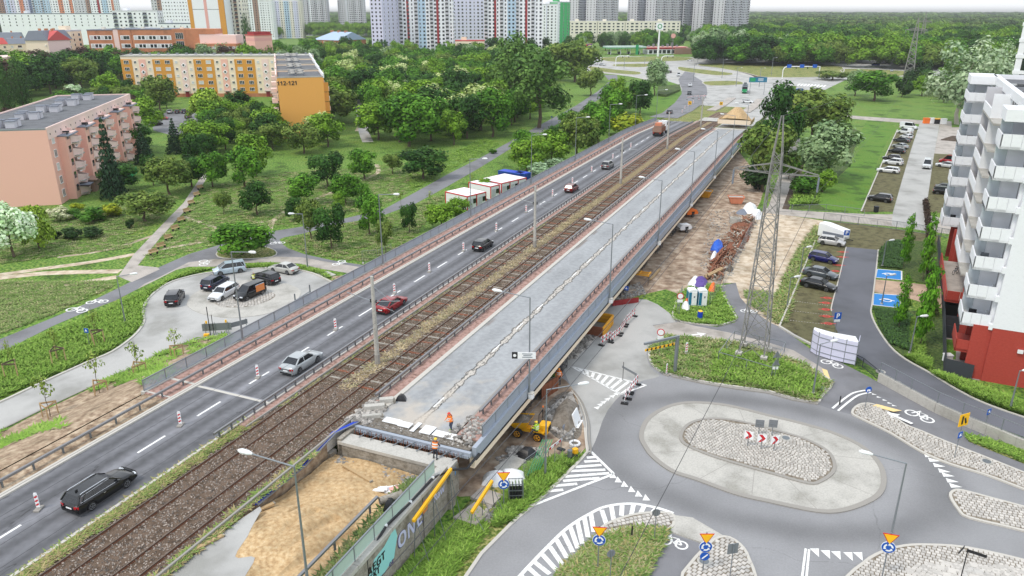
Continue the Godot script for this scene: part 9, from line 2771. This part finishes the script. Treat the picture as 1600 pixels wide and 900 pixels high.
	# formwork beams on props at the wall
	for q in[["yellow formwork beam propped against the wall, upper one",B(36.6,-22.9,3.4),B(42.2,-22.9,4.1)],["yellow formwork beam on props, lower one",W(-2.95,1.50,-46.1),W(-1.51,2.30,-48.9)]]:
		var t:=thing("formwork_beam",q[0],"timber beam")
		var b:=G.new()
		b.bar(q[1],q[2],.2,.24)
		put(t,"beam",b.mesh(),M.yellow)
		for u in[.05,.5,.95]:
			var p:Vector3=q[1].lerp(q[2],u)
			var s:=G.new()
			s.tube(p,W(p.x+.5*(u-.5),.0,p.z),.035,.035,6)
			s.tube(p,W(p.x+.9,.0,p.z+.5),.025,.025,6)
			put(t,"prop",s.mesh(),M.steel)
	for q in[["timber platform slab at the wall's foot, nearer one",Q([-4.43,-47.3,-2.88,-49.2,-1.84,-47.7,-2.66,-46.4])],["timber platform slab at the wall's foot, farther one",Q([-3.26,-49.8,-2.46,-51.1,-.71,-50.1,-1.48,-48.8])]]:
		var s:=slab("work_platform",q[1],.0,.22,M.pavement,self)
		tag(s,q[0],"platform")
	for q in[["concrete footing slab beside the graffiti wall's end",Q([-1.49,-53.7,.00,-55.6,1.19,-54.8,.42,-53.5,-.21,-52.2])]]:tag(slab("footing_slab",q[1],.0,.3,M.concrete,self),q[0],"slab")
	# black duct hanging from the fascia to the wall
	var du:=thing("cable_duct","thick black duct hanging from the deck down to the wall railing","duct")
	var dp:=[B(45.6,-22.2,3.6),B(44.2,-22.6,3.0),B(42.6,-23.2,3.7),B(40.5,-23.5,4.2),B(37.5,-23.6,4.1),B(34.5,-23.7,4.25),B(32.6,-23.5,3.9)]
	var dg:=G.new()
	dg.path(dp,.1,8)
	put(du,"duct",dg.mesh(),M.bag_black)
	for i in 4:put(du,"duct_tie",cy(.12,.12,.12,8),M.plastic_white,dp[2+i])
	var bl:=thing("cable_bundle","bundle of blue and grey pipes running down from the joint beside the tracks","pipes")
	for k in 3:
		var p:=G.new()
		p.path([B(45.3,-33.3+k*.15,4.1),B(43.0,-34.0+k*.15,4.15),B(39.0,-34.0+k*.2,3.6),B(33.5,-33.9+k*.2,3.7)],.06,6)
		put(bl,"pipe",p.mesh(),[M.bright_blue,M.bright_blue,M.slate][k])
	# finds on the sand
	for q in[["long timber plank on the sand below the abutment",40.6,-30.2,3.4,M.wood,-.3],["timber beam half sunk in the sand's left edge",33.2,-33.3,2.6,M.wood,1.2],["short timber beam at the sand's lower left edge",29.0,-33.4,1.8,M.wood,1.2]]:
		var t:=thing("timber",q[0],"timber",B(q[1],q[2],H.call(q[1],q[2])+.1),-AX+q[5],"timbers on the sand")
		put(t,"plank",bx(q[3],.12,.26),q[4])
		put(t,"plank_end",bx(.1,.14,.28),M.old_concrete,W(q[3]/2,0,0))
	for k in 3:
		var t:=thing("plastic_sheet","crumpled white sheeting on the sand by the wall railing, %s"%["left piece","middle piece with red print","right piece"][k],"sheeting",B(39.6+k*.3,-27.4+k*.75,H.call(39.7,-26.6)+.05),-AX+.4*k,"white sheeting on the sand")
		put(t,"sheet",bx(1.0,.1,.8),M.plastic_white,W(0,.1,0),W(.2*k-.2,0,.2))
		put(t,"sheet_fold",bx(.7,.12,.4),M.facade_pink if k==1 else M.white_paint,W(.2,.22,.1),W(.3,.5,.1))
	var pp:=thing("concrete_pipe","short concrete pipe on the grass strip by the wall railing","pipe",B(37.2,-25.0,4.05),-AX+.9)
	var pg:=G.new()
	pg.tube(W(-.8,.25,0),W(.8,.25,0),.27,.27,14,false)
	pg.tube(W(-.8,.25,0),W(.8,.25,0),.2,.2,14,false)
	put(pp,"pipe_wall",pg.mesh(),M.old_concrete)
	put(pp,"pipe_collar",bx(.12,.5,.5),M.old_concrete,W(.8,.25,0))
	tag(heap("rubbish_bag",[B2(36.0,-24.9),B2(36.8,-25.1),B2(37.0,-24.4),B2(36.3,-24.2)],.8,4.0,M.bag_black,19),"black sack against the wall railing","bag")
	# scaffold towers
	var hgt:=2.3
	var sc:=[[57.0,-23.6,5.0,6.0,"nearest, behind the dumper"],[66.0,-23.2,3.0,3.4,"second, beside the worker in orange"],[92.0,-23.6,4.0,5.0,"third, beyond the excavation"],[104.0,-23.6,4.0,3.0,"fourth along the edge"],[113.0,-23.4,4.5,3.6,"fifth, by the brick pier"],[123.0,-23.2,3.0,4.0,"sixth, by the white compressor"],[146.0,-23.6,4.0,3.0,"seventh, beyond the orange compressor"]]
	for q in sc:scaffold("dark steel scaffold tower under the viaduct's edge, "+q[4],q[0],q[1],q[2],q[3],hgt)
	# yellow shoring box round a pier
	var sb:=thing("shoring_box","yellow shoring box round the foot of a pier","shoring box",B(80.7,-24.2,0),-AX)
	for e in[[-2.6,0,.14,4.4],[2.2,0,.14,4.4],[-.2,-2.2,4.8,.14],[-.2,2.2,4.8,.14]]:
		var mm:Material=M.scaffold_yellow if e[3]>1 or e[1]<0 else M.rust
		put(sb,"shoring_panel",bx(e[2],1.3,e[3]),mm,W(e[0],.62,e[1]))
		for k in 3:
			if e[3]>1:put(sb,"waler",bx(.2,.14,4.4),M.yellow,W(e[0],.2+.45*k,0))
			else:put(sb,"waler",bx(4.8,.14,.2),M.yellow if e[1]<0 else M.rust,W(-.2,.2+.45*k,e[1]))
	for q in[["red steel trench panel beside the pier's signpost",W(13,.00,-90.9),.35,M.facade_red,3.8,.7],["rust brown panel under the viaduct behind the lamp",W(2.89,.00,-65.7),.9,M.rust,2.8,1.6]]:
		var t:=thing("trench_plate",q[0],"steel panel",q[1],q[2])
		put(t,"plate",bx(q[4],q[5],.1),q[3],W(q[4]/2,q[5]/2,0))
		for k in 4:put(t,"rib",bx(.12,q[5],.16),q[3],W((k+.5)*q[4]/4,q[5]/2,0))
	for q in[["yellow steel frame platform jutting from the scaffold",W(17.9,1.40,-99.5),2.6],["yellow skip under the viaduct beyond the orange compressor",W(39,.02,-151.3),3.6]]:
		var t:=thing("bearer_platform" if q[2]<3 else "waste_skip",q[0],"steel frame" if q[2]<3 else "skip",q[1],-AX)
		if q[2]<3:
			for z in[-.7,.0,.7]:put(t,"bearer",bx(2.8,.16,.12),M.scaffold_yellow,W(0,.1,z))
			for x in[-1.3,.0,1.3]:put(t,"cross_bar",bx(.12,.16,1.5),M.scaffold_yellow,W(x,.22,0))
			for x in[-1.3,1.3]:put(t,"leg",cy(.04,.04,1.45,6),M.scaffold,W(x,-1.42,.6))
		else:skip_shape(t,M.scaffold_yellow,3.6)
	skip_shape(thing("waste_skip","rust orange waste skip beyond the steel heaps","skip",W(44.2,.02,-145.9),-.1),M.facade_orange,3.0)
	for q in[["long timber balk lying on the dirt under the viaduct's edge",W(19.6,.05,-100.7),W(21.7,.05,-105.1)]]:
		var t:=thing("timber",q[0],"timber")
		var b:=G.new()
		b.bar(q[1]+W(0,.12,0),q[2]+W(0,.12,0),.32,.24)
		put(t,"balk",b.mesh(),M.wood)
		put(t,"balk_end",bx(.3,.22,.1),M.wood,q[1]+W(0,.12,0))
	# steel store: beams, timber, bars, bags, pallets
	for k in 7:
		var a:Vector3=[W(28.3,.00,-102.4),W(29.5,.00,-104.7),W(30.1,.00,-105.9),W(30.8,.00,-107.1),W(30,.00,-107.7),W(35.8,.00,-114.7),W(37.6,.00,-118.9)][k]
		var b:Vector3=[W(32.5,.00,-111.4),W(33.5,.00,-112.7),W(34,.00,-114),W(34.4,.00,-114.7),W(33.6,.00,-114.7),W(40.5,.00,-125.8),W(42.6,.00,-129.9)][k]
		var t:=thing("steel_beam","rusty steel beam in the storage strip, %s from the toilets"%["first","second","third","fourth","fifth","sixth","seventh"][k],"steel beam",Vector3.ZERO,0,"rusty steel beams")
		for q in[[.1,.36,.05],[.34,.05,.42],[.58,.36,.05]]:
			var h:=G.new()
			h.bar(a+W(0,q[0],0),b+W(0,q[0],0),q[1],q[2])
			put(t,"flange" if q[2]<.1 else "web",h.mesh(),M.rust)
	for k in 5:
		var t:=thing("timber_stack","pale squared timber in the stack behind the toilets, %s"%["lowest on the near side","lowest in the middle","lowest on the far side","upper on the near side","upper on the far side"][k],"timber",W(27.5,.10,-101.1)+W(.1*k,.3*int(k/3),-.45*(k%3)),.83,"timbers behind the toilets")
		put(t,"timber",bx(4.2,.26,.34),M.wood,W(2.1,.13,0))
		put(t,"timber_end",bx(.04,.24,.32),M.bark,W(-.01,.13,0))
	var st_h:=[["rusty heap of steel fittings, under the blue tarpaulin",Q([29.7,-108.3,31.4,-112.7,32.6,-112.7,31.7,-108.3,30.3,-106.5]),.55,M.rust],["rusty heap of steel hooks in the middle of the store",Q([33.9,-116.1,36.1,-119.7,36.9,-117.5,35,-113.4,33.7,-112.7]),.5,M.rust],["rusty heap of clamps at the far end of the store",Q([37.6,-122.7,39.8,-125.8,40.2,-122.7,38.3,-118.9]),.5,M.rust],["brown heap of steel beside the grey bin",Q([38.3,-128.2,40.8,-132.5,42.4,-130.8,40.7,-126.6,38.7,-125.8]),.45,M.rust],["blue tarpaulin over rusty steel",Q([31.5,-114.7,33.2,-118.9,34.5,-118.9,33.6,-114.7,32.1,-112.7]),1.3,M.tarp_blue],["white plastic sheeting on the steel beams",Q([30.1,-109.5,31.4,-112.7,32.1,-112.7,31.4,-110.1,30.3,-108.3]),1.0,M.plastic_white],["white sacks at the far end of the store",Q([44.1,-140.9,46.6,-146,47.7,-143.9,46,-138.9,44.3,-138]),.9,M.plastic_white],["heap of white sacks beside the sandy lot",Q([44.2,-136.1,46.6,-140.9,46.9,-137,45,-133.4]),.9,M.plastic_white],["violet and white heap behind the toilets",Q([24.9,-98.7,26.4,-101.3,27.6,-100.3,26.8,-97.7,25.5,-97.1]),.9,M.purple],["white sheet heap behind the toilets",Q([24.4,-98.7,25.7,-101.3,26.7,-100.8,25.4,-97.7]),.8,M.plastic_white],["orange heap beside the toilets",Q([26.6,-96.1,27.9,-99.2,28.2,-98.2,27.2,-95.2]),.8,M.orange],["dark sack at the edge of the sandy lot",Q([31.5,-105.3,32.5,-107.1,32.8,-105.9,31.9,-104.1]),.6,M.bark],["slate blue sheet among the white sacks",Q([42.1,-138,43.6,-140.9,44.9,-140.9,43.7,-137]),.4,M.slate],["white and red dump of tools by the no vehicles sign",Q([21.6,-89.6,22.4,-91.9,23.1,-91.4,22.4,-88.7]),.7,M.plastic_white],["orange lids on the dump of tools",Q([22.1,-90.5,22.7,-91.9,23.1,-91.4,22.5,-90.1]),.9,M.orange]]
	for i in st_h.size():
		var q:Array=st_h[i]
		tag(heap("material_heap",sm(q[1],true,3),q[2],.02,q[3],40+i,.5),q[0],"heap","material heaps of the store")
	var sx2:=[]
	var sc2:=[]
	var bar:=G.new()
	bar.box(Vector3.ZERO,W(.1,.1,1.0))
	for p in scatter(Q([27.8,-101.3,31.1,-112.1,36,-121.9,41.9,-132.9,45.6,-137.5,42.8,-129.9,36.4,-114.7,31.8,-105.9,29.1,-100.3]),520):
		sx2.append(Transform3D(Basis.from_euler(W(rng.randf_range(-.2,.2),rng.randf_range(-.9,.5),0)).scaled(W(rng.randf_range(.6,2.2),rng.randf_range(.6,2.0),rng.randf_range(.5,2.6))),up3(p,rng.randf_range(.05,.5))))
		var v:=rng.randf_range(.6,1.3)
		sc2.append(Color(.25*v,.12*v,.07*v)if rng.randf()<.75 else Color(.4*v,.36*v,.3*v))
	multi("scrap_steel",bar.mesh(),M.tinted,sx2,sc2)
	var gb:=thing("concrete_bin","grey concrete ring in the steel store","concrete ring",W(40.1,.02,-131.6))
	put(gb,"ring",cy(1.0,.9,.9,14),M.concrete)
	put(gb,"ring_cover",cy(.7,.7,.05,14),M.old_concrete,W(0,.9,0))
	var bb:=thing("barrel","blue plastic barrel on the grass beside the toilets","barrel",W(23.3,.10,-86.6))
	put(bb,"body",cy(.32,.34,.9,12),M.bright_blue)
	put(bb,"lid",cy(.3,.2,.1,12),M.sign_yellow,W(0,.92,0))
	# portable toilets
	for k in 2:
		var t:=thing("portable_toilet","blue and white portable toilet, %s of the pair"%["left","right"][k],"portable toilet",[W(23.2,.10,-91.1),W(24.5,.10,-91)][k],.06,"portable toilets")
		put(t,"cabin",bx(1.1,2.05,1.1),M.plastic_white,W(0,1.1,0))
		put(t,"side_panel",bx(.36,1.7,.05),M.teal,W(-.36,1.05,.56))
		put(t,"side_wall",bx(.05,1.7,.9),M.teal,W(-.56,1.05,0))
		put(t,"door",bx(.62,1.75,.06),M.white_paint,W(.18,1.05,.57))
		put(t,"door_mark",bx(.18,.26,.02),M.slate,W(.18,1.3,.61))
		put(t,"vent_pipe",cy(.05,.05,.35,8),M.plastic_white,W(.4,2.2,-.4))
		var r:=G.new()
		r.tube(W(0,2.12,-.56),W(0,2.12,.56),.52,.52,12)
		var ro:=put(t,"roof",r.mesh(),M.white_paint)
		ro.scale.y=.22
		ro.position.y=1.66
		put(t,"skid",bx(1.2,.1,1.2),M.teal,W(0,.05,0))
	# site fences
	var fp:=[[V(45.8,-135.2),V(43.3,-129.9)],[V(42.5,-128.2),V(40,-122.7)],[V(39.5,-121.5),V(37.2,-116.1)],[V(36.8,-115.1),V(34.5,-109.8)],[V(34.1,-108.9),V(31.8,-103.6)],[V(31.4,-103),V(29.2,-98.2)],[V(28.5,-97.1),V(25.5,-90.9)]]
	for k in fp.size():site_fence("wire fence panel along the sandy lot, %s from the far end"%["first","second","third","fourth","fifth","sixth","seventh"][k],fp[k][0],fp[k][1])
	for q in[["wire fence panel before the dumper, left one",V(.94,-52.2),V(2.69,-54.4)],["wire fence panel before the dumper, right one",V(3.56,-54.6),V(5.38,-57.2)],["wire fence panel beside the toilets' no vehicles sign",V(20.8,-88.3),V(22.4,-93.2)],["wire fence panel by the cream pad of the park path",V(-22.6,-108.3),V(-20.4,-108.9)],["wire fence panel against the outer railing",V(-20.2,-108.9),V(-18.7,-112.1)]]:site_fence(q[0],q[1],q[2])
	var gn:=thing("green_netting","green wire fence rolls leaning at the dumper's grass verge","fence")
	for k in 5:
		var b:=G.new()
		b.bar(W(1.15,.05,-52.5)+W(.25*k,0,-.2*k),W(2.63,.10,-55.8)+W(.2*k,1.6,0),.05,.05)
		put(gn,"fence_post",b.mesh(),M.green_trim)
	# hoses and small finds at the road edge
	for k in 2:
		var hz:=G.new()
		var hp:=sm(Q([5.98,-67.6,6.57,-65.4,6.82,-63.3,6.88,-61.3,6.65,-58.2,6.63,-56.8,6.39,-56]),false,4)
		for i in hp.size()-1:hz.tube(up3(hp[i]+V(.25*k,.1*k),.14),up3(hp[i+1]+V(.25*k,.1*k),.14),.06,.06,6,false)
		tag(put(self,"hose",hz.mesh(),M.kerb_dark if k else M.kerb),"pale hose along the road edge behind the dumper, %s"%["inner one","outer one"][k],"hose")
	var ri:=thing("tyre_ring","white rubber ring on the grass right of the barrier","ring",W(5.52,.12,-57.6))
	var rg:=G.new()
	for i in 14:
		var a:=TAU*i/14; var b:=TAU*(i+1)/14
		rg.tube(W(cos(a),.1,sin(a))*W(.42,1,.42),W(cos(b),.1,sin(b))*W(.42,1,.42),.11,.11,7,false)
	put(ri,"ring",rg.mesh(),M.plastic_white)
	put(ri,"ring_bead",cy(.36,.36,.04,14),M.rubble,W(0,.0,0))
	var pu:=thing("pump_unit","small pump with a yellow box at the road kerb","pump",W(5.09,.05,-55.6),.6)
	put(pu,"base",bx(1.0,.15,.6),M.dark,W(0,.1,0))
	put(pu,"motor",cy(.22,.22,.6,10),M.steel,W(-.2,.2,0))
	put(pu,"yellow_box",bx(.45,.45,.4),M.yellow,W(.55,.35,-.2))
	for q in[["white insulation sheet leaning beside the rubble heap",W(5.93,.00,-61.3),M.white_paint,1.3],["dark slate slab on the ground beside the rubble heap",W(4.94,.00,-60.6),M.slate,.5]]:
		var t:=thing("sheet_stack",q[0],"panel",q[1],1.2)
		put(t,"sheet",bx(1.5,q[3],.12),q[2],W(0,q[3]/2,0),W(-.3,0,0))
		put(t,"sheet_edge",bx(1.5,.06,.5),q[2],W(0,.03,.2))
	# sand box at the far end of the deck
	var sx:=thing("sand_box","timber walled bay of yellow sand closing the far end of the deck","sand bay",B(235.0,-33.3,4.03),-AX)
	put(sx,"front_board",bx(9.5,1.2,.2),M.cream_render,W(4.75,.6,0))
	for e in[.0,9.5]:put(sx,"side_board",bx(.2,1.2,9),M.wood,W(e,.6,-4.5))
	var sg:=G.new()
	sg.tube(W(4.75,.4,-5),W(4.75,4.2,-6.0),5.0,1.0,14)
	put(sx,"sand",sg.mesh(),M.sand)
func skip_shape(t:Node3D,m:Material,l:float):
	var g:=G.new()
	var lo:=[W(-l/2+.5,.1,-.8),W(l/2-.5,.1,-.8),W(l/2-.5,.1,.8),W(-l/2+.5,.1,.8)]
	var hi:=[W(-l/2,1.4,-.95),W(l/2,1.4,-.95),W(l/2,1.4,.95),W(-l/2,1.4,.95)]
	for i in 4:g.out(W(0,.8,0),lo[i],lo[(i+1)%4],hi[(i+1)%4],hi[i])
	g.out(W(0,.8,0),lo[0],lo[1],lo[2],lo[3])
	put(t,"skip_body",g.mesh(),m)
	for z in[-.98,.98]:put(t,"rim_bar",bx(l,.14,.12),m,W(0,1.4,z))
	for x in[-l/2,l/2]:put(t,"rim_bar",bx(.12,.14,1.9),m,W(x,1.4,0))
	for k in 3:
		for z in[-.9,.9]:put(t,"stiffener",bx(.12,1.2,.14),m,W(-l/3+k*l/3,.8,z))
	put(t,"load",bx(l-.3,.3,1.6),M.concrete,W(0,1.2,0))
# ---------------------------------------------------------------- people
func person(label:String,at:Vector3,yaw:float,pose:Dictionary,look:Dictionary):
	var t:=thing("person",label,"person",at,yaw,"")
	var hipy:float=pose.get("hip",.92)
	var lean:float=pose.get("lean",.0)
	var hip:=W(0,hipy,0)
	var chest:=hip+W(0,.42*cos(lean),.42*sin(lean))
	var neck:=hip+W(0,.58*cos(lean),.60*sin(lean))
	var head:=neck+W(0,.17,.03+.05*sin(lean))
	var J:=[]
	# torso, hips, neck, head
	J.append([hip,chest,.135,.155,0]); J.append([chest+W(-.13,.03,0),chest+W(.13,.03,0),.10,.10,0])
	J.append([hip+W(-.08,0,0),hip+W(.08,0,0),.115,.115,1]); J.append([chest,neck,.12,.06,0]); J.append([neck,head,.055,.05,3])
	J.append([head+W(0,-.03,.01),head+W(0,.05,-.005),.085,.098,3]); J.append([head+W(0,-.01,.09),head+W(0,-.025,.105),.02,.022,3])
	for s in[-1,1]:J.append([head+W(s*.095,.0,0),head+W(s*.1,.03,-.01),.018,.02,3])
	var hands:=[]
	for s in 2:
		var sg:float=-1.0 if s==0 else 1.0
		var kn:Vector3=pose.knee[s]; var an:Vector3=pose.ankle[s]
		var hj:=hip+W(sg*.095,-.03,0)
		J.append([hj,kn,.098,.066,1]); J.append([kn,an,.066,.046,1]); J.append([an+W(0,-.02,-.04),an+W(sg*.02,-.055,.17),.05,.042,2])
		var sh:=chest+W(sg*.20,.07,0)
		var el:Vector3=pose.elbow[s]; var wr:Vector3=pose.wrist[s]
		J.append([sh,el,.062,.048,0]); J.append([el,wr,.047,.034,0])
		hands.append([wr,(wr-el).normalized(),sg])
	var cl:=[look.top,look.legs,look.shoes,Color(.55,.33,.23)]
	var st:=G.new()
	nets(st,J,.03,cl)
	for h in hands:
		var d:Vector3=h[1]
		var side:=d.cross(W(0,0,1)if absf(d.z)<.8 else Vector3.UP).normalized()
		var up:=side.cross(d)
		st.col=Color(.55,.33,.23)if not look.has("gloves")else look.gloves
		st.box(h[0]+d*.05,W(.08,.03,.10),Basis(side,up,d))
		for f in 4:
			var b:Vector3=h[0]+d*.09+side*(-.03+.02*f)
			var l:float=[.062,.075,.07,.055][f]
			var m:=b+(d*.85+up*.35).normalized()*l*.55
			st.tube(b,m,.0095,.009,5)
			st.tube(m,m+(d*.5+up*.85).normalized()*l*.5,.009,.007,5)
		var tb:Vector3=h[0]+d*.035+side*.04*h[2]
		st.tube(tb,tb+(d*.6+side*.7*h[2]+up*.3).normalized()*.06,.011,.008,5)
	put(t,"body",st.mesh(),M.tinted)
	if look.has("vest"):
		var bs:=Basis(Vector3.RIGHT,lean)
		var v:=G.new()
		for k in 5:
			var y0:=.06+k*.105; var y1:=y0+.108
			v.col=look.vest if k!=1 and k!=3 else Color(.75,.77,.75)
			for i in 14:
				var a:=TAU*i/14; var b:=TAU*(i+1)/14
				var r0:=.19+.045*sin(y0*4.0); var r1:=.19+.045*sin(y1*4.0)
				v.quad(hip+bs*W(cos(a)*r0*1.06,y0,sin(a)*r0*.86),hip+bs*W(cos(b)*r0*1.06,y0,sin(b)*r0*.86),hip+bs*W(cos(b)*r1*1.06,y1,sin(b)*r1*.86),hip+bs*W(cos(a)*r1*1.06,y1,sin(a)*r1*.86))
		put(t,"safety_vest",v.mesh(),M.tinted)
	var e:=G.new()
	if look.has("helmet"):
		e.col=look.helmet
		for k in 4:
			var a0:=PI/2*k/4.0; var a1:=PI/2*(k+1)/4.0
			e.tube(head+W(0,.03+sin(a0)*.125,-.005),head+W(0,.03+sin(a1)*.125,-.005),cos(a0)*.128,maxf(.004,cos(a1)*.128),12,false)
		e.box(head+W(0,.035,.12),W(.17,.018,.09))
		put(t,"helmet",e.mesh(),M.tinted)
	else:
		e.col=Color(.06,.045,.035)
		e.tube(head+W(0,.02,-.02),head+W(0,.12,-.02),.108,.06,12)
		put(t,"hair",e.mesh(),M.tinted)
	var ey:=G.new()
	ey.col=Color(.05,.04,.04)
	for s in[-1,1]:ey.box(head+W(s*.035,.02,.093),W(.024,.012,.012))
	put(t,"eyes",ey.mesh(),M.tinted)
	var mo:=G.new()
	mo.col=Color(.36,.16,.14)
	mo.box(head+W(0,-.055,.086),W(.045,.01,.012))
	put(t,"mouth",mo.mesh(),M.tinted)
	return t
func nets(g:G,J:Array,c:float,cols:Array):
	# one smooth skin over the tapered bones: surface nets on a grid
	var lo:=W(9,9,9); var hi:=-lo
	for j in J:
		for k in 2:
			lo=lo.min(j[k]-Vector3.ONE*(j[2+k]+.08)); hi=hi.max(j[k]+Vector3.ONE*(j[2+k]+.08))
	var n:=Vector3i(((hi-lo)/c).ceil())
	var f:=PackedFloat32Array()
	f.resize((n.x+1)*(n.y+1)*(n.z+1))
	f.fill(1.0)
	var own:=PackedInt32Array()
	own.resize(f.size())
	var best:=PackedFloat32Array()
	best.resize(f.size())
	best.fill(9.0)
	var sx:=1; var sy:=n.x+1; var sz:=(n.x+1)*(n.y+1)
	for j in J:
		var a:Vector3=j[0]; var b:Vector3=j[1]
		var r:float=maxf(j[2],j[3])+.09
		var i0:=Vector3i(((a.min(b)-Vector3.ONE*r-lo)/c).floor()).clamp(Vector3i.ZERO,n)
		var i1:=Vector3i(((a.max(b)+Vector3.ONE*r-lo)/c).ceil()).clamp(Vector3i.ZERO,n)
		var ab:=b-a
		var l2:=maxf(ab.length_squared(),1e-6)
		for z in range(i0.z,i1.z+1):
			for y in range(i0.y,i1.y+1):
				for x in range(i0.x,i1.x+1):
					var p:=lo+W(x,y,z)*c
					var u:=clampf((p-a).dot(ab)/l2,.0,1.0)
					var d:=p.distance_to(a+ab*u)-lerpf(j[2],j[3],u)
					var i:=x+y*sy+z*sz
					var k:=.045
					var h:=maxf(k-absf(f[i]-d),.0)/k
					f[i]=minf(f[i],d)-h*h*k*.25
					if d<best[i]:
						best[i]=d
						own[i]=j[4]
	var vi:={}
	for z in n.z:
		for y in n.y:
			for x in n.x:
				var base:=x+y*sy+z*sz
				var s:=Vector3.ZERO
				var m:=0
				for e in 12:
					var ax:int=e/4; var q:int=e%4
					var o:=Vector3i.ZERO
					o[(ax+1)%3]=q & 1
					o[(ax+2)%3]=q>>1
					var ia:=base+o.x+o.y*sy+o.z*sz
					var ib:int=ia+[sx,sy,sz][ax]
					if(f[ia]<.0)!=(f[ib]<.0):
						var t:=f[ia]/(f[ia]-f[ib])
						var p:=W(o.x,o.y,o.z)
						p[ax]+=t
						s+=p
						m+=1
				if m:vi[base]=[lo+(W(x,y,z)+s/m)*c,own[base]]
	for z in range(1,n.z):
		for y in range(1,n.y):
			for x in range(1,n.x):
				var i:=x+y*sy+z*sz
				for ax in 3:
					var st:int=[sx,sy,sz][ax]
					if i+st>=f.size():continue
					if(f[i]<.0)==(f[i+st]<.0):continue
					var u:int=[sy,sz,sx][ax]; var w:int=[sz,sx,sy][ax]
					var k:Array=[i,i-u,i-u-w,i-w]
					if not(vi.has(k[0])and vi.has(k[1])and vi.has(k[2])and vi.has(k[3])):continue
					g.col=cols[vi[k[0]][1]]
					if f[i]<.0:g.quad(vi[k[0]][0],vi[k[3]][0],vi[k[2]][0],vi[k[1]][0])
					else:g.quad(vi[k[0]][0],vi[k[1]][0],vi[k[2]][0],vi[k[3]][0])
func people():
	var or_:=Color(.85,.22,.03)
	var lime:=Color(.55,.85,.06)
	var navy:=Color(.03,.035,.05)
	var stand:={"knee":[W(-.11,.50,.03),W(.12,.50,.02)],"ankle":[W(-.13,.09,-.02),W(.14,.09,.03)],"elbow":[W(-.31,1.14,.02),W(.31,1.14,.03)],"wrist":[W(-.29,.92,.14),W(.28,.94,.16)]}
	var work:={"lean":.25,"hip":.90,"knee":[W(-.13,.49,.06),W(.12,.49,.1)],"ankle":[W(-.15,.09,-.06),W(.16,.09,.08)],"elbow":[W(-.34,1.14,.18),W(.33,1.16,.22)],"wrist":[W(-.22,1.08,.42),W(.16,1.12,.44)]}
	var sit:={"lean":.08,"hip":.45,"knee":[W(-.14,.47,.42),W(.14,.47,.42)],"ankle":[W(-.15,.09,.50),W(.15,.09,.50)],"elbow":[W(-.30,.72,.16),W(.30,.72,.16)],"wrist":[W(-.17,.72,.42),W(.17,.72,.42)]}
	var look1:={"top":Color(.04,.05,.08),"legs":navy,"shoes":Color(.05,.04,.03),"vest":or_,"helmet":Color(.85,.6,.06)}
	person("person in an orange vest and yellow helmet standing at the abutment ledge, seen from behind",B(43.4,-24.9,3.72),PI-.3,work,look1)
	person("person in orange jacket and red helmet working at the broken deck edge",B(47.1,-25.4,4.03),-.9,work,{"top":or_,"legs":Color(.05,.06,.1),"shoes":Color(.3,.5,.05),"vest":or_,"helmet":Color(.6,.07,.05)})
	person("person in an orange jacket under the viaduct beside a scaffold tower",W(4.79,.00,-69.2),-.2,stand,{"top":or_,"legs":navy,"shoes":navy,"vest":or_,"helmet":Color(.85,.3,.05)})
	person("person in a lime vest seated on the yellow dumper",W(1.86,.88,-57.8)+W(.35,0,-.15),2.77+PI/2,sit,{"top":lime,"legs":navy,"shoes":navy,"vest":lime,"helmet":Color(.85,.6,.06)})
	person("person in a yellow vest standing by the dark crossover on the turning circle",W(-35.8,.08,-98.7),2.6,stand,{"top":Color(.05,.05,.06),"legs":navy,"shoes":navy,"vest":Color(.8,.85,.1)})
	person("person in a lime vest among the scaffold towers under the viaduct",W(22.4,.00,-113.4),.4,stand,{"top":lime,"legs":navy,"shoes":navy,"vest":lime,"helmet":Color(.85,.85,.85)})
